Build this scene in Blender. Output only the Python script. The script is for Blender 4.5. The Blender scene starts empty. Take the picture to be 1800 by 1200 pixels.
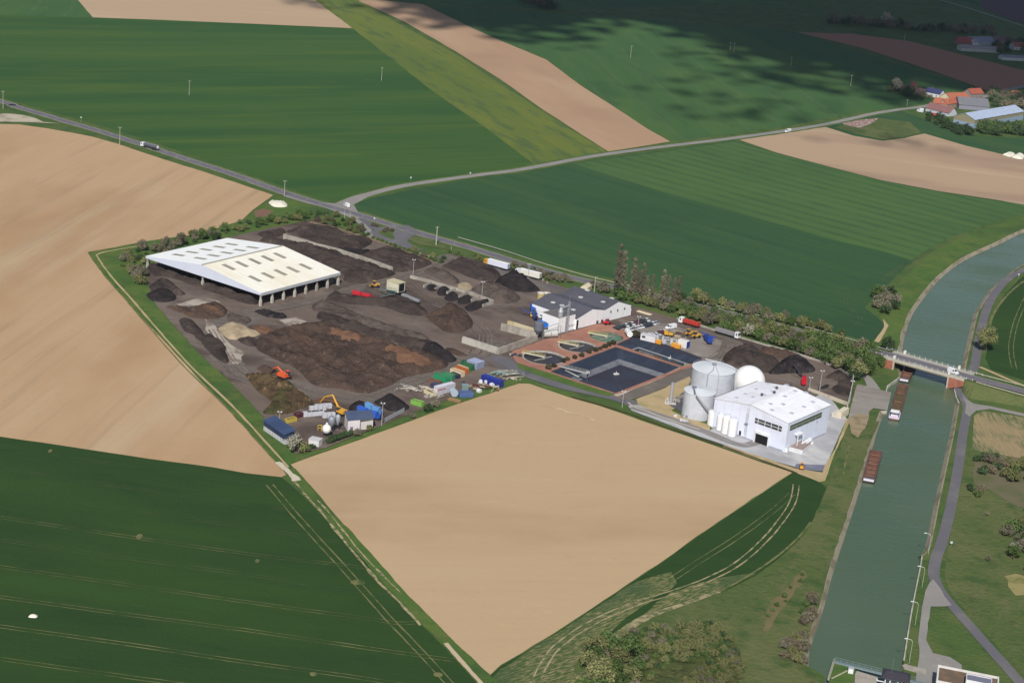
import bpy, math, random
from mathutils import Vector, Matrix, noise, geometry
R = math.radians
random.seed(7)
SC = bpy.context.scene
COL = SC.collection
# ------------------------------------------------------------------ camera
CAM_H = 270.0; FPX = 3115.0; PITCH = R(18.15); ROLL = R(-5.09)
fw = Vector((0, math.cos(PITCH), -math.sin(PITCH)))
_r = Vector((1, 0, 0)); _u = _r.cross(fw)
RT = _r*math.cos(ROLL) - _u*math.sin(ROLL)
UP = _u*math.cos(ROLL) + _r*math.sin(ROLL)
cam = bpy.data.objects.new('camera', bpy.data.cameras.new('camera'))
COL.objects.link(cam)
m = Matrix((RT, UP, -fw)).transposed().to_4x4(); m.translation = Vector((0, 0, CAM_H))
cam.matrix_world = m
cam.data.sensor_width = 36; cam.data.lens = 36*FPX/1800
cam.data.clip_start = 1; cam.data.clip_end = 60000
SC.camera = cam
# ------------------------------------------------------------------ light
SUN_EL = R(43); SUN_AZ = R(5)      # shadows run away from the viewer, 5 degrees to the right
sdir = Vector((-math.sin(SUN_AZ)*math.cos(SUN_EL), -math.cos(SUN_AZ)*math.cos(SUN_EL), math.sin(SUN_EL)))
world = bpy.data.worlds.new('World'); SC.world = world; world.use_nodes = True
nt = world.node_tree; nt.nodes.clear()
sky = nt.nodes.new('ShaderNodeTexSky'); sky.sky_type = 'NISHITA'; sky.sun_disc = False
sky.sun_elevation = SUN_EL; sky.sun_rotation = math.atan2(sdir.x, sdir.y)
bg = nt.nodes.new('ShaderNodeBackground'); bg.inputs[1].default_value = 0.07
wo = nt.nodes.new('ShaderNodeOutputWorld')
nt.links.new(sky.outputs[0], bg.inputs[0]); nt.links.new(bg.outputs[0], wo.inputs[0])
sl = bpy.data.lights.new('sun', 'SUN'); sl.energy = 4.2; sl.angle = R(0.6); sl.color = (1.0, 0.97, 0.925)
so = bpy.data.objects.new('sun', sl); COL.objects.link(so)
so.rotation_euler = sdir.to_track_quat('Z', 'Y').to_euler()
so.location = (0, -200, 600)
SC.view_settings.view_transform = 'Standard'; SC.view_settings.look = 'None'
SC.view_settings.exposure = 0.12; SC.view_settings.gamma = 1.0
# ------------------------------------------------------------------ surveying helpers
def P(px, py, z=0.0):
    d = fw + RT*((px-900)/FPX) + UP*((600-py)/FPX)
    t = (CAM_H-z)/-d.z
    return Vector((d.x*t, d.y*t, z))
def pix(v):
    w = Vector(v)-Vector((0, 0, CAM_H)); k = w.dot(fw)
    return 900+FPX*w.dot(RT)/k, 600-FPX*w.dot(UP)/k
def HT(bx, by, ty, zb=0.0):
    b = P(bx, by, zb); lo, hi = 0.0, 80.0
    for _ in range(40):
        mid = (lo+hi)/2
        if pix((b.x, b.y, zb+mid))[1] > ty: lo = mid
        else: hi = mid
    return lo
def Z(x0, y0, s, pts): return [(x0+x/s, y0+y/s) for x, y in pts]
def lin(c):
    c = c/255.0
    return c/12.92 if c <= .04045 else ((c+.055)/1.055)**2.4
KR, KG, KB = 1.17, 1.19, 1.22
def C(r, g, b): return (min(.9, lin(r)/KR), min(.9, lin(g)/KG), min(.9, lin(b)/KB), 1)
def smooth(pts, n=6):
    out = []; m_ = len(pts)
    for i in range(m_-1):
        p0 = pts[max(0, i-1)]; p1 = pts[i]; p2 = pts[i+1]; p3 = pts[min(m_-1, i+2)]
        for k in range(n):
            t = k/n
            out.append(tuple(.5*((2*p1[j])+(-p0[j]+p2[j])*t+(2*p0[j]-5*p1[j]+4*p2[j]-p3[j])*t*t+(-p0[j]+3*p1[j]-3*p2[j]+p3[j])*t**3) for j in range(len(p1))))
    out.append(tuple(pts[-1])); return out
# ------------------------------------------------------------------ materials
MATS = {}
def newmat(name, rough=.85, spec=.2, metal=0.0):
    mt = bpy.data.materials.new(name); mt.use_nodes = True
    b = mt.node_tree.nodes['Principled BSDF']
    b.inputs['Roughness'].default_value = rough; b.inputs['Metallic'].default_value = metal
    b.inputs['Specular IOR Level'].default_value = spec
    MATS[name] = mt
    return mt, mt.node_tree, b
def rotpos(nt, ang, sx, sy, coord='world'):
    N = nt.nodes; L = nt.links
    if coord == 'world':
        g = N.new('ShaderNodeNewGeometry'); src = g.outputs['Position']
    else:
        g = N.new('ShaderNodeTexCoord'); src = g.outputs['Object']
    mp = N.new('ShaderNodeMapping'); mp.vector_type = 'POINT'
    mp.inputs['Rotation'].default_value = (0, 0, -ang)
    L.new(src, mp.inputs['Vector'])
    m2 = N.new('ShaderNodeVectorMath'); m2.operation = 'MULTIPLY'; m2.inputs[1].default_value = (sx, sy, (sx+sy)/2)
    L.new(mp.outputs[0], m2.inputs[0]); return m2.outputs[0]
def gmat(name, base, layers=(), rough=.9, spec=.12, bump=None, metal=0.0, coord='world'):
    """layers: ('n', colour, scale_along, scale_across, angle, lo, hi, strength, detail) noise patches
               ('w', colour, period, angle, width, strength) parallel lines with wandering edges"""
    mt, nt, b = newmat(name, rough, spec, metal); N = nt.nodes; L = nt.links
    rgb = N.new('ShaderNodeRGB'); rgb.outputs[0].default_value = base; cur = rgb.outputs[0]
    for i, ly in enumerate(layers):
        if ly[0] == 'n':
            _, c, sx, sy, ang, lo, hi, st, det = ly
            v = rotpos(nt, ang, sx, sy, coord); tx = N.new('ShaderNodeTexNoise'); tx.inputs['Scale'].default_value = 1
            tx.inputs['Detail'].default_value = det; tx.inputs['Roughness'].default_value = .6
            off = N.new('ShaderNodeVectorMath'); off.operation = 'ADD'; off.inputs[1].default_value = (i*17.3, i*9.1, i*3.7)
            L.new(v, off.inputs[0]); L.new(off.outputs[0], tx.inputs['Vector'])
            mr = N.new('ShaderNodeMapRange'); mr.interpolation_type = 'SMOOTHSTEP'
            mr.inputs[1].default_value = lo; mr.inputs[2].default_value = hi; mr.inputs[3].default_value = 0; mr.inputs[4].default_value = st
            L.new(tx.outputs['Fac'], mr.inputs[0]); fac = mr.outputs[0]
        else:
            _, c, per, ang, wid, st = ly
            v = rotpos(nt, ang, 1, 1, coord); sp = N.new('ShaderNodeSeparateXYZ'); L.new(v, sp.inputs[0])
            tx = N.new('ShaderNodeTexNoise'); tx.inputs['Scale'].default_value = .02; L.new(v, tx.inputs['Vector'])
            a1 = N.new('ShaderNodeMath'); a1.operation = 'MULTIPLY_ADD'; a1.inputs[1].default_value = per*.35; L.new(tx.outputs['Fac'], a1.inputs[0]); L.new(sp.outputs[1], a1.inputs[2])
            dv = N.new('ShaderNodeMath'); dv.operation = 'DIVIDE'; dv.inputs[1].default_value = per; L.new(a1.outputs[0], dv.inputs[0])
            fr = N.new('ShaderNodeMath'); fr.operation = 'FRACT'; L.new(dv.outputs[0], fr.inputs[0])
            pp = N.new('ShaderNodeMath'); pp.operation = 'PINGPONG'; pp.inputs[1].default_value = .5; L.new(fr.outputs[0], pp.inputs[0])
            mr = N.new('ShaderNodeMapRange'); mr.interpolation_type = 'SMOOTHSTEP'
            mr.inputs[1].default_value = wid/per; mr.inputs[2].default_value = wid/per*.2; mr.inputs[3].default_value = 0; mr.inputs[4].default_value = 1
            L.new(pp.outputs[0], mr.inputs[0])
            n2 = N.new('ShaderNodeTexNoise'); n2.inputs['Scale'].default_value = .035; n2.inputs['Detail'].default_value = 4; L.new(v, n2.inputs['Vector'])
            m3 = N.new('ShaderNodeMapRange'); m3.inputs[1].default_value = .35; m3.inputs[2].default_value = .6; m3.inputs[3].default_value = st*.25; m3.inputs[4].default_value = st
            L.new(n2.outputs['Fac'], m3.inputs[0])
            mm = N.new('ShaderNodeMath'); mm.operation = 'MULTIPLY'; L.new(mr.outputs[0], mm.inputs[0]); L.new(m3.outputs[0], mm.inputs[1]); fac = mm.outputs[0]
        mx = N.new('ShaderNodeMix'); mx.data_type = 'RGBA'; L.new(fac, mx.inputs[0]); L.new(cur, mx.inputs[6]); mx.inputs[7].default_value = c
        cur = mx.outputs[2]
    L.new(cur, b.inputs['Base Color'])
    if bump:
        sc, dist, det = bump
        v = rotpos(nt, 0, sc, sc, coord); tx = N.new('ShaderNodeTexNoise'); tx.inputs['Scale'].default_value = 1; tx.inputs['Detail'].default_value = det
        tx.inputs['Roughness'].default_value = .65
        L.new(v, tx.inputs['Vector']); bp = N.new('ShaderNodeBump'); bp.inputs['Distance'].default_value = dist; bp.inputs['Strength'].default_value = 1
        L.new(tx.outputs['Fac'], bp.inputs['Height']); L.new(bp.outputs[0], b.inputs['Normal'])
    return mt
_paint = {}
def paint(r, g, b, rough=.5, metal=0.0, dirt=.35):
    k = (r, g, b, rough, metal, dirt)
    if k not in _paint:
        nm = 'paint_%d_%d_%d' % (r, g, b)
        d = tuple(x*.55+.02 for x in C(r, g, b)[:3])+(1,)
        _paint[k] = gmat(nm, C(r, g, b), [('n', d, .5, .5, 0, .45, .75, dirt, 5)], rough, .35, None, metal, 'object')
    return _paint[k]
# ------------------------------------------------------------------ mesh builder
class MB:
    def __init__(s): s.v = []; s.f = []; s.mi = []; s.cur = 0; s.M = Matrix.Identity(4)
    def add(s, vs, fs):
        o = len(s.v); s.v += [tuple(s.M @ Vector(v)) for v in vs]
        for f in fs: s.f.append([o+i for i in f]); s.mi.append(s.cur)
    def box(s, x0, x1, y0, y1, z0, z1, taper=0):
        t = taper
        s.add([(x0, y0, z0), (x1, y0, z0), (x1, y1, z0), (x0, y1, z0), (x0+t, y0+t, z1), (x1-t, y0+t, z1), (x1-t, y1-t, z1), (x0+t, y1-t, z1)],
              [(0, 3, 2, 1), (4, 5, 6, 7), (0, 1, 5, 4), (1, 2, 6, 5), (2, 3, 7, 6), (3, 0, 4, 7)])
        return s
    def prism(s, prof, a, b, axis='x'):
        n = len(prof)
        if axis == 'x': vs = [(a, p[0], p[1]) for p in prof]+[(b, p[0], p[1]) for p in prof]
        elif axis == 'y': vs = [(p[0], a, p[1]) for p in prof]+[(p[0], b, p[1]) for p in prof]
        else: vs = [(p[0], p[1], a) for p in prof]+[(p[0], p[1], b) for p in prof]
        s.add(vs, [tuple(range(n))[::-1], tuple(range(n, 2*n))]+[(i, (i+1) % n, n+(i+1) % n, n+i) for i in range(n)])
        return s
    def cyl(s, p0, p1, r0, r1=None, n=12, cap=True):
        p0 = Vector(p0); p1 = Vector(p1); r1 = r0 if r1 is None else r1
        d = (p1-p0).normalized(); a = d.orthogonal().normalized(); b = d.cross(a)
        vs = []
        for p, r in ((p0, r0), (p1, r1)):
            for i in range(n):
                t = 2*math.pi*i/n; vs.append(p+a*(r*math.cos(t))+b*(r*math.sin(t)))
        fs = [(i, (i+1) % n, n+(i+1) % n, n+i) for i in range(n)]
        if cap: fs += [tuple(range(n))[::-1], tuple(range(n, 2*n))]
        s.add(vs, fs); return s
    def lathe(s, prof, n=32, c=(0, 0)):
        vs = []; m_ = len(prof)
        for r, z in prof:
            for i in range(n):
                t = 2*math.pi*i/n; vs.append((c[0]+r*math.cos(t), c[1]+r*math.sin(t), z))
        fs = [(j*n+i, j*n+(i+1) % n, (j+1)*n+(i+1) % n, (j+1)*n+i) for j in range(m_-1) for i in range(n)]
        s.add(vs, fs); return s
    def blob(s, c, r, sq=(1, 1, 1), n=8, m_=5, jit=0.0):
        vs = []; fs = []
        for j in range(m_+1):
            ph = math.pi*j/m_
            for i in range(n):
                t = 2*math.pi*i/n; k = r*(1+random.uniform(-jit, jit))
                vs.append((c[0]+k*sq[0]*math.sin(ph)*math.cos(t), c[1]+k*sq[1]*math.sin(ph)*math.sin(t), c[2]+k*sq[2]*math.cos(ph)))
        for j in range(m_):
            for i in range(n): fs.append((j*n+i, (j+1)*n+i, (j+1)*n+(i+1) % n, j*n+(i+1) % n))
        s.add(vs, fs); return s
    def build(s, name, mats, parent=None, smooth_=False):
        me = bpy.data.meshes.new(name); me.from_pydata(s.v, [], s.f)
        if not isinstance(mats, (list, tuple)): mats = [mats]
        for mt in mats: me.materials.append(mt)
        if len(mats) > 1:
            for p_, k in zip(me.polygons, s.mi): p_.material_index = k
        if smooth_:
            for p_ in me.polygons: p_.use_smooth = True
        me.update()
        o = bpy.data.objects.new(name, me); COL.objects.link(o)
        if parent: o.parent = parent
        return o
def tag(o, label=None, cat=None, group=None, kind=None):
    if label: o['label'] = label
    if cat: o['category'] = cat
    if group: o['group'] = group
    if kind: o['kind'] = kind
    return o
def empty(name, loc, rz=0.0, label=None, cat=None, group=None):
    e = bpy.data.objects.new(name, None); COL.objects.link(e); e.location = loc; e.rotation_euler = (0, 0, rz)
    e.empty_display_size = .5
    return tag(e, label, cat, group)
def kids(o): return [c for c in bpy.data.objects if c.parent == o]
def dup(root, loc, rz, label=None, group=None, scale=None, ch=None):
    r = root.copy(); COL.objects.link(r); r.location = loc; r.rotation_euler = (0, 0, rz)
    if scale: r.scale = scale
    if label: r['label'] = label
    if group: r['group'] = group
    for c0 in (ch if ch is not None else kids(root)):
        c = c0.copy(); COL.objects.link(c); c.parent = r
    return r
# ------------------------------------------------------------------ ground patches
def world_poly(px, z, jit=0, step=8, zf=None):
    w = [P(p[0], p[1], p[2] if len(p) > 2 else 0) for p in px]
    if jit:
        o = []
        for i in range(len(w)):
            a = w[i]; b = w[(i+1) % len(w)]; n = max(1, int((b-a).length/step)); d = (b-a)
            nn = Vector((-d.y, d.x, 0)).normalized() if d.length > 0 else Vector((0, 0, 0))
            for k in range(n):
                q = a+d*(k/n)
                q2 = q+nn*(noise.noise(q*(.6/step*2))*jit) if k else q
                o.append(q2)
        w = o
    return [Vector((p.x, p.y, p.z+z)) for p in w]
def area2(w): return sum(w[i].x*w[(i+1) % len(w)].y-w[(i+1) % len(w)].x*w[i].y for i in range(len(w)))
def flat(name, loops, mat, kind='structure', label=None, cat=None, smooth_=False):
    tr = geometry.tessellate_polygon(loops); vs = [v for l in loops for v in l]
    me = bpy.data.meshes.new(name); fs = []
    for t in tr:
        a, b, c = [vs[i] for i in t]
        if abs((b.x-a.x)*(c.y-a.y)-(b.y-a.y)*(c.x-a.x)) < 1e-6: continue
        fs.append(t if (b.x-a.x)*(c.y-a.y)-(b.y-a.y)*(c.x-a.x) > 0 else (t[0], t[2], t[1]))
    me.from_pydata([tuple(v) for v in vs], [], fs); me.materials.append(mat); me.update()
    o = bpy.data.objects.new(name, me); COL.objects.link(o)
    return tag(o, label, cat, None, kind)
LZ = .02
_uq = [0]
def uq():
    _uq[0] += 1; return _uq[0]*.00035
def patch(name, px, mat, lvl=1, jit=.8, step=8, holes=(), sm=0, kind='structure', label=None, cat=None):
    if sm: px = smooth(list(px)+[px[0]], sm)[:-1]
    zz = lvl*LZ+uq(); w = world_poly(px, zz, jit, step)
    return flat(name, [w]+[[Vector((v.x, v.y, zz)) for v in h] for h in holes], mat, kind, label, cat)
def ribbon_pts(px, sm=6):
    pts = smooth([tuple(p)+((0,) if len(p) == 2 else ()) for p in px], sm) if sm > 1 else [tuple(p)+((0,) if len(p) == 2 else ()) for p in px]
    return [P(*p) for p in pts]
def ribbon(name, px, width, mat, lvl=3, sm=8, off=0.0, kind='structure', dz=0, jit=0.0, dash=None):
    w = ribbon_pts(px, sm); MBx = MB()
    if dash:
        o = []; L_ = 0
        for i in range(len(w)-1):
            a, b = w[i], w[i+1]; n = max(1, int((b-a).length/1.0))
            for k in range(n): o.append(a+(b-a)*(k/n))
        w = o
    row = []; dz = dz+uq()
    for i, p in enumerate(w):
        d = (w[min(i+1, len(w)-1)]-w[max(i-1, 0)]); d.z = 0; d.normalize(); n = Vector((-d.y, d.x, 0))
        wd = width if not isinstance(width, (list, tuple)) else width[0]+(width[1]-width[0])*i/max(1, len(w)-1)
        j1 = (noise.noise(p*.12)+.5*noise.noise(p*.5))*jit; j2 = (noise.noise(p*.12+Vector((9, 9, 9)))+.5*noise.noise(p*.5+Vector((3, 3, 3))))*jit
        c = p+n*off+Vector((0, 0, lvl*LZ+dz))
        row.append((c-n*(wd/2+j1), c+n*(wd/2+j2)))
    vs = [v for r_ in row for v in r_]; fs = []; s_ = 0
    for i in range(len(row)-1):
        s_ += (w[i+1]-w[i]).length
        if dash and (s_ % (dash[0]+dash[1])) > dash[0]: continue
        fs.append((2*i, 2*i+2, 2*i+3, 2*i+1))
    MBx.add(vs, fs); MBx.f = [list(f)[::1] for f in MBx.f]
    o = MBx.build(name, mat)
    if o.data.polygons and o.data.polygons[0].normal.z < 0: o.data.flip_normals()
    return tag(o, kind=kind)
def circle(cpx, r, z=0, n=48):
    c = P(*cpx); return [Vector((c.x+r*math.cos(2*math.pi*i/n), c.y+r*math.sin(2*math.pi*i/n), z)) for i in range(n)]
# ------------------------------------------------------------------ ground materials
def ang(a, b):
    p, q = P(*a), P(*b); return math.atan2(q.y-p.y, q.x-p.x)
aL = ang((0, 909), (450, 975)); aB = ang((0, 380), (150, 300)); aN = ang((300, 100), (700, 100)); aS = ang((630, 100), (930, 285))
aE = ang((1133, 328), (1383, 398)); aF = ang((1000, 260), (1200, 700)); aM = ang((1100, 100), (1230, 215))
G_base = gmat('verge_grass', C(80, 102, 54), [('n', C(104, 112, 66), .03, .03, 0, .4, .7, .7, 6), ('n', C(58, 86, 46), .08, .08, 0, .45, .7, .7, 5), ('n', C(112, 106, 84), .3, .3, 0, .6, .8, .5, 4)], bump=(.6, .6, 4))
G_bright = gmat('bright_grass', C(80, 108, 52), [('n', C(112, 112, 74), .12, .12, 0, .5, .72, .6, 6), ('n', C(62, 84, 50), .03, .03, 0, .45, .7, .7, 5), ('n', C(102, 118, 58), .05, .05, 0, .4, .7, .7, 6), ('n', C(52, 88, 46), .2, .2, 0, .5, .75, .6, 4)], bump=(.8, .5, 4))
G_rough = gmat('rough_grass', C(88, 104, 58), [('n', C(76, 82, 54), .3, .3, 0, .5, .7, .7, 6), ('n', C(118, 112, 84), .06, .2, 1.2, .55, .75, .6, 6), ('n', C(108, 112, 72), .04, .02, .5, .4, .7, .8, 6), ('n', C(60, 88, 46), .09, .09, 0, .5, .7, .8, 5), ('n', C(122, 108, 84), .12, .12, 0, .6, .8, .7, 5)], bump=(.5, .8, 5))
G_upper = gmat('wheat_upper', C(66, 97, 48), [('n', C(92, 110, 54), .006, .25, aN, .5, .8, .5, 4), ('n', C(50, 78, 44), .01, .12, aN+.02, .55, .75, .6, 5), ('n', C(52, 87, 46), .0015, .014, aN, .42, .62, .85, 3), ('n', C(86, 106, 46), .004, .03, aN, .5, .75, .75, 5), ('n', C(88, 100, 50), .03, .03, 0, .55, .8, .35, 5)], bump=(.4, .3, 3))
G_dark = gmat('wheat_dark', C(57, 89, 55), [('n', C(80, 100, 70), .006, .2, aE, .5, .8, .55, 5), ('n', C(44, 72, 50), .01, .1, aE, .55, .75, .6, 5), ('n', C(72, 98, 56), .004, .03, aE, .45, .75, .7, 5), ('n', C(48, 77, 52), .008, .008, 0, .45, .7, .6, 4), ('n', C(140, 132, 96), .012, .05, aE, .69, .8, .5, 5), ('w', C(48, 76, 60), 18, aE, 2.2, .4)], bump=(.4, .3, 3))
G_light = gmat('wheat_striped', C(79, 109, 60), [('n', C(96, 116, 80), .006, .3, aE, .5, .8, .6, 5), ('n', C(70, 98, 58), .01, .01, 0, .4, .7, .7, 4), ('w', C(58, 88, 54), 15, aE, 4.0, .75), ('n', C(98, 118, 64), .004, .05, aE, .55, .75, .5, 4)], bump=(.4, .3, 3))
G_low = gmat('wheat_lower', C(48, 73, 36), [('n', C(62, 86, 44), .02, .6, aL, .5, .8, .5, 4), ('n', C(38, 61, 32), .05, .25, aL, .55, .78, .5, 6), ('n', C(58, 86, 38), .006, .02, aL, .45, .75, .7, 5), ('n', C(40, 65, 35), .02, .05, aL, .5, .7, .5, 5), ('n', C(66, 84, 46), .15, .3, aL, .6, .8, .35, 4)], bump=(.5, .3, 4))
G_far = gmat('wheat_far', C(68, 101, 57), [('n', C(90, 116, 60), .003, .012, aM, .45, .7, .6, 4), ('n', C(54, 84, 54), .012, .03, aM, .5, .7, .5, 4), ('w', C(96, 112, 78), 34, aM, 2.5, .35)], bump=(.3, .3, 3))
G_rape = gmat('rapeseed', C(96, 113, 54), [('n', C(112, 122, 56), .003, .02, aS, .36, .62, .85, 6), ('n', C(74, 98, 62), .02, .1, aS, .5, .65, .7, 4), ('n', C(138, 142, 56), .05, .3, aS, .58, .74, .4, 5)], bump=(.5, .4, 4))
S_left = gmat('bare_soil_left', C(190, 160, 126), [('n', C(200, 174, 146), .006, .2, aB, .5, .8, .4, 6), ('n', C(172, 144, 116), .25, .25, 0, .54, .8, .35, 7), ('n', C(172, 138, 104), .0035, .008, aB, .42, .66, .9, 4), ('n', C(196, 174, 144), .003, .03, aB, .5, .75, .7, 6), ('n', C(162, 138, 110), .004, .12, aB, .52, .75, .6, 3)], bump=(.4, .15, 4))  # broad brown patches: darker soil plus shading of gentle rolls painted into the colour
S_mid = gmat('bare_soil_centre', C(192, 165, 131), [('n', C(178, 152, 120), .012, .2, R(12), .5, .8, .35, 6), ('n', C(200, 175, 144), .35, .35, 0, .52, .8, .4, 7), ('n', C(172, 146, 118), .15, .15, 0, .58, .8, .35, 7), ('n', C(174, 147, 114), .006, .012, R(10), .45, .7, .8, 4), ('n', C(194, 170, 138), .005, .04, R(12), .5, .75, .6, 6), ('n', C(202, 178, 146), .02, .12, R(15), .66, .78, .45, 5)], bump=(.6, .12, 4))
S_far = gmat('bare_soil_far', C(178, 146, 118), [('n', C(190, 162, 132), .004, .02, aS, .45, .7, .6, 5), ('n', C(164, 134, 108), .008, .008, 0, .5, .75, .5, 4)], bump=(.3, .2, 3))
S_east = gmat('bare_soil_east', C(182, 156, 130), [('n', C(160, 136, 116), .003, .012, R(-12), .46, .66, .8, 4), ('n', C(200, 180, 152), .002, .03, R(-13), .55, .72, .8, 5)], bump=(.3, .2, 3))
S_top = gmat('bare_soil_top', C(188, 162, 134), [('n', C(200, 178, 150), .002, .02, R(2), .5, .7, .7, 4)])
S_stripe = gmat('patchy_crop', C(86, 102, 66), [('n', C(164, 146, 114), .1, .8, R(88), .42, .62, .8, 7), ('n', C(164, 144, 110), .04, .05, R(86), .42, .62, .8, 5)], bump=(.5, .3, 4))
S_thin = gmat('thin_crop', C(70, 92, 50), [('n', C(160, 146, 108), .3, 1.6, R(42), .42, .66, .85, 8), ('n', C(64, 88, 56), .04, .04, 0, .45, .65, .7, 5)], bump=(.5, .3, 4))
T_pale = gmat('pale_wheel_track', C(120, 119, 80), [('n', C(58, 84, 44), .2, .2, 0, .42, .66, .85, 6)])
T_faint = gmat('faint_wheel_track', C(84, 98, 64), [('n', C(56, 80, 50), .1, .1, 0, .4, .6, .9, 5)])
T_chalk = gmat('chalk_track', C(172, 158, 124), [('n', C(84, 100, 62), .25, .25, 0, .42, .62, .92, 7)])
A_road = gmat('asphalt', C(112, 108, 116), [('n', C(126, 122, 126), .05, .05, 0, .4, .7, .6, 6), ('n', C(96, 93, 102), .5, .5, 0, .5, .7, .4, 4)], rough=.85, bump=(3, .02, 3))
A_pale = gmat('pale_road', C(150, 146, 142), [('n', C(132, 130, 130), .04, .04, 0, .4, .7, .6, 6), ('n', C(168, 162, 152), .3, .3, 0, .55, .75, .5, 4)], rough=.9)
A_tow = gmat('towpath_asphalt', C(108, 106, 112), [('n', C(128, 126, 124), .06, .06, 0, .45, .7, .6, 6)], rough=.9)
A_edge = gmat('gravel_verge', C(142, 138, 124), [('n', C(96, 106, 72), .1, .1, 0, .45, .65, .8, 5)])
M_line = gmat('road_paint', C(205, 205, 205), [('n', C(130, 128, 130), .6, .6, 0, .5, .7, .6, 4)])
Y_dirt = gmat('yard_dirt', C(114, 100, 92), [('n', C(70, 60, 57), .012, .02, R(-25), .48, .62, .7, 7), ('n', C(160, 148, 134), .9, .9, 0, .62, .7, .6, 6), ('n', C(126, 114, 106), .02, .05, R(-25), .42, .66, .9, 6), ('n', C(84, 72, 68), .03, .03, 0, .48, .66, .85, 7), ('n', C(150, 136, 124), .06, .25, R(-20), .58, .74, .7, 6), ('n', C(92, 80, 74), .3, .06, R(50), .55, .7, .6, 6)], bump=(.5, .5, 6))
Y_path = gmat('yard_road', C(118, 109, 103), [('n', C(100, 92, 88), .05, .3, R(-20), .4, .65, .8, 6), ('n', C(138, 130, 122), .08, .3, R(-20), .55, .75, .6, 5)])
Y_grey = gmat('yard_asphalt', C(104, 98, 98), [('n', C(122, 114, 110), .05, .05, 0, .4, .65, .8, 6), ('n', C(90, 84, 86), .2, .2, 0, .5, .7, .5, 5)])
Y_tan = gmat('tan_soil', C(186, 164, 128), [('n', C(152, 146, 98), .06, .06, 0, .45, .65, .8, 6), ('n', C(204, 186, 154), .1, .1, 0, .55, .75, .7, 5)], bump=(.5, .3, 4))
Y_conc = gmat('apron_concrete', C(186, 186, 190), [('n', C(158, 158, 164), .04, .04, 0, .4, .65, .8, 6), ('n', C(206, 206, 206), .08, .03, .6, .5, .7, .8, 5), ('n', C(140, 138, 140), .03, .2, R(-30), .6, .8, .7, 5)], rough=.8)
Y_brick = gmat('red_paving', C(164, 118, 102), [('n', C(180, 136, 118), .05, .05, 0, .42, .68, .8, 6), ('n', C(140, 100, 88), .2, .2, 0, .5, .7, .6, 5)])
Y_quay = gmat('quay_slab', C(152, 146, 140), [('n', C(128, 118, 112), .05, .02, R(80), .42, .65, .9, 6), ('n', C(174, 170, 164), .1, .1, 0, .55, .7, .6, 5)])
Y_chalk = gmat('chalk_soil', C(178, 168, 156), [('n', C(112, 100, 94), .08, .08, 0, .45, .62, .9, 6)])
M_bank = gmat('canal_edge', C(150, 142, 124), [('n', C(112, 104, 88), .1, .3, R(70), .45, .65, .8, 5)])
M_conc = gmat('concrete', C(190, 186, 176), [('n', C(150, 146, 138), .15, .15, 0, .42, .66, .8, 6), ('n', C(120, 114, 106), .3, .1, 0, .6, .8, .6, 5)])
M_rust = gmat('reed_litter', C(116, 96, 76), [('n', C(90, 98, 60), .1, .1, 0, .45, .65, .7, 5)])
# water
def water(name, c, c2, bsc, bd, rough=.12, sx=1.0, sy=1.0, a=0):
    mt, nt, b = newmat(name, rough, .5); N = nt.nodes; L = nt.links
    v = rotpos(nt, 0, .01, .01); t = N.new('ShaderNodeTexNoise'); t.inputs['Scale'].default_value = 1; t.inputs['Detail'].default_value = 3; L.new(v, t.inputs[0])
    mx = N.new('ShaderNodeMix'); mx.data_type = 'RGBA'; mx.inputs[6].default_value = c; mx.inputs[7].default_value = c2
    mr = N.new('ShaderNodeMapRange'); mr.inputs[1].default_value = .35; mr.inputs[2].default_value = .65; L.new(t.outputs[0], mr.inputs[0]); L.new(mr.outputs[0], mx.inputs[0]); L.new(mx.outputs[2], b.inputs['Base Color'])
    v = rotpos(nt, a, bsc*sx, bsc*sy); t = N.new('ShaderNodeTexNoise'); t.inputs['Scale'].default_value = 1; t.inputs['Detail'].default_value = 4; L.new(v, t.inputs[0])
    bp = N.new('ShaderNodeBump'); bp.inputs['Distance'].default_value = bd; L.new(t.outputs[0], bp.inputs['Height']); L.new(bp.outputs[0], b.inputs['Normal'])
    v = rotpos(nt, a, .012, .03); t = N.new('ShaderNodeTexNoise'); t.inputs['Scale'].default_value = 1; t.inputs['Detail'].default_value = 4; L.new(v, t.inputs[0])
    mr = N.new('ShaderNodeMapRange'); mr.inputs[1].default_value = .35; mr.inputs[2].default_value = .65; mr.inputs[3].default_value = rough*.5; mr.inputs[4].default_value = rough*1.7; L.new(t.outputs[0], mr.inputs[0]); L.new(mr.outputs[0], b.inputs['Roughness'])
    return mt
W_canal = water('canal_water', C(78, 98, 68), C(86, 104, 78), .45, .2, .22, .35, 1.3, R(-12))
W_pond = water('pond_water', C(42, 36, 42), C(52, 44, 50), 1.2, .02, .25)
W_green = water('clarifier_green_water', C(76, 108, 90), C(90, 122, 96), 1, .02, .1)
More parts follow.
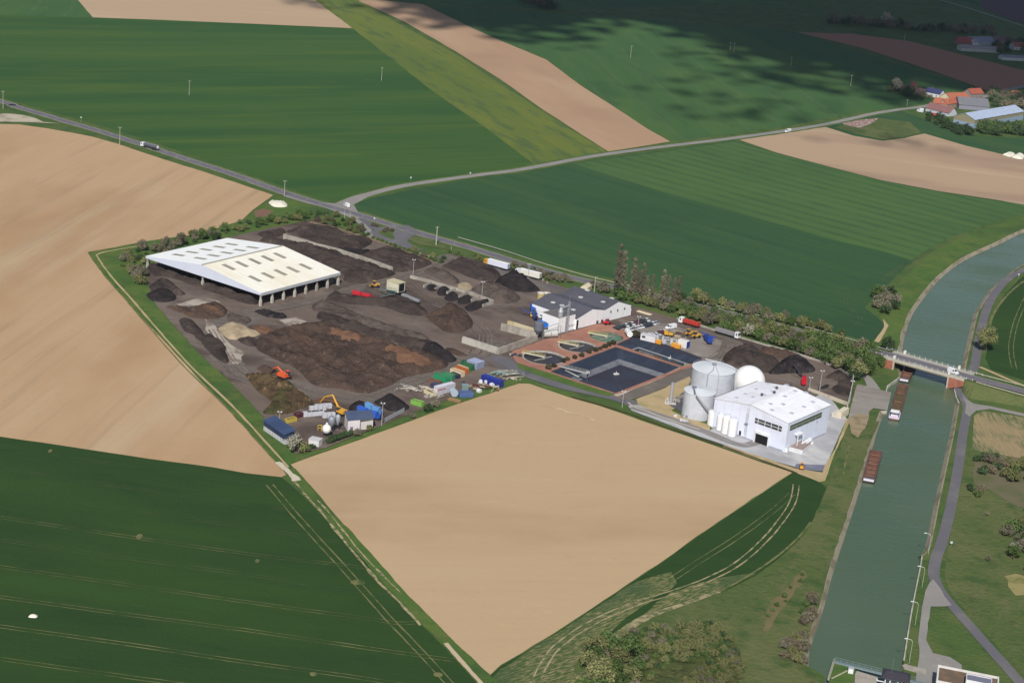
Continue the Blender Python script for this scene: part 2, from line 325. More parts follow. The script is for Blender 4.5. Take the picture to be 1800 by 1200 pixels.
# ------------------------------------------------------------------ holes in the ground
canL = [(2100, 330), (1900, 372), (1800, 403), (1750, 426), (1690, 454), (1650, 484), (1620, 518), (1598, 550), (1586, 582), (1580, 612), (1578, 640), (1583, 662)]
canL2 = [(1583, 662), (1561, 678), (1558, 690), (1566, 691), (1559, 722), (1548, 723)]
canL3 = [(1548, 723), (1536, 756), (1527, 788), (1498, 880), (1478, 940), (1459, 998), (1450, 1030), (1440, 1067), (1417, 1135), (1415, 1167)]
canR = [(1588, 1160), (1602, 1072), (1617, 996), (1620, 976), (1634, 958), (1650, 880), (1664, 815), (1676, 760), (1685, 708), (1677, 684), (1690, 664), (1695, 650), (1706, 600), (1718, 550), (1724, 540), (1736, 520), (1750, 502), (1775, 482), (1800, 464), (1900, 415), (2100, 360)]
left = smooth(canL, 5)[:-1]+canL2[:-1]+smooth(canL3, 5)
right = smooth(canR[:5], 4)[:-1]+smooth(canR[4:9], 4)[:-1]+canR[8:11]+smooth(canR[11:], 5)
low = [(1450, 1187), (1400, 1700), (1560, 1700), (1588, 1178)]
canal = [P(*p) for p in left+low+right]
clar = [((956, 629), 10.9), ((1015, 609.3), 10.0), ((1066, 592.8), 9.0)]
def rectw(A, B, Cc, z=0):   # three pixel corners -> four world corners, squared up
    a, b, c = P(*A, z), P(*B, z), P(*Cc, z); u = a-b; v = c-b
    un = u.normalized(); vn = v.normalized(); h = (un+vn).normalized(); g = (un-vn).normalized()
    if u.cross(v).z > 0: un, vn = (h+g).normalized(), (h-g).normalized()
    else: un, vn = (h+g).normalized(), (h-g).normalized()
    return b+un*u.length, b, b+vn*v.length, b+un*u.length+vn*v.length
pond1 = [P(968, 654), P(1082, 611), P(1196, 647), P(1082, 691.5)]
pond2 = [P(1088, 608), P(1120, 597.5), P(1231, 634), P(1200, 643.5)]
holes_all = [canal, pond1, pond2]+[circle(c, r-.45) for c, r in clar]
# ground: one sheet far beyond the horizon of the picture
outer = [Vector((-9000, -4000, 0)), Vector((9000, -4000, 0)), Vector((9000, 16000, 0)), Vector((-9000, 16000, 0))]
flat('ground', [outer]+holes_all, G_base)
# canal water, banks
wz = -1.3
flat('canal_water', [[Vector((v.x, v.y, wz)) for v in canal]], W_canal, label=None)
def bank(name, px, inward, width, mat, zt=0.03, zb=-1.6, lip=.5):
    w = [P(*p) for p in px]; mb = MB(); rows = []
    for i, p in enumerate(w):
        d = (w[min(i+1, len(w)-1)]-w[max(i-1, 0)]); d.z = 0; d.normalize(); n = Vector((-d.y, d.x, 0))*inward
        rows.append((p-n*lip+Vector((0, 0, zt)), p+n*.05+Vector((0, 0, zt)), p+n*width+Vector((0, 0, zb))))
    vs = [v for r_ in rows for v in r_]; fs = []
    for i in range(len(rows)-1):
        for k in (0, 1): fs.append((3*i+k, 3*i+k+1, 3*i+k+4, 3*i+k+3))
    mb.add(vs, fs); return tag(mb.build(name, mat), kind='structure')
bank('canal_bank', smooth(canL, 5), 1, 2.2, M_bank)
bank('canal_bank', canL2, 1, .1, M_conc)
bank('canal_bank', smooth(canL3, 5), 1, 1.7, M_bank)
bank('canal_bank', smooth(canR[:4], 4), 1, .35, M_conc, lip=.4)
bank('canal_bank', smooth(canR[3:9], 4), 1, 1.9, M_bank)
bank('canal_bank', smooth(canR[8:12], 2), 1, .3, M_conc, lip=.5)
bank('canal_bank', smooth(canR[11:], 5), 1, 2.2, M_bank)
# ------------------------------------------------------------------ fields
patch('wheat_field', [(-400, 60), (0, 26), (160, 31), (400, 40), (600, 50), (625, 54), (690, 105), (760, 160), (850, 222), (935, 287), (917, 293), (833, 303), (733, 318), (660, 334), (606, 352), (560, 350), (500, 329), (383, 288), (283, 255), (207, 230), (116, 204), (52, 186), (-30, 164), (-400, 60)][:-1], G_upper, 1, 1.0, 20)
patch('wheat_field', [(-500, -40), (125, -20), (163, 31.5), (0, 26.5), (-300, 48)], G_far, 1, 1.0, 20)
patch('bare_field', [(120, -20), (560, -60), (560, -6), (622, 50), (400, 40.3), (250, 34), (163, 31)], S_top, 2, .6, 20)
patch('rapeseed_field', [(540, -10), (620, -8), (700, 42), (800, 95), (880, 148), (960, 200), (1010, 232), (1066, 266), (1050, 272), (940, 289), (850, 222), (760, 160), (690, 105), (622, 52)], G_rape, 2, .8, 15)
patch('bare_field', [(640, -2), (744, 8), (820, 45), (880, 72), (960, 105), (1020, 150), (1090, 195), (1140, 228), (1178, 249), (1070, 267), (1012, 230), (950, 190), (880, 140), (800, 90), (710, 38), (630, 2)], S_far, 4, .5, 15, sm=0)
patch('wheat_field', [(744, 8), (1000, 25), (1250, 45), (1400, 57), (1560, 110), (1700, 150), (1740, 162), (1650, 178), (1600, 186), (1500, 200), (1383, 222), (1200, 247), (1178, 248), (1140, 227), (1090, 194), (1020, 149), (960, 104), (880, 71), (820, 44)], G_far, 3, .8, 15)
patch('bare_field', [(1402, 57), (1500, 60), (1600, 73), (1700, 99), (1800, 124), (1950, 170), (1800, 152), (1740, 161), (1640, 125), (1520, 86)], gmat('dark_bare_soil', C(165, 118, 98)), 4, .5, 15)
patch('wheat_field', [(500, -90), (2100, -90), (2100, 60), (1800, 28), (1700, 5), (1650, -5), (1300, 5), (1000, 18), (744, 5), (640, -5)], G_far, 1, .8, 25)
patch('ploughed_field', [(1726, 16), (1725, -15), (2100, 20), (2100, 60), (1800, 43)], gmat('ploughed_soil', C(96, 76, 84)), 3, .5, 20)
# fields beyond the right hand road
patch('wheat_field', [(606, 366), (650, 349), (733, 331), (833, 314), (917, 304), (1033, 282), (1200, 260), (1290, 247), (1367, 270), (1450, 292), (1550, 318), (1650, 337), (1750, 352), (2000, 380), (1900, 372), (1800, 374), (1730, 396), (1670, 418), (1630, 440), (1604, 459), (1580, 480), (1550, 510), (1520, 540), (1545, 560), (1565, 580), (1540, 602), (1480, 588), (1400, 566), (1320, 548), (1240, 528), (1160, 508), (1060, 486), (980, 468), (900, 448), (800, 420), (720, 397), (641, 372)], G_dark, 1, .8, 15)
patch('wheat_field', [(1010, 288), (1040, 283), (1200, 262), (1290, 249), (1367, 271), (1450, 293), (1550, 319), (1650, 338), (1750, 353), (2000, 382), (1800, 376), (1730, 396), (1670, 418), (1630, 440), (1604, 458), (1550, 441), (1450, 419), (1383, 398), (1250, 362), (1133, 328)], G_light, 2, .8, 15)
patch('grass_strip', [(1535, 545), (1560, 520), (1600, 478), (1640, 442), (1700, 412), (1780, 386), (2000, 350), (2000, 380), (1800, 401), (1750, 424), (1690, 452), (1648, 484), (1618, 518), (1596, 550), (1584, 582), (1578, 612), (1545, 606), (1552, 585), (1560, 570), (1545, 556)], G_bright, 3, .8, 10)
patch('sand_path', [(1552, 560), (1562, 572), (1555, 586), (1545, 602), (1536, 600), (1548, 584), (1554, 574)], Y_tan, 4, .5, 4)
patch('bare_field', [(1300, 246), (1383, 234), (1450, 223), (1500, 239), (1552, 248), (1590, 243), (1625, 235), (1700, 257), (1760, 271), (1830, 283), (2050, 320), (2050, 388), (1800, 360), (1750, 351), (1650, 336), (1550, 317), (1450, 291), (1367, 269)], S_east, 3, .5, 15)
patch('grass_paddock', [(1452, 222), (1500, 213), (1540, 200), (1585, 196), (1640, 214), (1680, 232), (1740, 240), (1850, 246), (2050, 270), (2050, 310), (1830, 281), (1760, 270), (1700, 256), (1625, 234), (1590, 242), (1552, 247), (1500, 238)], G_dark, 2, .6, 10)
patch('dry_grass', [(1500, 214), (1540, 207), (1600, 215), (1620, 234), (1590, 241), (1552, 246), (1500, 234), (1468, 224)], G_rough, 3, .6, 8)
patch('rubble_ground', [(1478, 217), (1510, 211), (1545, 208), (1530, 218), (1512, 225), (1494, 222)], gmat('rubble', C(150, 120, 112), [('n', C(205, 200, 195), .3, .3, 0, .5, .65, .9, 5)]), 4, .5, 4)
# near fields
patch('bare_field', [(-900, 210), (0, 218), (34, 219), (78, 225), (129, 234), (160, 240), (207, 253), (260, 271), (310, 287), (367, 305), (480, 343), (443, 370), (423, 389), (378, 406), (346, 413), (250, 426), (154, 443), (162, 456), (194, 496), (236, 544), (290, 600), (350, 666), (382, 698), (424, 742), (462, 786), (492, 818), (503, 834), (494, 838), (431, 831), (375, 821), (262, 806), (150, 789), (0, 767), (-300, 730), (-900, 640)], S_left, 1, .6, 8)
patch('wheat_field', [(-900, 640), (-300, 730), (0, 767), (150, 789), (262, 806), (375, 821), (431, 831), (494, 838), (512, 852), (542, 880), (587, 931), (625, 969), (674, 1018), (730, 1086), (782, 1138), (835, 1196), (880, 1260), (1080, 1600), (-900, 1600)], G_low, 1, .5, 8)
patch('bare_field', [(511, 816), (560, 798), (640, 770), (740, 733), (816, 705), (860, 692), (912, 674), (930, 674), (1000, 698), (1050, 712), (1100, 729), (1150, 747), (1210, 767), (1270, 788), (1340, 813), (1393, 830), (1377, 840), (1310, 885), (1223, 943), (1170, 982), (1120, 1015), (1060, 1055), (977, 1110), (917, 1147), (880, 1168), (862, 1185), (827, 1157), (767, 1095), (677, 1005), (617, 937), (554, 862)], S_mid, 2, .5, 6)
patch('wheat_strip', [(1393, 831), (1410, 833), (1445, 850), (1452, 858), (1440, 890), (1425, 920), (1405, 948), (1370, 980), (1330, 1010), (1270, 1040), (1200, 1060), (1130, 1083), (1095, 1110), (1050, 1135), (1010, 1170), (990, 1260), (880, 1260), (862, 1187), (880, 1170), (917, 1149), (977, 1112), (1060, 1057), (1120, 1017), (1170, 984), (1223, 945), (1310, 887), (1377, 842)], G_low, 3, .5, 6)
patch('thin_wheat', [(1180, 1005), (1190, 1025), (1100, 1085), (1010, 1170), (1000, 1260), (885, 1260), (866, 1190), (917, 1151), (977, 1114), (1060, 1059), (1120, 1021)], S_thin, 4, 1.0, 5)
patch('thin_wheat', [(1330, 1008), (1270, 1038), (1200, 1058), (1130, 1081), (1095, 1108), (1180, 1040), (1260, 1015)], S_thin, 4, 1.0, 5)
# right bank fields
patch('wheat_field', [(1820, 470), (1790, 492), (1765, 520), (1745, 560), (1738, 595), (1732, 630), (1742, 650), (1800, 668), (2000, 700), (2000, 440)], G_low, 1, .6, 8)
patch('patchy_field', [(1712, 730), (1728, 722), (1800, 733), (2000, 760), (2000, 850), (1800, 806), (1760, 799), (1708, 790)], S_stripe, 1, .6, 6)
patch('grass_bank', [(1690, 790), (1708, 792), (1800, 808), (2000, 850), (2000, 1300), (1860, 1260), (1730, 1110), (1670, 1040), (1660, 1010), (1672, 930), (1690, 850)], G_rough, 1, .6, 8)
patch('scrub_ground', [(1712, 810), (1760, 800), (1830, 810), (1830, 900), (1790, 890), (1740, 860), (1712, 850)], gmat('scrub_litter', C(112, 106, 84), [('n', C(92, 100, 62), .08, .08, 0, .4, .65, .8, 6)]), 2, 1.5, 5)
patch('dry_patch', [(1766, 1012), (1785, 1008), (1820, 1015), (1820, 1045), (1785, 1046), (1772, 1030)], gmat('dry_grass', C(152, 142, 96), [('n', C(104, 110, 66), .15, .15, 0, .45, .65, .8, 5)]), 2, 1.2, 4)
patch('grass_bank', [(1452, 862), (1460, 840), (1485, 760), (1500, 740), (1546, 740), (1525, 790), (1497, 880), (1458, 998), (1440, 1065), (1415, 1135), (1413, 1168), (1440, 1190), (1440, 1300), (1000, 1300), (1020, 1175), (1060, 1135), (1100, 1110), (1135, 1085), (1200, 1062), (1270, 1042), (1330, 1012), (1370, 982), (1405, 950), (1425, 922), (1440, 892)], G_rough, 2, .6, 6)
patch('dry_path', [(1340, 1120), (1352, 1060), (1385, 1030), (1412, 1000), (1420, 1012), (1395, 1045), (1370, 1075), (1350, 1110)], gmat('worn_grass', C(122, 110, 80), [('n', C(88, 100, 58), .1, .1, 0, .4, .65, .8, 5)]), 3, 1.2, 4)
# wheel tracks
def tram(px, mt, gap=1.9, w=.55, sm=6, lvl=5):
    for s_ in (-1, 1): ribbon('wheel_track', px, w, mt, lvl, sm, s_*gap/2, jit=.25)
for a, b, c_ in [((0, 784), (450, 851), (535, 863)), ((0, 823), (450, 889), (572, 904)), ((0, 862), (450, 929), (621, 957)), ((0, 909), (450, 975), (648, 998))]:
    tram([a, ((a[0]+b[0])/2, (a[1]+b[1])/2+1), b, c_], T_faint if a[1] < 900 else T_pale, w=.25)
tram([(0, 949), (225, 981), (450, 1012), (600, 1035), (707, 1051)], T_faint, w=.3)
tram([(-20, 993), (225, 1028), (450, 1060), (640, 1086), (700, 1095), (738, 1092), (742, 1083)], T_pale, w=.28)
tram([(-20, 1046), (225, 1080), (430, 1107), (640, 1138), (760, 1155), (800, 1160)], T_pale, w=.34)
tram([(-20, 1098), (225, 1132), (430, 1163), (640, 1192), (760, 1212)], T_pale, w=.36)
tram([(-20, 1155), (150, 1179), (300, 1200), (400, 1216)], T_pale, w=.32)
tram([(474, 852), (515, 900), (560, 950), (628, 1025), (688, 1092), (740, 1146), (800, 1212)], T_pale, gap=2.6, w=.5)
tram([(1400, 852), (1392, 885), (1365, 925), (1330, 963), (1290, 995), (1240, 1020), (1180, 1042), (1120, 1060), (1060, 1085), (1000, 1120), (960, 1160), (935, 1215)], T_chalk, gap=2.4, w=.6, lvl=7)
tram([(1392, 868), (1350, 905), (1290, 948), (1230, 986), (1170, 1025), (1110, 1062)], T_pale, gap=2.4, w=.34, lvl=6)
ribbon('field_edge_track', [(1425, 918), (1400, 948), (1360, 982), (1310, 1015), (1265, 1040)], .9, T_pale, 6)
ribbon('field_edge_track', [(1265, 1040), (1200, 1062), (1130, 1088), (1080, 1120)], (1.2, 4.0), T_chalk, 6, sm=14, jit=.7)
ribbon('grass_track', [(509, 824), (540, 862), (587, 915), (640, 972), (700, 1040), (767, 1108), (830, 1170), (862, 1200)], 4.6, G_bright, 6, jit=.6)
ribbon('chalk_track', [(505, 822), (520, 842), (552, 880), (575, 905), (600, 938), (640, 985), (672, 1022), (720, 1070), (745, 1098)], 1.0, T_chalk, 7, sm=14, off=-1.2, jit=.5)
ribbon('chalk_track', [(552, 880), (575, 905), (600, 938), (640, 985), (700, 1045)], .6, T_chalk, 7, sm=14, off=1.4, jit=.4)
ribbon('chalk_track', [(784, 1130), (805, 1155), (840, 1195), (860, 1220)], 1.6, gmat('chalk', C(196, 178, 150)), 7, jit=.4)
ribbon('chalk_track', [(488, 812), (505, 828), (522, 845)], 2.6, gmat('chalk_pale', C(206, 196, 176), [('n', C(140, 130, 100), .3, .3, 0, .5, .7, .7, 5)]), 8, jit=1.0)
for q, w_, h_ in [((245, 943), 1.1, 2.2), ((88, 793), .8, 1.8), ((629, 1024), 2.6, 2.0), ((452, 986), .8, 1.6), ((770, 1186), 1.5, 1.5), ((551, 1185), 1.2, 1.4)]:
    c = P(*q); patch('bare_spot', [pix(c+Vector((w_*math.cos(t), h_*math.sin(t), 0))) for t in [k*.7 for k in range(9)]], T_pale, 9, .3, 2)
for a in [[(1728, 646), (1724, 610), (1735, 575), (1760, 540), (1800, 512)]]:
    tram([(1783, 648), (1777, 615), (1782, 580), (1792, 550), (1806, 520)], T_pale, gap=2.4, w=.5, lvl=3)
tram([(1566, 605), (1560, 560), (1590, 520), (1600, 500)][:0] or [(1505, 573), (1512, 560), (1492, 540), (1486, 525), (1494, 512), (1520, 508)], T_faint, lvl=4)
tram([(1552, 492), (1580, 472), (1610, 455), (1640, 436)], T_faint, lvl=4, w=.8)
tram([(1470, 792), (1484, 812), (1492, 780), (1500, 760)], T_pale, w=.7, lvl=5) if False else None
ribbon('worn_track', [(1482, 835), (1489, 800), (1497, 770)], .7, T_pale, 4, jit=.3)
# far tracks and faint lines in the upper fields
ribbon('field_road', [(1640, -3), (1700, 14), (1800, 46), (1900, 75)], 5, A_pale, 5)
ribbon('field_road', [(960, -2), (1100, 8), (1280, 22), (1400, 40)], 3, T_faint, 5)
ribbon('village_road', [(1650, 178), (1720, 172), (1750, 164), (1800, 152), (1900, 135)], 7, A_pale, 6)
for q in [((1000, 75), (1180, 220)), ((1040, 78), (1210, 222)), ((1090, 105), (1290, 225)), ((1160, 88), (1370, 208))]:
    ribbon('wheel_track', list(q), .9, T_faint, 5, sm=1)
# ------------------------------------------------------------------ roads
ZB = 5.2
road_px = [(-200, 122), (0, 178), (23, 186), (52, 195), (80, 203), (116, 214), (155, 225), (207, 241), (260, 258), (333, 282), (383, 298), (433, 315), (500, 339), (567, 360), (603, 370), (641, 381), (673, 391), (720, 405), (767, 419), (813, 432), (860, 446), (920, 465), (1000, 487), (1062, 501), (1110, 511), (1150, 521), (1200, 532), (1250, 543), (1300, 556), (1350, 568), (1400, 581), (1450, 593, 1.5), (1500, 606, 3.4), (1535, 615.5, ZB-.5), (1570, 626, ZB), (1620, 640, ZB), (1695, 660, ZB), (1740, 672, ZB-.6), (1800, 688, 3.6), (1900, 716, 2.0), (2050, 760, .5)]
def road_seg(i0, i1, **k): return ribbon(px=road_px[i0:i1], **k)
ribbon('road_verge', [p for p in road_px if len(p) == 2], 13, G_bright, 5, jit=1.2)
ribbon('gravel_shoulder', [p for p in road_px if len(p) == 2], 9.2, A_edge, 6, jit=.3)
ribbon('road', road_px, 7.2, A_road, 8)
ribbon('road_marking', road_px[4:20], .22, M_line, 9, dash=(3, 9))
ribbon('road_marking', road_px, .16, M_line, 9, off=3.3)
ribbon('road_marking', road_px, .16, M_line, 9, off=-3.3)
# embankments carrying the road up to the bridge
def embank(px, half, side_w, mat, tail):
    w = ribbon_pts(px, 6); mb = MB(); vs = []; n_ = len(w)
    for i, p in enumerate(w):
        d = (w[min(i+1, len(w)-1)]-w[max(i-1, 0)]); d.z = 0; d.normalize(); n = Vector((-d.y, d.x, 0))
        zt = max(.0, p.z-.3); k = min(1, (n_-1-i)/6) if tail > 0 else min(1, i/6); sw = (1+side_w*zt)*k; hf = half-(1-k)*.6
        for off, z in ((-hf-sw, -.1), (-hf, zt), (hf, zt), (hf+sw, -.1)): vs.append(Vector((p.x, p.y, 0))+n*off+Vector((0, 0, z)))
    fs = [(4*i+k, 4*i+4+k, 4*i+5+k, 4*i+1+k) for i in range(len(w)-1) for k in range(3)]
    mb.add(vs, fs); tag(mb.build('embankment', mat), kind='structure')
embank(road_px[30:34]+[(1549, 620, ZB), (1565, 624.5, ZB)], 6.2, 1.7, G_base, 1)
embank([(1701, 661.8, ZB), (1718, 666.5, ZB-.15)]+road_px[37:], 6.2, 1.9, G_rough, -1)
minor = [(592, 364), (620, 352), (650, 341.5), (690, 331), (733, 323), (833, 309), (917, 298), (1033, 276.5), (1120, 264), (1200, 254), (1290, 243), (1383, 230), (1450, 219), (1500, 208), (1536, 200), (1580, 193), (1620, 188), (1655, 181)]
ribbon('road_verge', minor, 12, G_bright, 5, jit=1.5)
ribbon('road', minor, 6.4, A_pale, 7, jit=.2)
patch('junction', [(566, 356), (590, 358), (612, 348), (640, 340), (652, 343), (640, 350), (622, 360), (632, 378), (600, 371)], A_pale, 7, .3, 5)
# lay-by and access loop by the junction
ribbon('slip_road', [(503, 344), (540, 355), (575, 364), (604, 375), (625, 384), (640, 396), (648, 408), (668, 424), (700, 434), (740, 448), (775, 458), (800, 464)], 5.5, A_pale, 7)
patch('slip_road', [(627, 384), (640, 393), (652, 404), (700, 402), (735, 407), (718, 396), (690, 398), (668, 400), (650, 390), (640, 384)], A_tow, 8, .3, 4)
patch('turning_area', [(650, 408), (668, 400), (690, 401), (705, 406), (735, 410), (722, 418), (716, 425), (730, 434), (745, 440), (720, 440), (690, 432), (664, 422)], A_tow, 8, .3, 4)
patch('planting_bed', [(664, 409), (678, 401), (694, 405), (690, 412), (695, 420), (688, 421), (672, 414)], G_base, 10, .3, 3)
patch('planting_bed', [(716, 421), (732, 414), (760, 421), (790, 431), (790, 440), (762, 434), (734, 430)], G_rough, 10, .3, 3)
patch('grass_plot', [(440, 380), (480, 344), (500, 346), (545, 358), (600, 376), (624, 388), (632, 404), (610, 402), (560, 385), (530, 378), (470, 392), (424, 402), (415, 396)], G_bright, 4, .5, 6)
patch('earth_patch', [(446, 372), (462, 367), (480, 371), (470, 381), (450, 383)], gmat('bare_earth', C(128, 100, 84)), 6, .6, 3)
patch('chalk_forecourt', [(-40, 205), (10, 200), (36, 202), (62, 208), (76, 215), (110, 218), (40, 215), (-40, 214)], gmat('chalk_gravel', C(190, 180, 160), [('n', C(150, 140, 126), .1, .1, 0, .45, .65, .7, 5)]), 8, .4, 5)
# plot border
patch('grass_border', [(154, 444), (250, 425), (346, 412), (424, 388), (470, 386), (540, 380), (548, 392), (470, 410), (400, 425), (250, 470), (268, 528), (302, 570), (350, 622), (400, 667), (458, 728), (474, 752), (498, 776), (520, 800), (570, 790), (640, 762), (740, 722), (816, 694), (905, 664), (930, 668), (1000, 692), (1004, 698), (930, 673), (912, 673), (860, 691), (740, 732), (640, 769), (560, 797), (511, 815), (500, 826), (462, 787), (424, 743), (382, 699), (350, 667), (290, 601), (236, 545), (194, 497), (162, 457)], G_bright, 3, .5, 6)
ribbon('gravel_track', [(250, 430), (190, 440), (168, 446), (166, 452), (190, 486), (222, 522), (270, 578), (330, 645), (400, 712), (460, 777), (500, 822)], 1.0, Y_tan, 5, off=1.6, jit=.3)
ribbon('gravel_track', [(250, 430), (190, 440), (168, 446), (166, 452), (190, 486), (222, 522), (270, 578), (330, 645), (400, 712), (460, 777), (500, 822)], .7, T_pale, 5, off=-1.4, jit=.3)
# site yard
patch('compost_yard', [(252, 470), (330, 440), (400, 418), (470, 402), (540, 388), (562, 386), (600, 402), (650, 418), (710, 438), (770, 460), (786, 446), (820, 452), (900, 474), (960, 494), (1000, 508), (1060, 524), (1120, 540), (1150, 549), (1190, 561), (1258, 583), (1310, 597), (1370, 615), (1430, 633), (1470, 645), (1498, 667), (1500, 684), (1494, 704), (1450, 695), (1385, 680), (1300, 680), (1262, 650), (1232, 642), (1196, 660), (1120, 688), (1085, 700), (1040, 690), (980, 676), (920, 658), (906, 664), (816, 692), (740, 720), (640, 760), (570, 788), (520, 798), (500, 772), (476, 748), (458, 727), (400, 666), (350, 621), (302, 569), (268, 527)], Y_dirt, 6, .6, 6, holes=[pond1, pond2]+[circle(c, r-.45) for c, r in clar])
ribbon('yard_track', [(300, 535), (360, 548), (400, 560), (450, 548), (520, 535), (590, 518), (650, 500), (700, 490), (760, 470), (780, 455), (800, 452)], 9, Y_path, 7, jit=2)
ribbon('yard_track', [(368, 596), (375, 580), (400, 560)], 7, Y_path, 7, jit=2)
ribbon('yard_track', [(366, 580), (385, 610), (405, 640), (440, 665), (500, 672), (560, 695), (630, 702), (700, 680), (760, 660), (800, 642), (850, 620), (880, 600)], 11, Y_path, 7, jit=3)
patch('chalk_patch', [(360, 560), (380, 575), (400, 600), (430, 622), (420, 640), (400, 640), (380, 620), (364, 590)], Y_chalk, 8, 1.5, 4)
patch('chalk_patch', [(334, 528), (360, 522), (385, 530), (392, 540), (372, 536), (350, 538), (306, 538)], Y_chalk, 9, 1, 3)
patch('chalk_patch', [(490, 563), (520, 557), (540, 566), (520, 574), (500, 570)], Y_chalk, 8, 1, 3)
ribbon('yard_track', [(800, 460), (850, 470), (900, 484), (950, 500), (1000, 516), (1040, 524)], 11, Y_grey, 8, jit=.5)
ribbon('yard_track', [(835, 625), (875, 632), (900, 645), (925, 658)], 13, Y_grey, 7, jit=1)
ribbon('yard_track', [(1120, 556), (1180, 572), (1250, 592), (1290, 606), (1262, 630), (1250, 645)], 11, Y_path, 7, jit=1)
patch('gravel_hardstand', [(1130, 560), (1180, 570), (1240, 590), (1270, 600), (1262, 622), (1240, 634), (1180, 610), (1130, 596), (1110, 592), (1082, 575)], gmat('pale_hardstand', C(142, 134, 128), [('n', C(116, 106, 100), .06, .06, 0, .45, .65, .8, 6), ('n', C(166, 160, 152), .1, .1, 0, .5, .7, .7, 5)]), 9, .6, 5)
ribbon('site_road', [(870, 628), (895, 640), (930, 659), (990, 679), (1040, 690), (1090, 702), (1140, 722), (1200, 748), (1250, 768), (1290, 783)], 7.5, A_tow, 9, jit=.2)
ribbon('site_road', [(1085, 701), (1120, 692), (1160, 676), (1200, 660), (1222, 650), (1250, 640)], 7.5, gmat('brown_asphalt', C(112, 105, 100), [('n', C(130, 122, 112), .1, .1, 0, .45, .65, .7, 5)]), 10, jit=.2)
ribbon('kerb_line', [(1082, 696), (1110, 684), (1150, 668), (1190, 651), (1215, 641)], 2.2, gmat('pale_kerb', C(196, 184, 168)), 11, jit=.3)
patch('grass_lawn', [(908, 638), (930, 646), (990, 662), (1040, 680), (1080, 693), (1070, 697), (1030, 687), (985, 673), (930, 655), (912, 648)], G_bright, 11, .3, 4)
patch('brick_terrace', [(900, 618), (950, 600), (1000, 585), (1050, 570), (1075, 570), (1100, 580), (1122, 592), (1125, 597), (1120, 596), (1087, 607), (1200, 645), (1232, 634), (1238, 640), (1200, 650), (1120, 682), (1085, 694), (1050, 684), (966, 656), (930, 645), (908, 638), (902, 628)], Y_brick, 12, .15, 5, holes=[pond1, circle(clar[0][0], 10.45), circle(clar[1][0], 9.55), circle(clar[2][0], 8.55)])
patch('liner_edge', [(1120, 589), (1135, 594), (1185, 611), (1235, 630), (1232, 634), (1120, 597), (1088, 608), (1083, 606)], gmat('dark_liner_edge', C(62, 62, 74)), 13, .1, 4)
patch('soil_patch', [(1118, 702), (1160, 686), (1212, 662), (1222, 690), (1190, 716), (1180, 722), (1200, 732), (1250, 748), (1246, 758), (1180, 738), (1140, 724), (1122, 712)], Y_tan, 10, .5, 4)
patch('gravel_bay', [(1175, 712), (1200, 690), (1240, 700), (1262, 712), (1250, 740), (1225, 740)], gmat('dark_gravel', C(92, 90, 100), [('n', C(120, 116, 118), .2, .2, 0, .5, .7, .6, 5)]), 12, .4, 4)
patch('grey_yard', [(1222, 652), (1262, 648), (1300, 678), (1390, 682), (1452, 696), (1430, 716), (1290, 742), (1250, 744), (1226, 730), (1216, 690)], Y_grey, 11, .4, 5)
patch('concrete_apron', [(1120, 712), (1150, 724), (1200, 742), (1246, 757), (1290, 740), (1400, 720), (1440, 694), (1462, 704), (1488, 736), (1478, 760), (1464, 792), (1448, 826), (1400, 822), (1340, 805), (1290, 788), (1230, 768), (1170, 745), (1110, 722), (1104, 714)], Y_conc, 12, .3, 5)
patch('new_asphalt', [(1400, 816), (1450, 818), (1446, 829), (1410, 826), (1396, 822)], gmat('blue_asphalt', C(120, 122, 140), [('n', C(150, 150, 156), .1, .1, 0, .5, .65, .8, 5)]), 14, .3, 3)
ribbon('tyre_arc', [(1110, 716), (1180, 738), (1250, 764), (1290, 780), (1312, 783), (1330, 777)], 5, gmat('tyre_grime', C(138, 134, 134), [('n', C(166, 164, 166), .1, .4, R(-30), .5, .7, .8, 5)]), 14, jit=.8)
patch('tan_verge', [(1488, 736), (1494, 740), (1484, 762), (1466, 800), (1450, 846), (1440, 848), (1395, 830), (1330, 808), (1270, 786), (1272, 783), (1340, 804), (1398, 824), (1446, 831), (1450, 818), (1468, 790)], Y_tan, 13, .4, 4)
ribbon('grass_seam', [(1005, 698), (1060, 713), (1110, 729), (1160, 747), (1220, 767), (1280, 788), (1340, 810), (1400, 832)], 1.3, gmat('ditch_grass', C(78, 74, 46)), 13, jit=.5)
# quay
patch('quay_slab', [(1506, 677), (1510, 676), (1540, 684), (1567, 690.5), (1559, 722), (1535, 718), (1528, 724), (1526, 740), (1510, 760), (1498, 755), (1490, 742), (1496, 712)], Y_quay, 14, .3, 4)
patch('sand_slope', [(1490, 738), (1504, 728), (1528, 730), (1524, 748), (1508, 770), (1496, 762), (1494, 752)], gmat('muddy_sand', C(158, 142, 116), [('n', C(120, 112, 84), .15, .15, 0, .45, .65, .9, 6)]), 15, 1.0, 3)
ribbon('gravel_path', [(1514, 657), (1524, 664), (1530, 672), (1536, 684)], (3.5, 6), A_pale, 13, jit=.6)
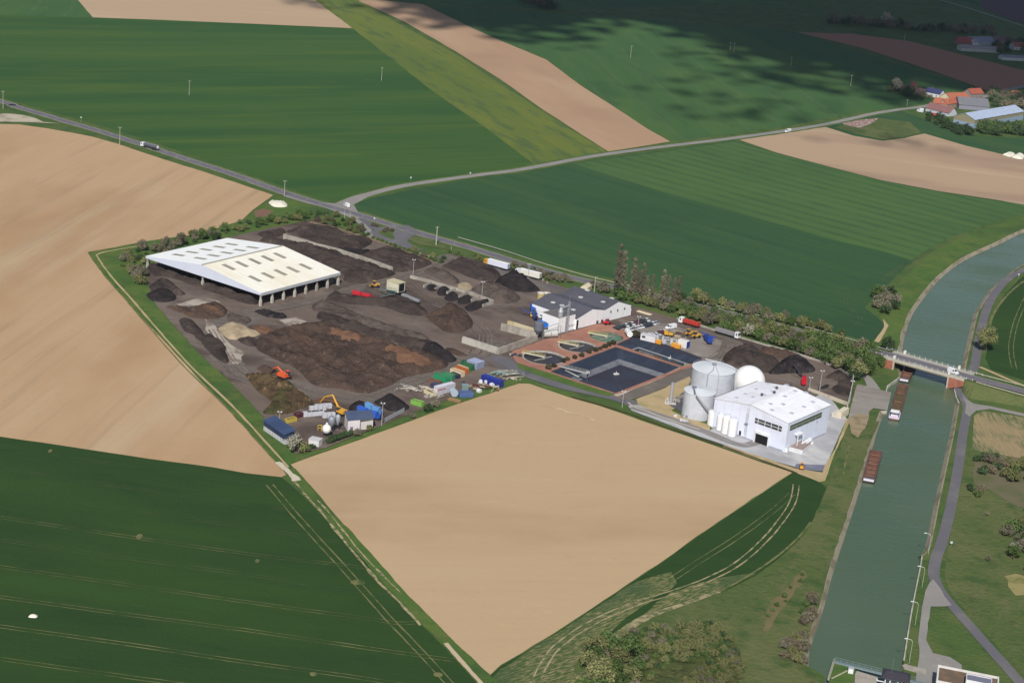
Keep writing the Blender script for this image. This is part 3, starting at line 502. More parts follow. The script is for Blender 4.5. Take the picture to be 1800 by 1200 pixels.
# towpath
ribbon('towpath', [(1850, 448), (1800, 474), (1770, 492), (1746, 520), (1732, 550), (1723, 586), (1716, 625), (1713, 643), (1708, 654)], 4.6, A_tow, 5, jit=.15)
ribbon('towpath', [(1684, 677), (1687, 688), (1693, 700), (1699, 712), (1699, 730), (1693, 760), (1681, 840), (1668, 905), (1656, 950), (1643, 990), (1643, 1018), (1660, 1048), (1692, 1085), (1730, 1128), (1790, 1196), (1830, 1240)], 4.2, A_tow, 6, jit=.15)
patch('gravel_fork', [(1690, 690), (1696, 700), (1712, 710), (1740, 714), (1800, 727), (1900, 745), (1900, 752), (1800, 732), (1740, 719), (1716, 722), (1704, 732), (1696, 726), (1698, 712)], A_pale, 7, .3, 4)
patch('gravel_lot', [(1634, 1024), (1640, 1018), (1650, 1030), (1660, 1048), (1673, 1064), (1660, 1066), (1636, 1066), (1628, 1125), (1640, 1148), (1670, 1155), (1690, 1168), (1690, 1240), (1610, 1240), (1610, 1190), (1616, 1150), (1614, 1120), (1620, 1070), (1626, 1040)], A_pale, 8, .5, 4)
ribbon('sand_path', [(1722, 645), (1745, 655), (1775, 668), (1810, 682)], 2.2, Y_tan, 6)
ribbon('sand_path', [(1736, 590), (1742, 562), (1758, 534), (1782, 508), (1812, 486)], 1.4, T_pale, 6)
0 and ribbon('bank_edging', [(1617, 996), (1610, 1040), (1602, 1072), (1594, 1120), (1588, 1160)], .6, M_conc, 6, off=-.6)
ribbon('earth_bank', [(544, 391), (590, 402), (650, 420), (710, 440), (758, 460)], 3.5, gmat('earth_bank', C(138, 120, 98), [('n', C(100, 104, 66), .15, .15, 0, .45, .65, .7, 6)]), 14, jit=1.0)
ribbon('kerb_line', [(1104, 708), (1112, 714), (1140, 725), (1180, 740), (1230, 756)], .9, MATS['pale_kerb'], 16, jit=.1)
patch('muddy_wash', [(386, 560), (430, 552), (470, 548), (470, 560), (440, 572), (410, 590), (392, 580)], Y_path, 9, 2, 4)
rut = gmat('wheel_rut', C(86, 76, 71), [('n', C(116, 104, 96), .3, .3, 0, .42, .62, .9, 6)])
rutp = gmat('pale_wheel_rut', C(138, 126, 116), [('n', C(108, 97, 90), .3, .3, 0, .42, .62, .9, 6)])
for pts in ([(300, 535), (360, 548), (400, 560), (450, 548), (520, 535), (590, 518), (650, 500), (700, 490), (760, 470), (800, 455)], [(366, 580), (385, 610), (405, 640), (440, 665), (500, 672), (560, 695), (630, 702), (700, 680), (760, 660), (800, 642), (850, 620), (880, 600)], [(1120, 556), (1180, 572), (1250, 592), (1290, 606), (1262, 630), (1250, 645)], [(720, 500), (760, 530), (820, 560), (850, 590), (840, 625)]):
    for o_, mt_ in ((-3.2, rut), (-1.1, rutp), (1.3, rut), (3.1, rutp)):
        for g_ in (-.95, .95): ribbon('wheel_rut', pts, .45, mt_, 11, off=o_+g_, jit=.5)
patch('bushy_ground', [(1140, 1112), (1200, 1098), (1250, 1094), (1290, 1120), (1305, 1165), (1300, 1230), (1040, 1230), (1050, 1150)], gmat('bushy_ground', C(84, 92, 54), [('n', C(104, 108, 66), .2, .2, 0, .42, .66, .8, 7), ('n', C(58, 70, 42), .3, .3, 0, .5, .66, .8, 6)], bump=(.6, 1.2, 6)), 4, 2, 4)
pst = gmat('pale_soil_streak', C(206, 184, 152), [('n', C(188, 162, 131), .15, .3, R(-20), .42, .62, .9, 6)])
ribbon('soil_streak', [(952, 713), (978, 718), (1000, 724), (1020, 730), (1048, 738)], 2.2, pst, 4, jit=2.2)
# ------------------------------------------------------------------ frames for buildings
class FR:
    """local frame at the near corner b: +x runs to c, +y runs to a"""
    def __init__(s, A, B, Cc, z=0):
        a, b, c, d = rectw(A, B, Cc, z); s.o = Vector((b.x, b.y, 0)); s.rz = math.atan2(c.y-b.y, c.x-b.x)
        s.Lx = (c-b).length; s.Ly = (a-b).length; s.M = Matrix.Translation(s.o) @ Matrix.Rotation(s.rz, 4, 'Z'); s.I = s.M.inverted()
    def hit(s, axis, val, px, py):
        o = s.I @ Vector((0, 0, CAM_H)); d = (s.I.to_3x3() @ (P(px, py, 0)-Vector((0, 0, CAM_H))))
        k = 'xyz'.index(axis); t = (val-o[k])/d[k]; return o+d*t
    def zat(s, lx, ly, py):
        w = s.M @ Vector((lx, ly, 0)); lo, hi = 0, 60
        for _ in range(40):
            m_ = (lo+hi)/2
            if pix((w.x, w.y, m_))[1] > py: lo = m_
            else: hi = m_
        return lo
def wmat(name, c, d, st=.5, rough=.6, coord='object'):
    return gmat(name, c, [('n', d, .12, .12, 0, .42, .7, st, 6), ('n', d, .6, .06, R(90), .5, .75, st*.6, 4)], rough, .3, None, 0, coord)
W_white = gmat('white_cladding', C(248, 248, 250), [('n', C(222, 220, 214), .5, .05, 0, .5, .75, .6, 6), ('w', C(218, 218, 220), 5.0, R(90), .2, .5)], .6, .3, None, 0, 'object')
W_blue = gmat('pale_blue_cladding', C(228, 234, 252), [('w', C(196, 202, 222), 4.1, 0, .22, .6), ('w', C(196, 202, 222), 4.1, R(90), .22, .6), ('n', C(204, 208, 222), .1, .1, 0, .45, .7, .5, 6), ('n', C(196, 196, 204), .8, .05, 0, .55, .8, .4, 4)], .55, .3, None, 0, 'object')
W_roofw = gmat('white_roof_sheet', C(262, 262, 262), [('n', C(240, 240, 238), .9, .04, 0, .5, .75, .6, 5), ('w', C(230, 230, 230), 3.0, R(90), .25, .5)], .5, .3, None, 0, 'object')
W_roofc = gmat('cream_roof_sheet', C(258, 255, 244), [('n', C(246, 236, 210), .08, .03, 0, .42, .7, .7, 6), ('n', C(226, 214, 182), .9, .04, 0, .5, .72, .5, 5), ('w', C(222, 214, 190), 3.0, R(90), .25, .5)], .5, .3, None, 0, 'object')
W_roofg = gmat('pale_grey_roof', C(250, 251, 260), [('n', C(228, 226, 230), .12, .12, 0, .42, .7, .6, 6), ('n', C(214, 210, 208), .7, .05, R(90), .52, .75, .4, 5), ('w', C(220, 220, 226), 4.0, R(90), .2, .4)], .6, .3, None, 0, 'object')
W_roofd = wmat('dark_slate_roof', C(92, 92, 102), C(78, 78, 88), .7, .7)
W_dark = wmat('dark_opening', C(30, 28, 30), C(20, 20, 22), .4, .9)
W_glass = wmat('dark_glass', C(66, 70, 76), C(90, 96, 96), .7, .15)
W_sky = wmat('dusty_skylight', C(166, 160, 146), C(140, 134, 120), .6, .4)
W_steel = gmat('galvanised_steel', C(186, 190, 196), [('n', C(150, 152, 158), .8, .8, 0, .4, .7, .7, 5)], .45, .4, None, .3, 'object')
W_tank = gmat('grey_tank_plate', C(206, 211, 220), [('n', C(190, 194, 202), .1, .5, 0, .42, .65, .7, 5), ('n', C(180, 184, 190), .6, .1, 0, .5, .75, .4, 5)], .5, .3, None, 0, 'object')
W_pipe = paint(225, 228, 232, .4)
W_frame = paint(235, 238, 242, .5)
# ------------------------------------------------------------------ the big open compost shed
hE = HT(456, 538, 514); F = FR((252.5, 451), (458.5, 515), (601, 479.5), hE)
hR = F.zat(0, F.Ly/2, 465.5); Lx, Ly = F.Lx, F.Ly
S = empty('open_shed', F.o, F.rz, 'huge open-sided storage shed with white and cream roof slopes on concrete columns', 'shed')
def slab(mb, q, t):   # q four corners, thickness down
    mb.add([tuple(v) for v in q]+[(v[0], v[1], v[2]-t) for v in q], [(0, 1, 2, 3), (7, 6, 5, 4), (0, 4, 5, 1), (1, 5, 6, 2), (2, 6, 7, 3), (3, 7, 4, 0)])
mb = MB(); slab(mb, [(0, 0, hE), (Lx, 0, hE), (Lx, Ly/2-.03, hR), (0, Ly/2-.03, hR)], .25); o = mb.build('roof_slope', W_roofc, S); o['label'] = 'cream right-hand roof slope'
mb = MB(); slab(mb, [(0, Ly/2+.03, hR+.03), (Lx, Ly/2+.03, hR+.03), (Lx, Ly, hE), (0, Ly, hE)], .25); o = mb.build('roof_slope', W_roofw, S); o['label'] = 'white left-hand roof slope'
MB().box(-.3, Lx+.3, Ly/2-.5, Ly/2+.5, hR+.02, hR+.28).build('ridge_cap', paint(176, 172, 158), S)
def skyl(row, left_):
    # rows traced on the slopes, five lights each
    for (x, y) in row:
        # intersect with slope plane by stepping height
        z = hE+2
        for _ in range(30):
            p = F.I @ P(x, y, z); yy = p.y
            z = hE+(hR-hE)*(yy/(Ly/2) if yy < Ly/2 else (Ly-yy)/(Ly/2))
        sl_ = (hR-hE)/(Ly/2)*(1 if p.y < Ly/2 else -1)
        mb = MB(); hx, hy = 1.35, 4.0
        slab(mb, [(p.x-hx, p.y-hy, z-sl_*hy+.16), (p.x+hx, p.y-hy, z-sl_*hy+.16), (p.x+hx, p.y+hy, z+sl_*hy+.16), (p.x-hx, p.y+hy, z+sl_*hy+.16)], .13)
        mb.build('skylight', W_sky, S)
skyl(Z(150, 360, 5, [(820, 442), (938, 418), (1060, 395), (1177, 371), (1285, 348)]), 1)
skyl(Z(150, 360, 5, [(1010, 472), (1127, 447), (1243, 423), (1357, 400), (1470, 376)]), 1)
skyl(Z(150, 360, 5, [(1260, 548), (1375, 522), (1490, 497), (1600, 472), (1710, 447)]), 0)
skyl(Z(150, 360, 5, [(1490, 650), (1605, 622), (1715, 595), (1825, 570), (1935, 543)]), 0)
fas = W_blue
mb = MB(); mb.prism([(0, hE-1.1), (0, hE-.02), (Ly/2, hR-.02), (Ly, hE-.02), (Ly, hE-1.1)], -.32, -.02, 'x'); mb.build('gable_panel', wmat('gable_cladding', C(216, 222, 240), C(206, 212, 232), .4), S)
mb = MB(); mb.prism([(0, hE-1.1), (0, hE-.02), (Ly/2, hR-.02), (Ly, hE-.02), (Ly, hE-1.1)], Lx+.02, Lx+.32, 'x'); mb.build('gable_panel', W_white, S)
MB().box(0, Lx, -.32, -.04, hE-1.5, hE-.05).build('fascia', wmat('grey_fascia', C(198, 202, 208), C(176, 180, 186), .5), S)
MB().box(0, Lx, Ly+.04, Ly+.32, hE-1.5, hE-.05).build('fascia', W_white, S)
def column(x, y, ht, base=1.15):
    mb = MB(); b_ = base/2
    mb.add([(x-b_, y-b_, 0), (x+b_, y-b_, 0), (x+b_, y+b_, 0), (x-b_, y+b_, 0), (x-b_, y-b_, 2.6), (x+b_, y-b_, 2.6), (x+b_, y+b_, 2.6), (x-b_, y+b_, 2.6),
            (x-.35, y-.35, 4), (x+.35, y-.35, 4), (x+.35, y+.35, 4), (x-.35, y+.35, 4), (x-.35, y-.35, ht), (x+.35, y-.35, ht), (x+.35, y+.35, ht), (x-.35, y+.35, ht)],
           [tuple(4*k+a for a in q) for k in range(3) for q in [(0, 1, 5, 4), (1, 2, 6, 5), (2, 3, 7, 6), (3, 0, 4, 7)]]+[(12, 13, 14, 15)])
    return mb.build('column', M_conc, S)
for i in range(8):
    for y in (0.5, Ly-.5): column(.6+(Lx-1.2)*i/7, y, hE-.3)
for y in (Ly/2,): column(.6, y, hR-.5); column(Lx-.6, y, hR-.5)
MB().box(Lx-1.2, Lx-.9, 4, Ly-4, 0, hE-.6).build('back_wall', M_conc, S)
# ------------------------------------------------------------------ retaining walls
def wallrun(name, pts, h, t, label, mat=None, cat='wall', group=None):
    w = [P(*p) for p in pts]; o = w[0]; mb = MB()
    for i in range(len(w)-1):
        a, b = w[i]-o, w[i+1]-o; d = (b-a).normalized(); n = Vector((-d.y, d.x, 0))*t/2; e = d*(t*.45 if i < len(w)-2 else 0)
        k = max(1, int((b-a).length/3))
        for j in range(k):
            p = a+(b-a)*(j/k)+d*.03; q = a+(b-a)*((j+1)/k)-d*.03+(e if j == k-1 else Vector((0, 0, 0)))
            hh = h*(1+random.uniform(-.015, .015))
            mb.add([p-n*1.5, q-n*1.5, q+n*1.5, p+n*1.5, p-n+Vector((0, 0, hh)), q-n+Vector((0, 0, hh)), q+n+Vector((0, 0, hh)), p+n+Vector((0, 0, hh))],
                   [(0, 3, 2, 1), (4, 5, 6, 7), (0, 1, 5, 4), (1, 2, 6, 5), (2, 3, 7, 6), (3, 0, 4, 7)])
    ob = mb.build(name, mat or M_conc); ob.location = o
    return tag(ob, label, cat, group)
M_conc2 = gmat('weathered_concrete', C(170, 164, 154), [('n', C(140, 132, 124), .2, .2, 0, .42, .66, .8, 6), ('n', C(196, 190, 180), .4, .1, 0, .55, .75, .6, 5)])
wallrun('retaining_wall', Z(450, 360, 5, [(245, 298), (500, 375), (700, 425), (950, 505), (1195, 592)]), 3.0, 1.2, 'long grey concrete retaining wall between dark compost windrows behind the shed', M_conc2)
wallrun('bay_wall', Z(450, 360, 5, [(1355, 645), (1500, 680), (1700, 740)])+Z(700, 420, 5, [(600, 478), (835, 565)]), 1.8, .8, 'long low concrete spine wall behind the row of material bays', M_conc2)
for i, (a, b) in enumerate([((222, 430), (290, 398)), ((320, 455), (395, 425)), ((425, 488), (500, 455)), ((530, 520), (610, 488)), ((640, 552), (725, 520)), ((740, 600), (832, 570))]):
    wallrun('bay_divider', Z(700, 420, 5, [a, b]), 1.6, .7, 'short concrete divider wall, number %s from the left along the bay spine wall' % ['one', 'two', 'three', 'four', 'five', 'six'][i], M_conc2, 'wall', 'concrete bay dividers')
wallrun('bunker_wall', Z(700, 420, 5, [(565, 910), (870, 1010)]), 3.2, 1.1, 'pale concrete bunker wall running beside the yard road', M_conc)
wallrun('bunker_wall', Z(700, 420, 5, [(872, 1015), (1215, 890)]), 3.0, 1.1, 'grey concrete bunker wall along the edge of the red paving', M_conc2)
wallrun('bunker_wall', Z(700, 420, 5, [(905, 800), (1215, 880)]), 3.6, 1.1, 'thick grey concrete wall of the empty bunker, nearest of two parallel walls', M_conc2)
wallrun('bunker_wall', Z(700, 420, 5, [(960, 765), (1200, 838)]), 3.0, .9, 'cream stained concrete wall beside the blue machines, farther of two parallel walls', gmat('cream_wall', C(206, 196, 164), [('n', C(178, 150, 96), .1, .1, 0, .45, .65, .8, 5)]))
wallrun('plot_wall', [(1499, 667), (1497, 685), (1489, 718)], 3.2, .4, 'thin pale concrete boundary wall between the compost yard and the quay', M_conc)
# ------------------------------------------------------------------ dark roofed white warehouse
hW = HT(1112, 556.6, 538); F = FR((933.4, 533.8), (1013.3, 560.7), (1114.3, 538), hW); Lx, Ly = F.Lx, F.Ly
S = empty('warehouse', F.o, F.rz, 'white warehouse with two dark grey gabled roofs beside the red brick terrace', 'warehouse')
r1 = .27; vl = .50; r2 = .74
zr = hW+3.4; zv = hW+1.2; prof = [(0, hW), (Lx*r1, zr), (Lx*vl, zv), (Lx*r2, zr+.6), (Lx, hW)]
mb = MB(); mb.prism([(0, 0)]+[(p[0], p[1]-.05) for p in prof]+[(Lx, 0)], 0, Ly, 'y'); mb.build('wall', W_white, S)
mb = MB()
for i in range(4):
    (xa, za), (xb, zb_) = prof[i], prof[i+1]
    e0 = .25 if i == 0 else 0; e1 = .25 if i == 3 else 0
    slab(mb, [(xa-e0, -.2, za+.2), (xb+e1, -.2, zb_+.2), (xb+e1, Ly+.2, zb_+.2), (xa-e0, Ly+.2, za+.2)], .19)
mb.build('roof', W_roofd, S)
def roofz(x):
    for (xa, za), (xb, zb_) in zip(prof, prof[1:]):
        if xa <= x <= xb: return za+(zb_-za)*(x-xa)/(xb-xa)
    return hW
for (x, y) in Z(920, 500, 8.571, [(450, 260), (585, 305), (755, 368), (865, 190), (1200, 278), (1335, 322), (1325, 252), (1460, 297), (960, 140)]):
    p = F.hit('z', hW+2.4, x, y)
    if 1 < p.x < Lx-1 and 1 < p.y < Ly-1:
        z = roofz(p.x)+.22; mb = MB(); mb.box(p.x-1, p.x+1, p.y-1, p.y+1, z, z+.5, .2); mb.build('skylight', paint(205, 205, 205, .4), S)
for (x, y) in Z(920, 500, 8.571, [(1113, 572), (1185, 556), (1245, 550)]):
    p = F.hit('y', 0, x, y); MB().box(p.x-.8, p.x+.8, -.05, .02, max(.3, p.z-1), p.z+1).build('window', W_glass, S)
for (x, y) in Z(920, 500, 8.571, [(1315, 405), (1418, 385), (1522, 358), (1625, 335)]):
    p = F.hit('y', 0, x, y); MB().box(p.x-.3, p.x+.3, -.35, .02, p.z-.5, p.z+.5).build('wall_vent', paint(90, 92, 98), S)
p = F.hit('y', 0, *Z(920, 500, 8.571, [(808, 640)])[0]); MB().box(p.x-.7, p.x+.7, -.06, .02, 0, 5).build('door', W_dark, S)
MB().box(0.05, Lx-.05, -.08, -.01, 0.02, .5).build('plinth', paint(110, 108, 112), S)
# tower block in front
hT = HT(980.7, 586.4, 559); F2 = FR((953.8, 549), (982.4, 559), (1012.4, 552), hT)
T = empty('tower_annex', F2.o, F2.rz, 'square white flat-roofed annex tower with stair mast at the corner of the warehouse', 'annex')
MB().box(0, F2.Lx, 0, F2.Ly, 0, hT).build('wall', W_white, T)
mb = MB(); slab(mb, [(-.1, -.1, hT+.2), (F2.Lx+.1, -.1, hT+.2), (F2.Lx+.1, F2.Ly+.1, hT+.2), (-.1, F2.Ly+.1, hT+.2)], .19); mb.build('roof', wmat('annex_roof', C(108, 106, 106), C(126, 120, 112), .8), T)
mb = MB(); mb.cyl((2.2, 1, hT+.2), (2.2, 1, hT+2.6), 1.3, n=12); mb.cyl((2.2, 1, hT+2.6), (2.2, 1, hT+5), 1.5, .5, 12); mb.cyl((2.2, 1, hT+5), (2.2, 1, hT+6), .4, n=8); mb.build('cyclone_filter', W_steel, T)
mb = MB()   # lattice mast against the wall
mx, my = F2.Lx*.47, -.9
for dx in (-.4, .4):
    for dy in (-.4, .4): mb.cyl((mx+dx, my+dy, 0), (mx+dx, my+dy, hT+8), .09, n=5)
for k in range(int(hT+8)):
    mb.cyl((mx-.4, my-.4, k), (mx+.4, my-.4, k+1), .05, n=4); mb.cyl((mx-.4, my+.4, k+1), (mx+.4, my+.4, k), .05, n=4); mb.cyl((mx-.4, my-.4, k), (mx-.4, my+.4, k+1), .05, n=4)
mb.cyl((mx, my, hT+8), (mx, my, hT+11), .06, n=4)
mb.build('lattice_mast', W_steel, T)
MB().box(mx-.7, mx+.7, -.3, -.02, 0, hT-.5).build('elevator_duct', W_steel, T)
MB().cyl((mx, my, hT+6), (2.2, 1, hT+4.5), .3, n=8).build('duct', W_steel, T)
mb = MB()
for k, (h_, w_) in enumerate([(.9, .7), (.9, .9), (.9, .5), (.9, .8)]):     # small illegible lettering on the wall
    mb = MB(); x = F2.Lx*.66+k*1.25; mb.box(x, x+.18, -.05, -.01, hT-6.2, hT-5.2); mb.box(x+.18, x+w_, -.05, -.01, hT-5.4, hT-5.2); mb.box(x+.18, x+w_, -.05, -.01, hT-5.85, hT-5.7)
    if k != 1: mb.box(x+w_-.15, x+w_, -.05, -.01, hT-6.2, hT-5.85)
    mb.build('wall_letter', paint(60, 62, 66), T)
# ------------------------------------------------------------------ pale blue methanisation hall
hH = HT(1380, 795, 743); F = FR((1263, 698), (1386, 743.5), (1450.5, 709), hH); Lx, Ly = F.Lx, F.Ly
S = empty('process_hall', F.o, F.rz, 'large pale blue clad hall with grey roof and strip windows near the canal', 'hall')
hr = hH+2.6
mb = MB(); mb.prism([(0, 0), (0, hH), (Ly/2, hr), (Ly, hH), (Ly, 0)], 0, Lx, 'x'); mb.build('wall', W_blue, S)
mb = MB()
slab(mb, [(-.3, -.3, hH+.2), (Lx+.3, -.3, hH+.2), (Lx+.3, Ly/2, hr+.22), (-.3, Ly/2, hr+.22)], .19)
slab(mb, [(-.3, Ly/2, hr+.22), (Lx+.3, Ly/2, hr+.22), (Lx+.3, Ly+.3, hH+.2), (-.3, Ly+.3, hH+.2)], .19)
mb.build('roof', W_roofg, S)
MB().box(-.1, Lx+.1, Ly+.31, Ly+.6, hH-.3, hH+.35).build('roof_edge', paint(110, 108, 104), S)
for (x, y) in Z(1270, 650, 8.571, [(1030, 262), (813, 310), (775, 390), (588, 415)]):
    p = F.hit('z', hH+1.5, x, y); z = hH+(hr-hH)*(1-abs(p.y-Ly/2)/(Ly/2))+.2
    mb = MB(); mb.cyl((p.x, p.y, z), (p.x, p.y, z+.9), .45, n=10); mb.cyl((p.x, p.y, z+.9), (p.x, p.y, z+1.3), .8, .3, 10); mb.build('roof_fan', paint(84, 84, 92), S)
for (x, y) in Z(1270, 650, 8.571, [(505, 282), (345, 360), (210, 418), (458, 432), (680, 200), (785, 278), (745, 358), (932, 430), (958, 252), (1085, 352), (1250, 358), (1360, 470), (1225, 540), (910, 530), (718, 540), (740, 615), (1040, 632), (630, 412)]):
    p = F.hit('z', hH+1.5, x, y); z = hH+(hr-hH)*(1-abs(p.y-Ly/2)/(Ly/2))+.2
    mb = MB(); mb.box(p.x-1.1, p.x+1.1, p.y-.9, p.y+.9, z-.1, z+.3, .12); mb.build('roof_hatch', paint(200, 202, 216, .4), S)
def wallquad(axis, pts):
    q = [F.hit(axis, 0, x, y) for x, y in pts]; k = 1 if axis == 'x' else 0
    return min(v[k] for v in q), max(v[k] for v in q), sum(sorted(v.z for v in q)[:2])/2, sum(sorted(v.z for v in q)[2:])/2
t0, t1, z0, z1 = wallquad('x', Z(1150, 610, 5, [(888, 625), (1122, 690), (1118, 738), (885, 670)]))
mb = MB(); mb.box(-.06, .02, t0, t1, z0, z1); w = mb.build('strip_window', W_glass, S)
mb = MB(); mb.box(-.12, -.07, t0, t1, (z0+z1)/2-.1, (z0+z1)/2+.1)
for k in (.12, .38, .62, .88): mb.box(-.12, -.07, t0+(t1-t0)*k-.12, t0+(t1-t0)*k+.12, z0, (z0+z1)/2-.11); mb.box(-.12, -.07, t0+(t1-t0)*k-.12, t0+(t1-t0)*k+.12, (z0+z1)/2+.11, z1)
mb.build('mullions', W_frame, w)
t0, t1, z0, z1 = wallquad('y', Z(1150, 610, 5, [(1195, 697), (1475, 560), (1470, 605), (1193, 745)]))
mb = MB(); mb.box(t0, t1, -.06, .02, z0, z1); w = mb.build('strip_window', wmat('olive_glass', C(92, 100, 88), C(112, 120, 100), .6, .2), S)
mb = MB(); mb.box(t0, t1, -.12, -.07, (z0+z1)/2-.1, (z0+z1)/2+.1)
for k in (.2, .4, .6, .8): mb.box(t0+(t1-t0)*k-.08, t0+(t1-t0)*k+.08, -.12, -.07, z0, (z0+z1)/2-.11)
mb.build('mullions', paint(170, 176, 168), w)
t0, t1, z0, z1 = wallquad('x', Z(1150, 610, 5, [(895, 755), (1005, 785), (998, 845), (888, 815)]))
d_ = MB().box(-.08, .02, t0, t1, 0.02, z1).build('roller_door', W_dark, S)
mb = MB(); mb.box(-.6, .02, t0-.5, t1+.5, z1+.05, z1+1.1); mb.box(-.6, .02, t0-.6, t0-.05, 0.02, z1+.04); mb.box(-.6, .02, t1+.05, t1+.6, 0.02, z1+.04); mb.build('door_frame', W_frame, S)
mb = MB()
mb.box(-.3, -.02, 1, t0-.7, 0.02, .9); mb.box(-.3, -.02, t1+.7, Ly-1, 0.02, .9); mb.box(4, Lx-1, -.3, -.02, 0.02, .9); mb.build('plinth', paint(168, 172, 182), S)
# caged ladder on the left wall
p = F.hit('x', 0, *Z(1150, 610, 5, [(812, 700)])[0]); ly = p.y; mb = MB()
for dy in (-.45, .45): mb.cyl((-.35, ly+dy, 0), (-.35, ly+dy, hH+1), .06, n=4)
for k in range(int(hH)):
    mb.cyl((-.35, ly-.45, k), (-.35, ly+.45, k), .04, n=4)
    if k > 3:
        for a in range(5):
            t = math.pi*a/4; t2 = math.pi*(a+1)/4
            if a < 4: mb.cyl((-.35-.8*math.sin(t), ly+.5*math.cos(t), k), (-.35-.8*math.sin(t2), ly+.5*math.cos(t2), k), .04, n=4)
mb.box(-1.2, -.02, ly-.8, ly+.8, hH*.55, hH*.55+.1); mb.build('cage_ladder', W_steel, S)
p = F.hit('x', 0, *Z(1150, 610, 5, [(752, 770)])[0]); MB().box(-.06, .02, p.y-.5, p.y+.5, 1, 3).build('side_door', W_dark, S)
for (x, y) in Z(1150, 610, 5, [(1430, 655)]): p = F.hit('y', 0, x, y); MB().box(p.x-.4, p.x+.4, -.1, .02, p.z-.4, p.z+.4).build('wall_vent', paint(160, 166, 180), S)
# canopy, conveyors and platform on the right wall
t0, t1, z0, z1 = wallquad('y', Z(1150, 610, 5, [(1232, 765), (1280, 750), (1275, 800), (1232, 840)]))
mb = MB(); mb.box(t0, t1, -2, -.02, z1, z1+.4); mb.box(t0, t0+.3, -2, -1.7, 0, z1-.01); mb.box(t1-.3, t1, -2, -1.7, 0, z1-.01); mb.build('canopy', W_frame, S)
mb = MB()
a0 = F.hit('y', -2.5, *Z(1150, 610, 5, [(1240, 850)])[0]); b0 = F.hit('y', -2.5, *Z(1150, 610, 5, [(1390, 775)])[0])
mb.cyl((a0.x, -2.5, 1.2), (b0.x, -1.6, 2.6), .55, n=8); mb.cyl((a0.x+2, -3.6, 1.0), (b0.x-1, -2.9, 2.8), .35, n=8)
for k in range(5):
    x = a0.x+(b0.x-a0.x)*k/4; mb.box(x-.1, x+.1, -3.4, -1.6, 0, 1.6)
mb.build('pipe_conveyor', W_frame, S)
pb = P(*Z(1150, 610, 5, [(1300, 948)])[0]); F3 = FR(Z(1150, 610, 5, [(1192, 910)])[0], Z(1150, 610, 5, [(1300, 948)])[0], Z(1150, 610, 5, [(1340, 880)])[0])
B_ = empty('loading_block', F3.o, F3.rz, 'low white concrete loading block with brown deck at the corner of the pale blue hall', 'platform')
MB().box(0, F3.Lx, 0, F3.Ly, 0, 2.1).build('block', paint(222, 224, 228), B_)
MB().box(.2, F3.Lx-.2, .2, F3.Ly-.2, 2.12, 2.3).build('deck', paint(158, 138, 132), B_)
F3 = FR(Z(1150, 610, 5, [(1146, 925)])[0], Z(1150, 610, 5, [(1168, 930)])[0], Z(1150, 610, 5, [(1190, 905)])[0])
B_ = empty('utility_cabinet', F3.o, F3.rz, 'small white utility cabinet standing at the near corner of the pale blue hall', 'cabinet')
MB().box(0, F3.Lx, 0, F3.Ly, 0, 2.3).build('body', W_frame, B_); MB().box(-.1, F3.Lx+.1, -.1, F3.Ly+.1, 2.31, 2.45).build('lid', paint(200, 204, 210), B_)
# ------------------------------------------------------------------ tanks
def tank(name, cpx, r, h, label, roofh, mat):
    c = P(*cpx); t = empty(name, c, 0, label, 'tank')
    mb = MB(); mb.lathe([(r, 0), (r, h)], 48); mb.build('shell', mat, t, False)
    for p_ in t.children[0].data.polygons if t.children else []: pass
    mb = MB(); mb.lathe([(r+.15, h-.1), (r+.15, h+.12), (r*.5, h+roofh*.55), (.3, h+roofh)], 48); mb.build('roof', wmat(name+'_roof', C(220, 225, 232), C(206, 210, 218), .6), t)
    return t, c
def sm_(t):
    for ch in bpy.data.objects:
        if ch.parent == t and ch.name.startswith(('shell', 'dome')):
            for q in ch.data.polygons: q.use_smooth = True
def base_from_front(front_px, r):   # centre of a round base whose nearest point to the viewer is given
    f = P(*front_px); d = Vector((f.x, f.y, 0)).normalized(); return pix(f+d*r)
cb = base_from_front((1247, 711), 9.9); hb = HT(1247, 711, 659)
t1_, c1 = tank('digester_tank', cb, 9.9, hb, 'tallest and widest light grey digester tank with conical roof', 1.6, W_tank)
cs = base_from_front((1224, 739.5), 7.0); hs = HT(1224, 739.5, 696)
t2_, c2 = tank('storage_tank', cs, 7.0, hs, 'smaller light grey tank with a diagonal stair in front of the tallest tank', 1.3, W_tank)
sm_(t1_); sm_(t2_)
def spiral(parent, r, h, a0, a1, n=26, w=.9, mat=W_steel):
    mb = MB()
    for i in range(n):
        t = a0+(a1-a0)*i/n; tn = a0+(a1-a0)*(i+1)/n; z = h*i/n; zn = h*(i+1)/n
        mb.add([(r*math.cos(t), r*math.sin(t), z), ((r+w)*math.cos(t), (r+w)*math.sin(t), z), ((r+w)*math.cos(tn), (r+w)*math.sin(tn), zn), (r*math.cos(tn), r*math.sin(tn), zn)], [(0, 1, 2, 3)])
        mb.cyl(((r+w)*math.cos(t), (r+w)*math.sin(t), z), ((r+w)*math.cos(t), (r+w)*math.sin(t), z+1.1), .05, n=4)
        mb.cyl(((r+w)*math.cos(t), (r+w)*math.sin(t), z+1.1), ((r+w)*math.cos(tn), (r+w)*math.sin(tn), zn+1.1), .06, n=4)
        mb.cyl(((r+w)*math.cos(t), (r+w)*math.sin(t), z-.15), ((r+w)*math.cos(tn), (r+w)*math.sin(tn), zn-.15), .12, n=4)
    mb.build('stair', mat, parent)
dstair = paint(128, 130, 140)
spiral(t2_, 7.1, hs+.2, R(-32), R(-108), mat=dstair)
mb = MB(); mb.box(-3.2, -2.4, -6.9, 0, hs+.6, hs+.9)
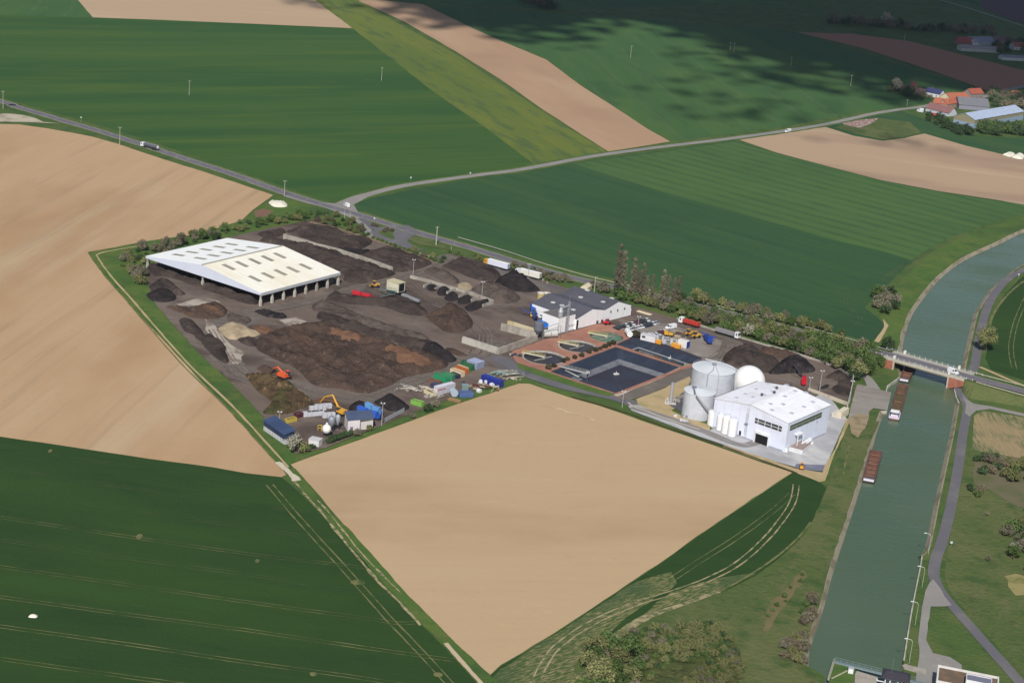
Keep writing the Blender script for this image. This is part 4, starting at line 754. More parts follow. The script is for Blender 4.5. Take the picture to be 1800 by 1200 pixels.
for k in range(8): mb.cyl((-3.2, -6.9+k, hs+.4), (-3.2, -6.9+k, hs+2), .05, n=4)
mb.cyl((-3.2, -6.9, hs+1.9), (-3.2, 0, hs+1.9), .05, n=4); mb.box(-3.6, -1.6, 0, 1.6, hs+.9, hs+1.6); mb.build('walkway', dstair, t2_)
mb = MB(); mb.cyl((-9.95, -3, 0), (-9.95, -3, hb), .1, n=5)
def polar(r, a, z): return (r*math.cos(a), r*math.sin(a), z)
mb = MB(); a = R(-110); pts = [polar(10.15, a, .3), polar(10.15, a, hb+.1), polar(6, R(-100), hb+.9), (0, 0, hb+1.9)]
for q in range(3): mb.cyl(pts[q], pts[q+1], .16, n=6)
a = R(-82); pts = [polar(10.1, a, .3), polar(10.1, a, hb+.2), (0.3, -.3, hb+1.8)]
for q in range(2): mb.cyl(pts[q], pts[q+1], .07, n=5)
mb.box(-1, 1, -.8, .8, hb+1.4, hb+2.2); mb.build('gas_pipe', paint(140, 144, 152), t1_)
mb = MB(); a = R(-12); pts = [polar(10.6, a, 0), polar(10.6, a, hb+1), polar(7, R(60), hb+1.1), polar(10, R(110), hb+.9)]
for q in range(3): mb.cyl(pts[q], pts[q+1], .17, n=6)
mb.build('outer_pipe', W_pipe, t1_)
mb = MB()
for k in range(40):
    t0 = 2*math.pi*k/40; t1 = 2*math.pi*(k+1)/40
    if k % 40 > 12: continue
    mb.cyl(polar(9.8, t0+R(60), hb+1.1), polar(9.8, t1+R(60), hb+1.1), .05, n=4); mb.cyl(polar(9.8, t0+R(60), hb), polar(9.8, t0+R(60), hb+1.1), .04, n=4)
mb.build('roof_railing', W_steel, t1_)
cd = (1314.5, 685)
c = P(*cd); D = empty('gas_dome', c, 0, 'bright white spherical gas holder dome behind the pale blue hall roof', 'gas holder')
MB().lathe([(7.7, 0), (7.7, 3.0), (7.0, 3.0)], 40).build('ring_wall', W_tank, D)
zc = HT(cd[0], cd[1], 643.5)-7.6
prof_ = [(7.6*math.cos(R(a)), zc+7.6*math.sin(R(a))) for a in range(-24, 91, 6)]; prof_[-1] = (.01, zc+7.6)
MB().lathe(prof_, 40).build('dome', gmat('dome_membrane', C(250, 250, 250), [('n', C(235, 235, 240), .2, .2, 0, .4, .7, .4, 3)], .35, .4, None, 0, 'object'), D, True)
sm_(D)
def silo(bpx, r, toppy, label):
    ce = base_from_front(bpx, r); h = HT(ce[0], ce[1], toppy); c = P(*ce); s_ = empty('silo', c, 0, label, 'silo', 'white silos by the hall')
    MB().lathe([(r, .5), (r, h-1), (r*.93, h-.5), (r*.6, h-.1), (.02, h)], 24).build('shell', paint(240, 240, 242, .4, 0, .15), s_, True)
    mb = MB(); mb.lathe([(r*.8, 0), (r*.8, .5)], 12); mb.build('base_ring', paint(170, 172, 176), s_)
    mb = MB()
    for k in range(8):
        t = 2*math.pi*k/8; mb.cyl((r*.8*math.cos(t), r*.8*math.sin(t), h-.6), (r*.8*math.cos(t), r*.8*math.sin(t), h+.7), .05, n=4)
        t2 = 2*math.pi*(k+1)/8; mb.cyl((r*.8*math.cos(t), r*.8*math.sin(t), h+.6), (r*.8*math.cos(t2), r*.8*math.sin(t2), h+.6), .04, n=4)
    mb.cyl((r+.15, -.6, 0), (r+.15, -.6, h), .09, n=5); mb.build('railing', paint(200, 202, 206), s_)
    return s_
silo((1252, 751.5), 2.5, 720, 'white silo farthest left of the row beside the pale blue hall, widest')
silo((1264.5, 759), 1.8, 727.5, 'white silo second from left in the row beside the pale blue hall')
silo((1274, 765), 1.9, 730, 'white silo third from left in the row beside the pale blue hall')
silo((1285, 770), 1.95, 735, 'white silo at the right end of the row, nearest the hall door')
# flare stack with pad and pipework
c = P(1178.5, 709.5); hh = HT(1178.5, 709.5, 672.5); E_ = empty('vent_stack', c, 0, 'tall shiny steel vent stack on a pale pad left of the grey tanks', 'stack')
MB().cyl((0, 0, .3), (0, 0, hh), .72, n=16).build('stack', paint(190, 192, 200, .35, .3), E_)
MB().box(-2.6, 2.4, -1.8, 1.6, 0.02, .3).build('pad', paint(206, 200, 186), E_)
for k, (x, y) in enumerate([(-1.9, -.2), (-1.5, .5), (1.6, -.5)]):
    mb = MB()
    for j in range(6):
        t0 = math.pi*j/6; t1 = math.pi*(j+1)/6; mb.cyl((x+.6*math.cos(t0), y, .3+2.4*math.sin(t0)), (x+.6*math.cos(t1), y, .3+2.4*math.sin(t1)), .09, n=5)
    mb.build('pipe_loop', W_pipe, E_)
# pump skids around the small tank
random.seed(4)
for i, (px, py, lab) in enumerate([(1194, 733, 'pump skid with white pipes at the left foot of the smaller tank'), (1206, 742, 'pump skid with grey pipes at the front left foot of the smaller tank')]):
    c = P(px, py); E_ = empty('pump_skid', c, R(-25), lab, 'pump', 'pump skids by the tank')
    for k in range(5): x = random.uniform(-2.5, 2.5); y = random.uniform(-1, 1); MB().box(x-.5, x+.5, y-.35, y+.35, 0.02, random.uniform(.6, 1.5)).build('pump', paint(214, 216, 222), E_)
    for k in range(7): x = random.uniform(-3, 3); y = random.uniform(-1.2, 1.2); z = random.uniform(.4, 1.7); MB().cyl((x, y, z), (x+random.uniform(-2, 2), y+random.uniform(-1, 1), z+random.uniform(-.2, .4)), .12, n=5).build('pipe', paint(150, 152, 160), E_)
c = P(1254, 722); E_ = empty('switch_container', c, R(20), 'dark navy equipment container squeezed between the tanks and the hall', 'container')
MB().box(-2, 2, -1.5, 1.5, 0, 2.8).build('body', paint(50, 54, 84), E_); MB().box(-2.1, 2.1, -1.6, 1.6, 2.81, 2.95).build('roof', paint(90, 94, 120), E_)
c = P(1196, 700); F3 = FR((1186, 704), (1195, 708), (1209, 702)); E_ = empty('bund_wall', F3.o, F3.rz, 'low grey concrete bund wall enclosing dark gravel left of the tanks', 'wall')
MB().box(0, F3.Lx+3, F3.Ly, F3.Ly+.5, 0, 1.6).build('side', M_conc2, E_); MB().box(-.5, 0, 0, F3.Ly+.5, 0, 1.6).build('side', M_conc2, E_)
# ------------------------------------------------------------------ ponds
def basin(name, q, depth, run, waterz, lining, sediment, wmat_, label, wlabel):
    c = sum((v for v in q), Vector())/4; E_ = empty(name, Vector((c.x, c.y, 0)), 0, label, 'pond')
    def inset(dist):     # far banks are wide, near banks steeper
        out = []; wd = (1, 1, .45, .45) if dist > 0 else (1, 1, 1, 1)
        for i in range(4):
            p, a, b = q[i], q[(i-1) % 4], q[(i+1) % 4]; d1 = (a-p).normalized(); d2 = (b-p).normalized(); s = abs(d1.cross(d2).z)
            out.append(p+d1*(dist*wd[i]/s)+d2*(dist*wd[(i-1) % 4]/s)-Vector((c.x, c.y, 0)))
        return out
    o0 = inset(-.3); i0 = inset(run*.62); i1 = inset(run)
    L0 = [Vector((v.x, v.y, .35)) for v in o0]; L1 = [Vector((v.x, v.y, -depth*.62)) for v in i0]; L2 = [Vector((v.x, v.y, -depth)) for v in i1]
    mb = MB(); mb.add([tuple(v) for v in L0+L1], [(i, (i+1) % 4, 4+(i+1) % 4, 4+i) for i in range(4)]); mb.build('liner_bank', lining, E_)
    mb = MB(); mb.add([tuple(v) for v in L1+L2], [(i, (i+1) % 4, 4+(i+1) % 4, 4+i) for i in range(4)]+[(4, 5, 6, 7)]); mb.build('lower_bank', sediment, E_)
    wi = inset(run*(-waterz/depth)); mb = MB(); mb.add([(v.x, v.y, waterz) for v in wi], [(0, 1, 2, 3)]); w = mb.build('water_surface', wmat_, E_)
    if w.data.polygons[0].normal.z < 0: w.data.flip_normals()
    return E_
L_blk = gmat('pond_liner', C(48, 54, 68), [('n', C(68, 76, 92), .08, .3, R(40), .45, .7, .6, 5)], .5, .3)
L_sed = gmat('pond_sediment', C(118, 120, 128), [('n', C(84, 88, 98), .15, .15, 0, .42, .66, .8, 6), ('n', C(150, 150, 152), .3, .3, 0, .6, .75, .7, 5)], .7)
pd = basin('lagoon', pond1, 4.2, 10.5, -3.9, L_blk, L_sed, W_pond, 'large square black-lined lagoon with dark water between the terrace and the site road', '')
basin('lagoon', pond2, 3.0, 6.0, -2.2, L_blk, gmat('pale_liner', C(140, 142, 148), [('n', C(100, 102, 110), .1, .1, 0, .45, .65, .7, 5)], .6), gmat('pond_water_clear', C(40, 50, 58), [('n', C(58, 74, 72), .05, .05, 0, .4, .7, .7, 4)], .08, .5), 'narrow black-lined settling pond behind the large square lagoon', '')
def floatpump(px, z, s, label):
    c = P(px[0], px[1], z); E_ = empty('floating_aerator', c, .4, label, 'aerator'); mb = MB(); mb.box(-1.3*s, 1.3*s, -.7*s, .7*s, -.1, .35); mb.build('float', paint(225, 225, 220), E_)
    MB().cyl((0, 0, .35), (0, 0, 1.5), .3*s, .15, n=8).build('motor', paint(190, 190, 190), E_)
floatpump((1083, 657.5), -3.9, 1.0, 'white floating aerator in the middle of the large lagoon'); floatpump((1178, 629.5), -2.2, .9, 'small white floating aerator on the narrow pond')
# long footbridge over the near lagoon corner
def bar(px0, px1, z0, z1, w, h, name, mat, label, cat, rails=True, par=None):
    a, b = P(*px0, z0), P(*px1, z1); d = b-a; L_ = Vector((d.x, d.y, 0)).length; e = empty(name, a, math.atan2(d.y, d.x), label, cat) if not par else None
    mb = MB(); dz = z1-z0; mb.add([(0, -w/2, 0), (L_, -w/2, dz), (L_, w/2, dz), (0, w/2, 0), (0, -w/2, h), (L_, -w/2, dz+h), (L_, w/2, dz+h), (0, w/2, h)], [(0, 3, 2, 1), (4, 5, 6, 7), (0, 1, 5, 4), (1, 2, 6, 5), (2, 3, 7, 6), (3, 0, 4, 7)])
    mb.build('deck', mat, e)
    if rails:
        mb = MB()
        for s in (-1, 1):
            n = max(2, int(L_/2))
            for k in range(n+1): x = L_*k/n; mb.cyl((x, s*w/2, h+dz*k/n), (x, s*w/2, h+1.1+dz*k/n), .05, n=4)
            mb.cyl((0, s*w/2, h+1.1), (L_, s*w/2, dz+h+1.1), .06, n=4)
        mb.build('handrail', mat, e)
    return e, L_
cream = paint(214, 206, 176); pale = paint(178, 178, 174)
bar((983, 644), (1034, 657), .6, .9, 1.4, .4, 'footbridge', pale, 'pale steel footbridge reaching over the near left corner of the large lagoon', 'footbridge')
e, L_ = bar((994, 650), (1018, 663), -.5, -2.6, 1.6, .3, 'access_ramp', pale, 'grey access ramp down the lagoon bank under the footbridge', 'ramp', False)
c = P(1031.5, 672, -3.9); E_ = empty('pump_column', c, 0, 'dark pump column standing in the lagoon at the end of the footbridge', 'pump')
MB().cyl((0, 0, -.3), (0, 0, 4.6), .35, n=10).build('shaft', paint(80, 82, 90), E_); MB().box(-.8, .8, -.6, .6, 4.6, 5.4).build('motor_head', paint(205, 205, 205), E_)
# clarifiers
for i, ((cp, r), wm, lab) in enumerate(zip(clar, (W_pond, W_pond, W_green), ('round clarifier basin with dark water, nearest of the three on the red terrace', 'round clarifier basin with dark water, middle one of three on the red terrace', 'round clarifier basin with green water, farthest of the three on the red terrace'))):
    c = P(*cp); E_ = empty('clarifier', c, 0, lab, 'clarifier', 'round clarifier basins'); rim = gmat('clarifier_rim_%s' % ('a', 'b', 'c')[i], C(184, 182, 176) if i < 2 else C(120, 108, 98), [('n', C(150, 148, 142), .3, .3, 0, .45, .65, .7, 5)], .8, .2, None, 0, 'object')
    ri = r-1.15 if i < 2 else r-.6
    MB().lathe([(r+.3, -.1), (r, .22), (ri, .22), (ri, -3)], 56).build('rim', rim, E_)
    mb = MB(); n = 56; mb.add([(ri*math.cos(2*math.pi*k/n), ri*math.sin(2*math.pi*k/n), -.45) for k in range(n)], [tuple(range(n))]); mb.build('water_surface', wm, E_)
    br = R(160); mb = MB(); mb.M = Matrix.Rotation(br, 4, 'Z'); mb.box(-.6, ri+1.4, -.8, .8, .5, .8); mb.build('scraper_bridge', cream, E_)
    mb = MB(); mb.M = Matrix.Rotation(br, 4, 'Z')
    for s in (-1, 1):
        for k in range(7): x = -.4+k*(ri+1.6)/6; mb.cyl((x, s*.75, .8), (x, s*.75, 1.8), .06, n=4)
        mb.cyl((-.5, s*.75, 1.8), (ri+1.3, s*.75, 1.8), .07, n=4)
    mb.build('handrail', paint(190, 180, 100), E_)
    mb = MB(); mb.M = Matrix.Rotation(R(45+i*3), 4, 'Z'); mb.box(-ri*.85+2, ri*.55, -.35, .35, -.4, -.05); mb.build('scraper_arm', paint(150, 150, 148), E_)
    MB().cyl((0, 0, -1.2), (0, 0, .5), .8, n=12).build('centre_column', paint(150, 150, 150), E_)
# ------------------------------------------------------------------ heaps of compost, soil, chalk
def inside(p, w):
    c = False; j = len(w)-1
    for i in range(len(w)):
        if (w[i].y > p.y) != (w[j].y > p.y) and p.x < (w[j].x-w[i].x)*(p.y-w[i].y)/(w[j].y-w[i].y)+w[i].x: c = not c
        j = i
    return c
def dist(p, w):
    d = 1e9
    for i in range(len(w)):
        a, b = w[i], w[(i+1) % len(w)]; ab = b-a; t = max(0, min(1, (p-a).dot(ab)/max(1e-6, ab.length_squared))); d = min(d, (p-a-ab*t).length)
    return d
H_dark = gmat('dark_compost', C(80, 71, 67), [('n', C(128, 116, 104), 1.1, 1.1, 0, .6, .72, .6, 6), ('n', C(60, 53, 52), .06, .12, R(-30), .42, .66, .9, 8), ('n', C(112, 98, 90), .12, .12, 0, .52, .72, .7, 7)], .95, .05, (1.0, 1.1, 9))
H_black = gmat('black_compost', C(58, 53, 54), [('n', C(104, 98, 94), 1.2, 1.2, 0, .6, .72, .5, 6), ('n', C(40, 37, 40), .1, .1, 0, .42, .66, .8, 6), ('n', C(88, 82, 82), .25, .1, R(-25), .52, .75, .8, 7)], .95, .05, (1.0, 1.1, 9))
H_brown = gmat('brown_compost', C(92, 76, 68), [('n', C(128, 98, 78), .018, .03, R(-25), .56, .68, .75, 5), ('n', C(66, 57, 54), .05, .09, R(-30), .42, .68, .85, 8), ('n', C(122, 108, 96), .4, .4, 0, .55, .72, .7, 6)], .95, .05, (.9, 1.1, 9))
H_orange = gmat('orange_wood_chip', C(122, 92, 74), [('n', C(98, 76, 66), .08, .08, 0, .42, .66, .8, 7)], .95, .05, (1.2, .4, 7))
H_grey = gmat('grey_windrow', C(104, 93, 87), [('n', C(76, 67, 64), .1, .2, R(-30), .42, .66, .9, 7)], .95, .05, (.9, 1.1, 9))
H_sand = gmat('pale_sand', C(176, 160, 134), [('n', C(150, 134, 112), .1, .1, 0, .42, .66, .8, 6)], .95, .05, (1.0, .3, 6))
H_chalk = gmat('white_chalk', C(238, 234, 220), [('n', C(210, 204, 186), .2, .2, 0, .42, .66, .8, 6)], .95, .05, (1.0, .3, 6))
H_green = gmat('green_waste', C(104, 88, 66), [('n', C(76, 82, 52), .07, .07, 0, .48, .62, .9, 6), ('n', C(156, 128, 100), .3, .3, 0, .58, .66, .85, 7), ('n', C(66, 56, 48), .25, .25, 0, .45, .6, .6, 6)], .95, .05, (1.0, 1.4, 9))
random.seed(11)
def heap(px, h, mat, label, slope=.66, res=.85, rough=.75, name='compost_heap', group=None, cat='heap', ridges=None):
    w = [Vector((v.x, v.y)) for v in world_poly(smooth(list(px)+[px[0]], 3)[:-1], 0, 1.2, 3)]
    x0 = min(p.x for p in w)-res; x1 = max(p.x for p in w)+res; y0 = min(p.y for p in w)-res; y1 = max(p.y for p in w)+res
    nx = int((x1-x0)/res)+1; ny = int((y1-y0)/res)+1; hv = {}; cx, cy = (x0+x1)/2, (y0+y1)/2; vs = []; ids = {}
    for i in range(nx+1):
        for j in range(ny+1):
            p = Vector((x0+i*res, y0+j*res))
            if inside(p, w):
                d = dist(p, w); q = Vector((p.x, p.y, 0))
                hh = h*(.75+.5*noise.noise(q*.045+Vector((h, 3, 1))))
                if ridges:
                    a, per = ridges; t = (-math.sin(a)*p.x+math.cos(a)*p.y)/per; hh *= .6+.55*abs((t+.6*noise.noise(q*.02)) % 1-.5)*1.7
                z = hh*(1-math.exp(-d*slope*1.35/hh))+noise.noise(q*.16)*rough*2.0*min(1, d*.25)+noise.noise(q*.45)*rough*1.1*min(1, d*.5)+noise.noise(q*1.1)*rough*.7*min(1, d*.5)
                hv[(i, j)] = max(.05, z+.18*min(1, d))
            else: hv[(i, j)] = None
    fs = []
    def vid(k):
        if k not in ids:
            z = hv[k]; ids[k] = len(vs); vs.append((x0+k[0]*res-cx, y0+k[1]*res-cy, -.15 if z is None else z+.2))
        return ids[k]
    for i in range(nx):
        for j in range(ny):
            q = [(i, j), (i+1, j), (i+1, j+1), (i, j+1)]
            if any(hv[k] is not None for k in q): fs.append([vid(k) for k in q])
    mb = MB(); mb.v = vs; mb.f = fs; mb.mi = [0]*len(fs); o = mb.build(name, mat, None, True); o.location = (cx, cy, 0)
    return tag(o, label, cat, group)
Q = Z
heap([(455, 424), (470, 418), (500, 424), (560, 436), (620, 455), (688, 478), (692, 484), (660, 494), (630, 500), (604, 494), (603, 482), (550, 456), (497, 433)], 3.6, H_dark, 'long dark windrow between the shed and the long concrete retaining wall')
heap([(452, 412), (495, 404), (500, 412), (470, 420)], 2.0, H_dark, 'small dark heap at the top left corner of the yard behind the shed')
heap([(502, 408), (545, 398), (592, 403), (612, 416), (640, 418), (655, 426), (630, 440), (590, 440), (548, 424)], 3.0, H_dark, 'dark windrow beyond the left end of the retaining wall')
heap(Q(450, 360, 5, [(740, 320), (880, 290), (915, 320), (820, 345), (770, 350)]), 2.6, H_black, 'small black heap on the bare ground beyond the retaining wall')
heap(Q(450, 360, 5, [(690, 400), (760, 370), (880, 400), (1000, 400), (960, 440), (850, 440), (740, 425)]), 1.6, H_black, 'low black heap against the far side of the retaining wall middle')
heap(Q(450, 360, 5, [(930, 440), (1080, 395), (1220, 390), (1330, 430), (1540, 505), (1480, 550), (1330, 590), (1210, 590), (1100, 520), (1000, 490)]), 4.2, H_dark, 'wide dark heap beyond the right end of the retaining wall')
heap(Q(440, 330, 4.2857, [(565, 845), (620, 795), (760, 830), (900, 850), (1040, 830), (1200, 850), (1320, 920), (1320, 960), (1180, 960), (1000, 900), (760, 880), (640, 860)]), 3.4, H_dark, 'long dark windrow just in front of the red trommel', ridges=None)
heap(Q(440, 330, 4.2857, [(470, 880), (540, 850), (640, 885), (880, 985), (1100, 1060), (1300, 1110), (1340, 1150), (1180, 1150), (900, 1080), (640, 980), (470, 920)]), 3.2, H_grey, 'long grey brown windrow second from the red trommel')
heap([(560, 548), (620, 566), (700, 592), (770, 604), (742, 618), (690, 600), (620, 582), (560, 562)], 3.0, H_dark, 'dark windrow stretching to the pile beside the bunker')
heap([(452, 596), (480, 584), (530, 572), (570, 570), (640, 592), (720, 616), (780, 632), (786, 645), (760, 654), (712, 664), (690, 676), (655, 690), (636, 692), (600, 684), (560, 680), (540, 668), (520, 648), (476, 628), (450, 612)], 4.6, H_brown, 'broad brown compost mass with orange patches in the middle of the yard', res=1.1, rough=1.1, ridges=(ang((545, 535), (740, 590)), 21))
heap([(568, 588), (582, 584), (640, 600), (634, 612), (600, 606)], 5.6, H_orange, 'narrow orange brown strip of wood chips on the near windrow', slope=2.2)
heap([(668, 622), (690, 618), (740, 634), (766, 646), (734, 654), (700, 646)], 5.6, H_orange, 'orange brown patch of wood chips near the container row', slope=2.2)
heap(Q(700, 420, 5, [(240, 680), (330, 640), (440, 585), (560, 620), (640, 700), (655, 770), (560, 820), (440, 825), (340, 770)]), 7.0, H_brown, 'steep brown black pile between the yard road and the grey conveyor', rough=.9)
heap(Q(650, 580, 5, [(440, 150), (520, 128), (630, 145), (660, 175), (760, 250), (740, 285), (620, 290), (540, 250), (450, 190)]), 4.4, H_black, 'black pile at the end of the broad brown mass near the container row')
heap(Q(650, 580, 5, [(660, 160), (760, 180), (860, 225), (800, 235), (700, 200)]), 1.5, H_brown, 'low brown tail of material beside the yard road')
heap(Q(700, 420, 5, [(380, 235), (470, 210), (540, 183), (640, 205), (700, 225), (840, 260), (905, 335), (840, 365), (740, 368), (620, 335), (500, 285)]), 5.6, H_dark, 'dark compost pile in front of the yellow cab lorry')
heap(Q(700, 420, 5, [(845, 380), (900, 335), (1000, 305), (1090, 325), (1180, 395), (1245, 455), (1100, 470), (960, 440)]), 7.0, H_black, 'tallest peaked black pile in front of the white cab lorry')
heap(Q(700, 420, 5, [(640, 445), (760, 395), (850, 385), (960, 445), (1060, 500), (1060, 545), (960, 570), (830, 560), (730, 500)]), 5.0, H_grey, 'smooth grey brown pile left of the two cream tanks')
heap(Q(700, 420, 5, [(220, 290), (320, 262), (430, 310), (520, 350), (530, 395), (440, 390), (330, 345)]), 3.4, H_grey, 'smooth brown pile behind the row of concrete bays')
heap(Q(700, 420, 5, [(520, 400), (600, 385), (650, 425), (600, 460), (530, 430)]), 1.4, H_sand, 'low sandy heap behind the row of concrete bays')
for i, q in enumerate([[(245, 415), (300, 400), (350, 425), (335, 460), (265, 455)], [(345, 440), (400, 425), (450, 440), (420, 500), (350, 495)], [(400, 520), (470, 465), (530, 500), (520, 540), (440, 550)], [(520, 530), (600, 500), (660, 525), (620, 570), (530, 575)], [(580, 600), (680, 555), (800, 540), (780, 580), (660, 635), (600, 630)]]):
    heap(Q(700, 420, 5, q), 1.5, H_black, 'black heap stored in concrete bay number %s from the left' % ['one', 'two', 'three', 'four', 'five'][i], group='heaps in the concrete bays')
heap(Q(650, 580, 5, [(30, 640), (110, 600), (190, 588), (290, 630), (350, 680), (300, 710), (190, 720), (110, 680)]), 5.2, H_black, 'black conical pile left of the lime green skip')
heap(Q(350, 580, 5, [(1310, 685), (1350, 650), (1420, 640), (1500, 670), (1560, 705), (1450, 740), (1340, 720)]), 4.6, H_black, 'small black conical pile behind the bright blue machine')
heap(Q(350, 580, 5, [(400, 395), (470, 395), (600, 420), (740, 470), (880, 540), (1010, 655), (900, 690), (780, 740), (620, 745), (560, 720), (640, 640), (540, 560), (480, 500)]), 3.6, H_green, 'rough heap of green waste and branches with pale wood pieces', rough=1.3, slope=.9)
heap(Q(350, 580, 5, [(500, 340), (560, 325), (680, 355), (700, 400), (600, 395)]), 2.0, H_brown, 'small brown heap beside the orange excavator')
heap(Q(350, 580, 5, [(1010, 620), (1130, 600), (1230, 640), (1120, 680), (1040, 665)]), 1.6, H_orange, 'low orange wood chip heap beside the yellow excavator arm')
heap(Q(150, 360, 5, [(520, 560), (600, 530), (700, 570), (860, 620), (980, 650), (1200, 740), (1420, 800), (1520, 840), (1500, 880), (1380, 860), (1150, 780), (960, 720), (760, 640), (560, 620)]), 3.4, H_dark, 'long dark heap lying under the gable edge of the open shed', res=.9)
heap(Q(150, 360, 5, [(560, 720), (640, 665), (740, 670), (800, 720), (880, 790), (760, 800), (700, 760), (600, 780)]), 2.6, H_dark, 'dark heap by the left end of the open shed')
heap(Q(150, 360, 5, [(530, 790), (640, 755), (760, 765), (800, 825), (740, 855), (600, 850)]), 2.6, H_black, 'black heap near the green border left of the chalk patch')
heap(Q(150, 360, 5, [(690, 900), (800, 905), (960, 910), (1130, 860), (1250, 930), (1180, 1000), (960, 1000), (840, 950)]), 2.6, H_brown, 'brown heap just in front of the white chalk patch', rough=.9)
heap(Q(150, 360, 5, [(820, 1010), (920, 1005), (1000, 1080), (1080, 1170), (1180, 1190), (1240, 1280), (1100, 1290), (960, 1150), (870, 1110)]), 2.4, H_dark, 'dark ridge of soil along the left edge of the yard')
heap([(352, 596), (362, 590), (376, 592), (396, 616), (402, 640), (380, 630), (360, 610)], 2.6, H_dark, 'dark soil ridge continuing beside the pale chalk track')
heap(Q(350, 580, 5, [(330, 85), (440, 70), (540, 110), (480, 150), (400, 130)]), 2.2, H_dark, 'small dark heap on the pale track below the sand pile')
heap(Q(150, 360, 5, [(1165, 1090), (1250, 1052), (1390, 1065), (1470, 1110), (1540, 1140), (1400, 1180), (1260, 1180)]), 3.6, H_sand, 'pale beige sand pile beside the yard track')
heap(Q(150, 360, 5, [(1470, 1070), (1600, 1085), (1680, 1120), (1600, 1140), (1500, 1110)]), 1.8, H_orange, 'tan low heap right of the pale sand pile')
heap(Q(150, 360, 5, [(1480, 940), (1560, 935), (1740, 960), (1760, 1000), (1600, 990)]), 1.4, H_black, 'thin black strip of material in front of the open shed')
heap(Q(150, 360, 5, [(1250, 960), (1330, 965), (1460, 1010), (1400, 1060), (1260, 1040)]), 1.3, H_grey, 'low grey heap in front of the open shed')
# east yard
heap(Q(1150, 480, 5, [(590, 775), (630, 710), (700, 665), (820, 640), (900, 660), (960, 720), (1080, 770), (1120, 820), (1040, 860), (960, 880), (860, 840), (740, 830), (640, 800)]), 5.6, H_dark, 'wide dark compost pile behind the grey tanks and dome')
heap(Q(1150, 480, 5, [(940, 655), (1100, 680), (1250, 720), (1360, 780), (1300, 790), (1180, 760), (1060, 740), (960, 700)]), 3.0, H_brown, 'brown windrow along the far edge of the east yard')
heap(Q(1150, 480, 5, [(1080, 800), (1150, 755), (1260, 735), (1360, 790), (1420, 855), (1340, 880), (1200, 880), (1100, 890), (1000, 880)]), 6.4, H_black, 'peaked black pile behind the red crusher')
heap(Q(1150, 480, 5, [(1500, 920), (1560, 880), (1620, 862), (1680, 890), (1740, 960), (1735, 1060), (1660, 1080), (1560, 1020), (1620, 960)]), 3.0, H_dark, 'dark heap in the rounded east corner of the yard by the quay wall')
heap(Q(1150, 480, 5, [(1440, 1020), (1500, 985), (1540, 990), (1500, 1020)]), 1.0, H_black, 'small black scrap heap at the foot of the east yard floodlight')
heap(Q(450, 340, 1, [(22, 16), (30, 13), (38, 16), (52, 17), (54, 23), (44, 25), (30, 23)]), 3.0, H_chalk, 'bright white chalk heap on the grass beside the main road', name='chalk_heap')
heap([(56, 1080), (62, 1077), (68, 1080), (66, 1084), (54, 1084)][:0] or [(50, 1082), (58, 1079.5), (66, 1082), (62, 1085.5), (53, 1085)], .8, H_chalk, 'small white chalk heap lying in the dark green field lower left', name='chalk_heap', res=.5, rough=.2)
for i, q in enumerate([[(1762, 272), (1775, 268), (1784, 271), (1776, 276)], [(1778, 277), (1790, 270), (1800, 273), (1796, 280)]]):
    heap(q, 2.0, H_chalk, ['white heap at the field edge by the right border, nearer the village', 'white heap at the field edge by the right border, farther right'][i], name='chalk_heap')
# ------------------------------------------------------------------ road bridge
a = P(1562, 622, ZB); b = P(1704, 662, ZB); d = (b-a); L_ = Vector((d.x, d.y, 0)).length
BR = empty('road_bridge', (a.x, a.y, 0), math.atan2(d.y, d.x), 'road bridge with white railing posts and red brick abutments crossing the canal', 'bridge')
def bx_(px, py, z=ZB): return (BR_I @ P(px, py, z))
bpy.context.view_layer.update(); BR_I = BR.matrix_world.inverted()
hw = 5.9
MB().box(0, L_, -hw, hw, ZB-.75, ZB-.02).build('deck', M_conc, BR)
MB().box(0, L_, -3.7, 3.7, ZB-.015, ZB+.0).build('road_bed', A_road, BR)
for s in (-1, 1):
    MB().box(0, L_, min(s*3.75, s*hw), max(s*3.75, s*hw), ZB-.01, ZB+.2).build('footway', paint(176, 172, 164), BR)
    MB().box(0, L_, min(s*(hw-.05), s*(hw+.35)), max(s*(hw-.05), s*(hw+.35)), ZB-.9, ZB+.32).build('parapet_beam', paint(196, 190, 176), BR)
    mb = MB(); mb.box(6, L_-8, s*hw-.3, s*hw+.3, ZB-1.5, ZB-.92); mb.build('girder', paint(134, 126, 108), BR)
    n = 17
    for k in range(n+1):
        x = -4+(L_+8)*k/n; MB().box(x-.09, x+.09, s*(hw+.1)-.09, s*(hw+.1)+.09, ZB+.3, ZB+1.45).build('railing_post', paint(222, 222, 216), BR)
    mb = MB()
    for z in (ZB+.75, ZB+1.15): mb.cyl((-4, s*(hw+.1), z), (L_+4, s*(hw+.1), z), .05, n=5)
    mb.build('rail', paint(176, 178, 176), BR)
xl = bx_(1583, 634).x; xr = bx_(1693, 661).x
xl, xr = 6.0, L_-8.0
for x in (xl, xr):
    for s in (-1, 1): MB().box(x-.5, x+.5, s*(hw+.1)-.45, s*(hw+.1)+.45, ZB+.3, ZB+2.1).build('pillar', paint(232, 230, 222), BR)
brick = gmat('red_brick', C(170, 112, 92), [('n', C(140, 92, 78), .5, .5, 0, .42, .66, .8, 5), ('w', C(186, 150, 134), .5, 0, .06, .5)], .9, .1, None, 0, 'object')
for (x0, x1) in ((-5, xl), (xr, L_+5)):
    MB().box(x0, x1, -hw+.1, hw-.1, -1.8, ZB-.8).build('abutment', gmat('dark_abutment', C(96, 88, 84), [('n', C(70, 64, 62), .2, .2, 0, .4, .7, .8, 5)]) if 'dark_abutment' not in MATS else MATS['dark_abutment'], BR)
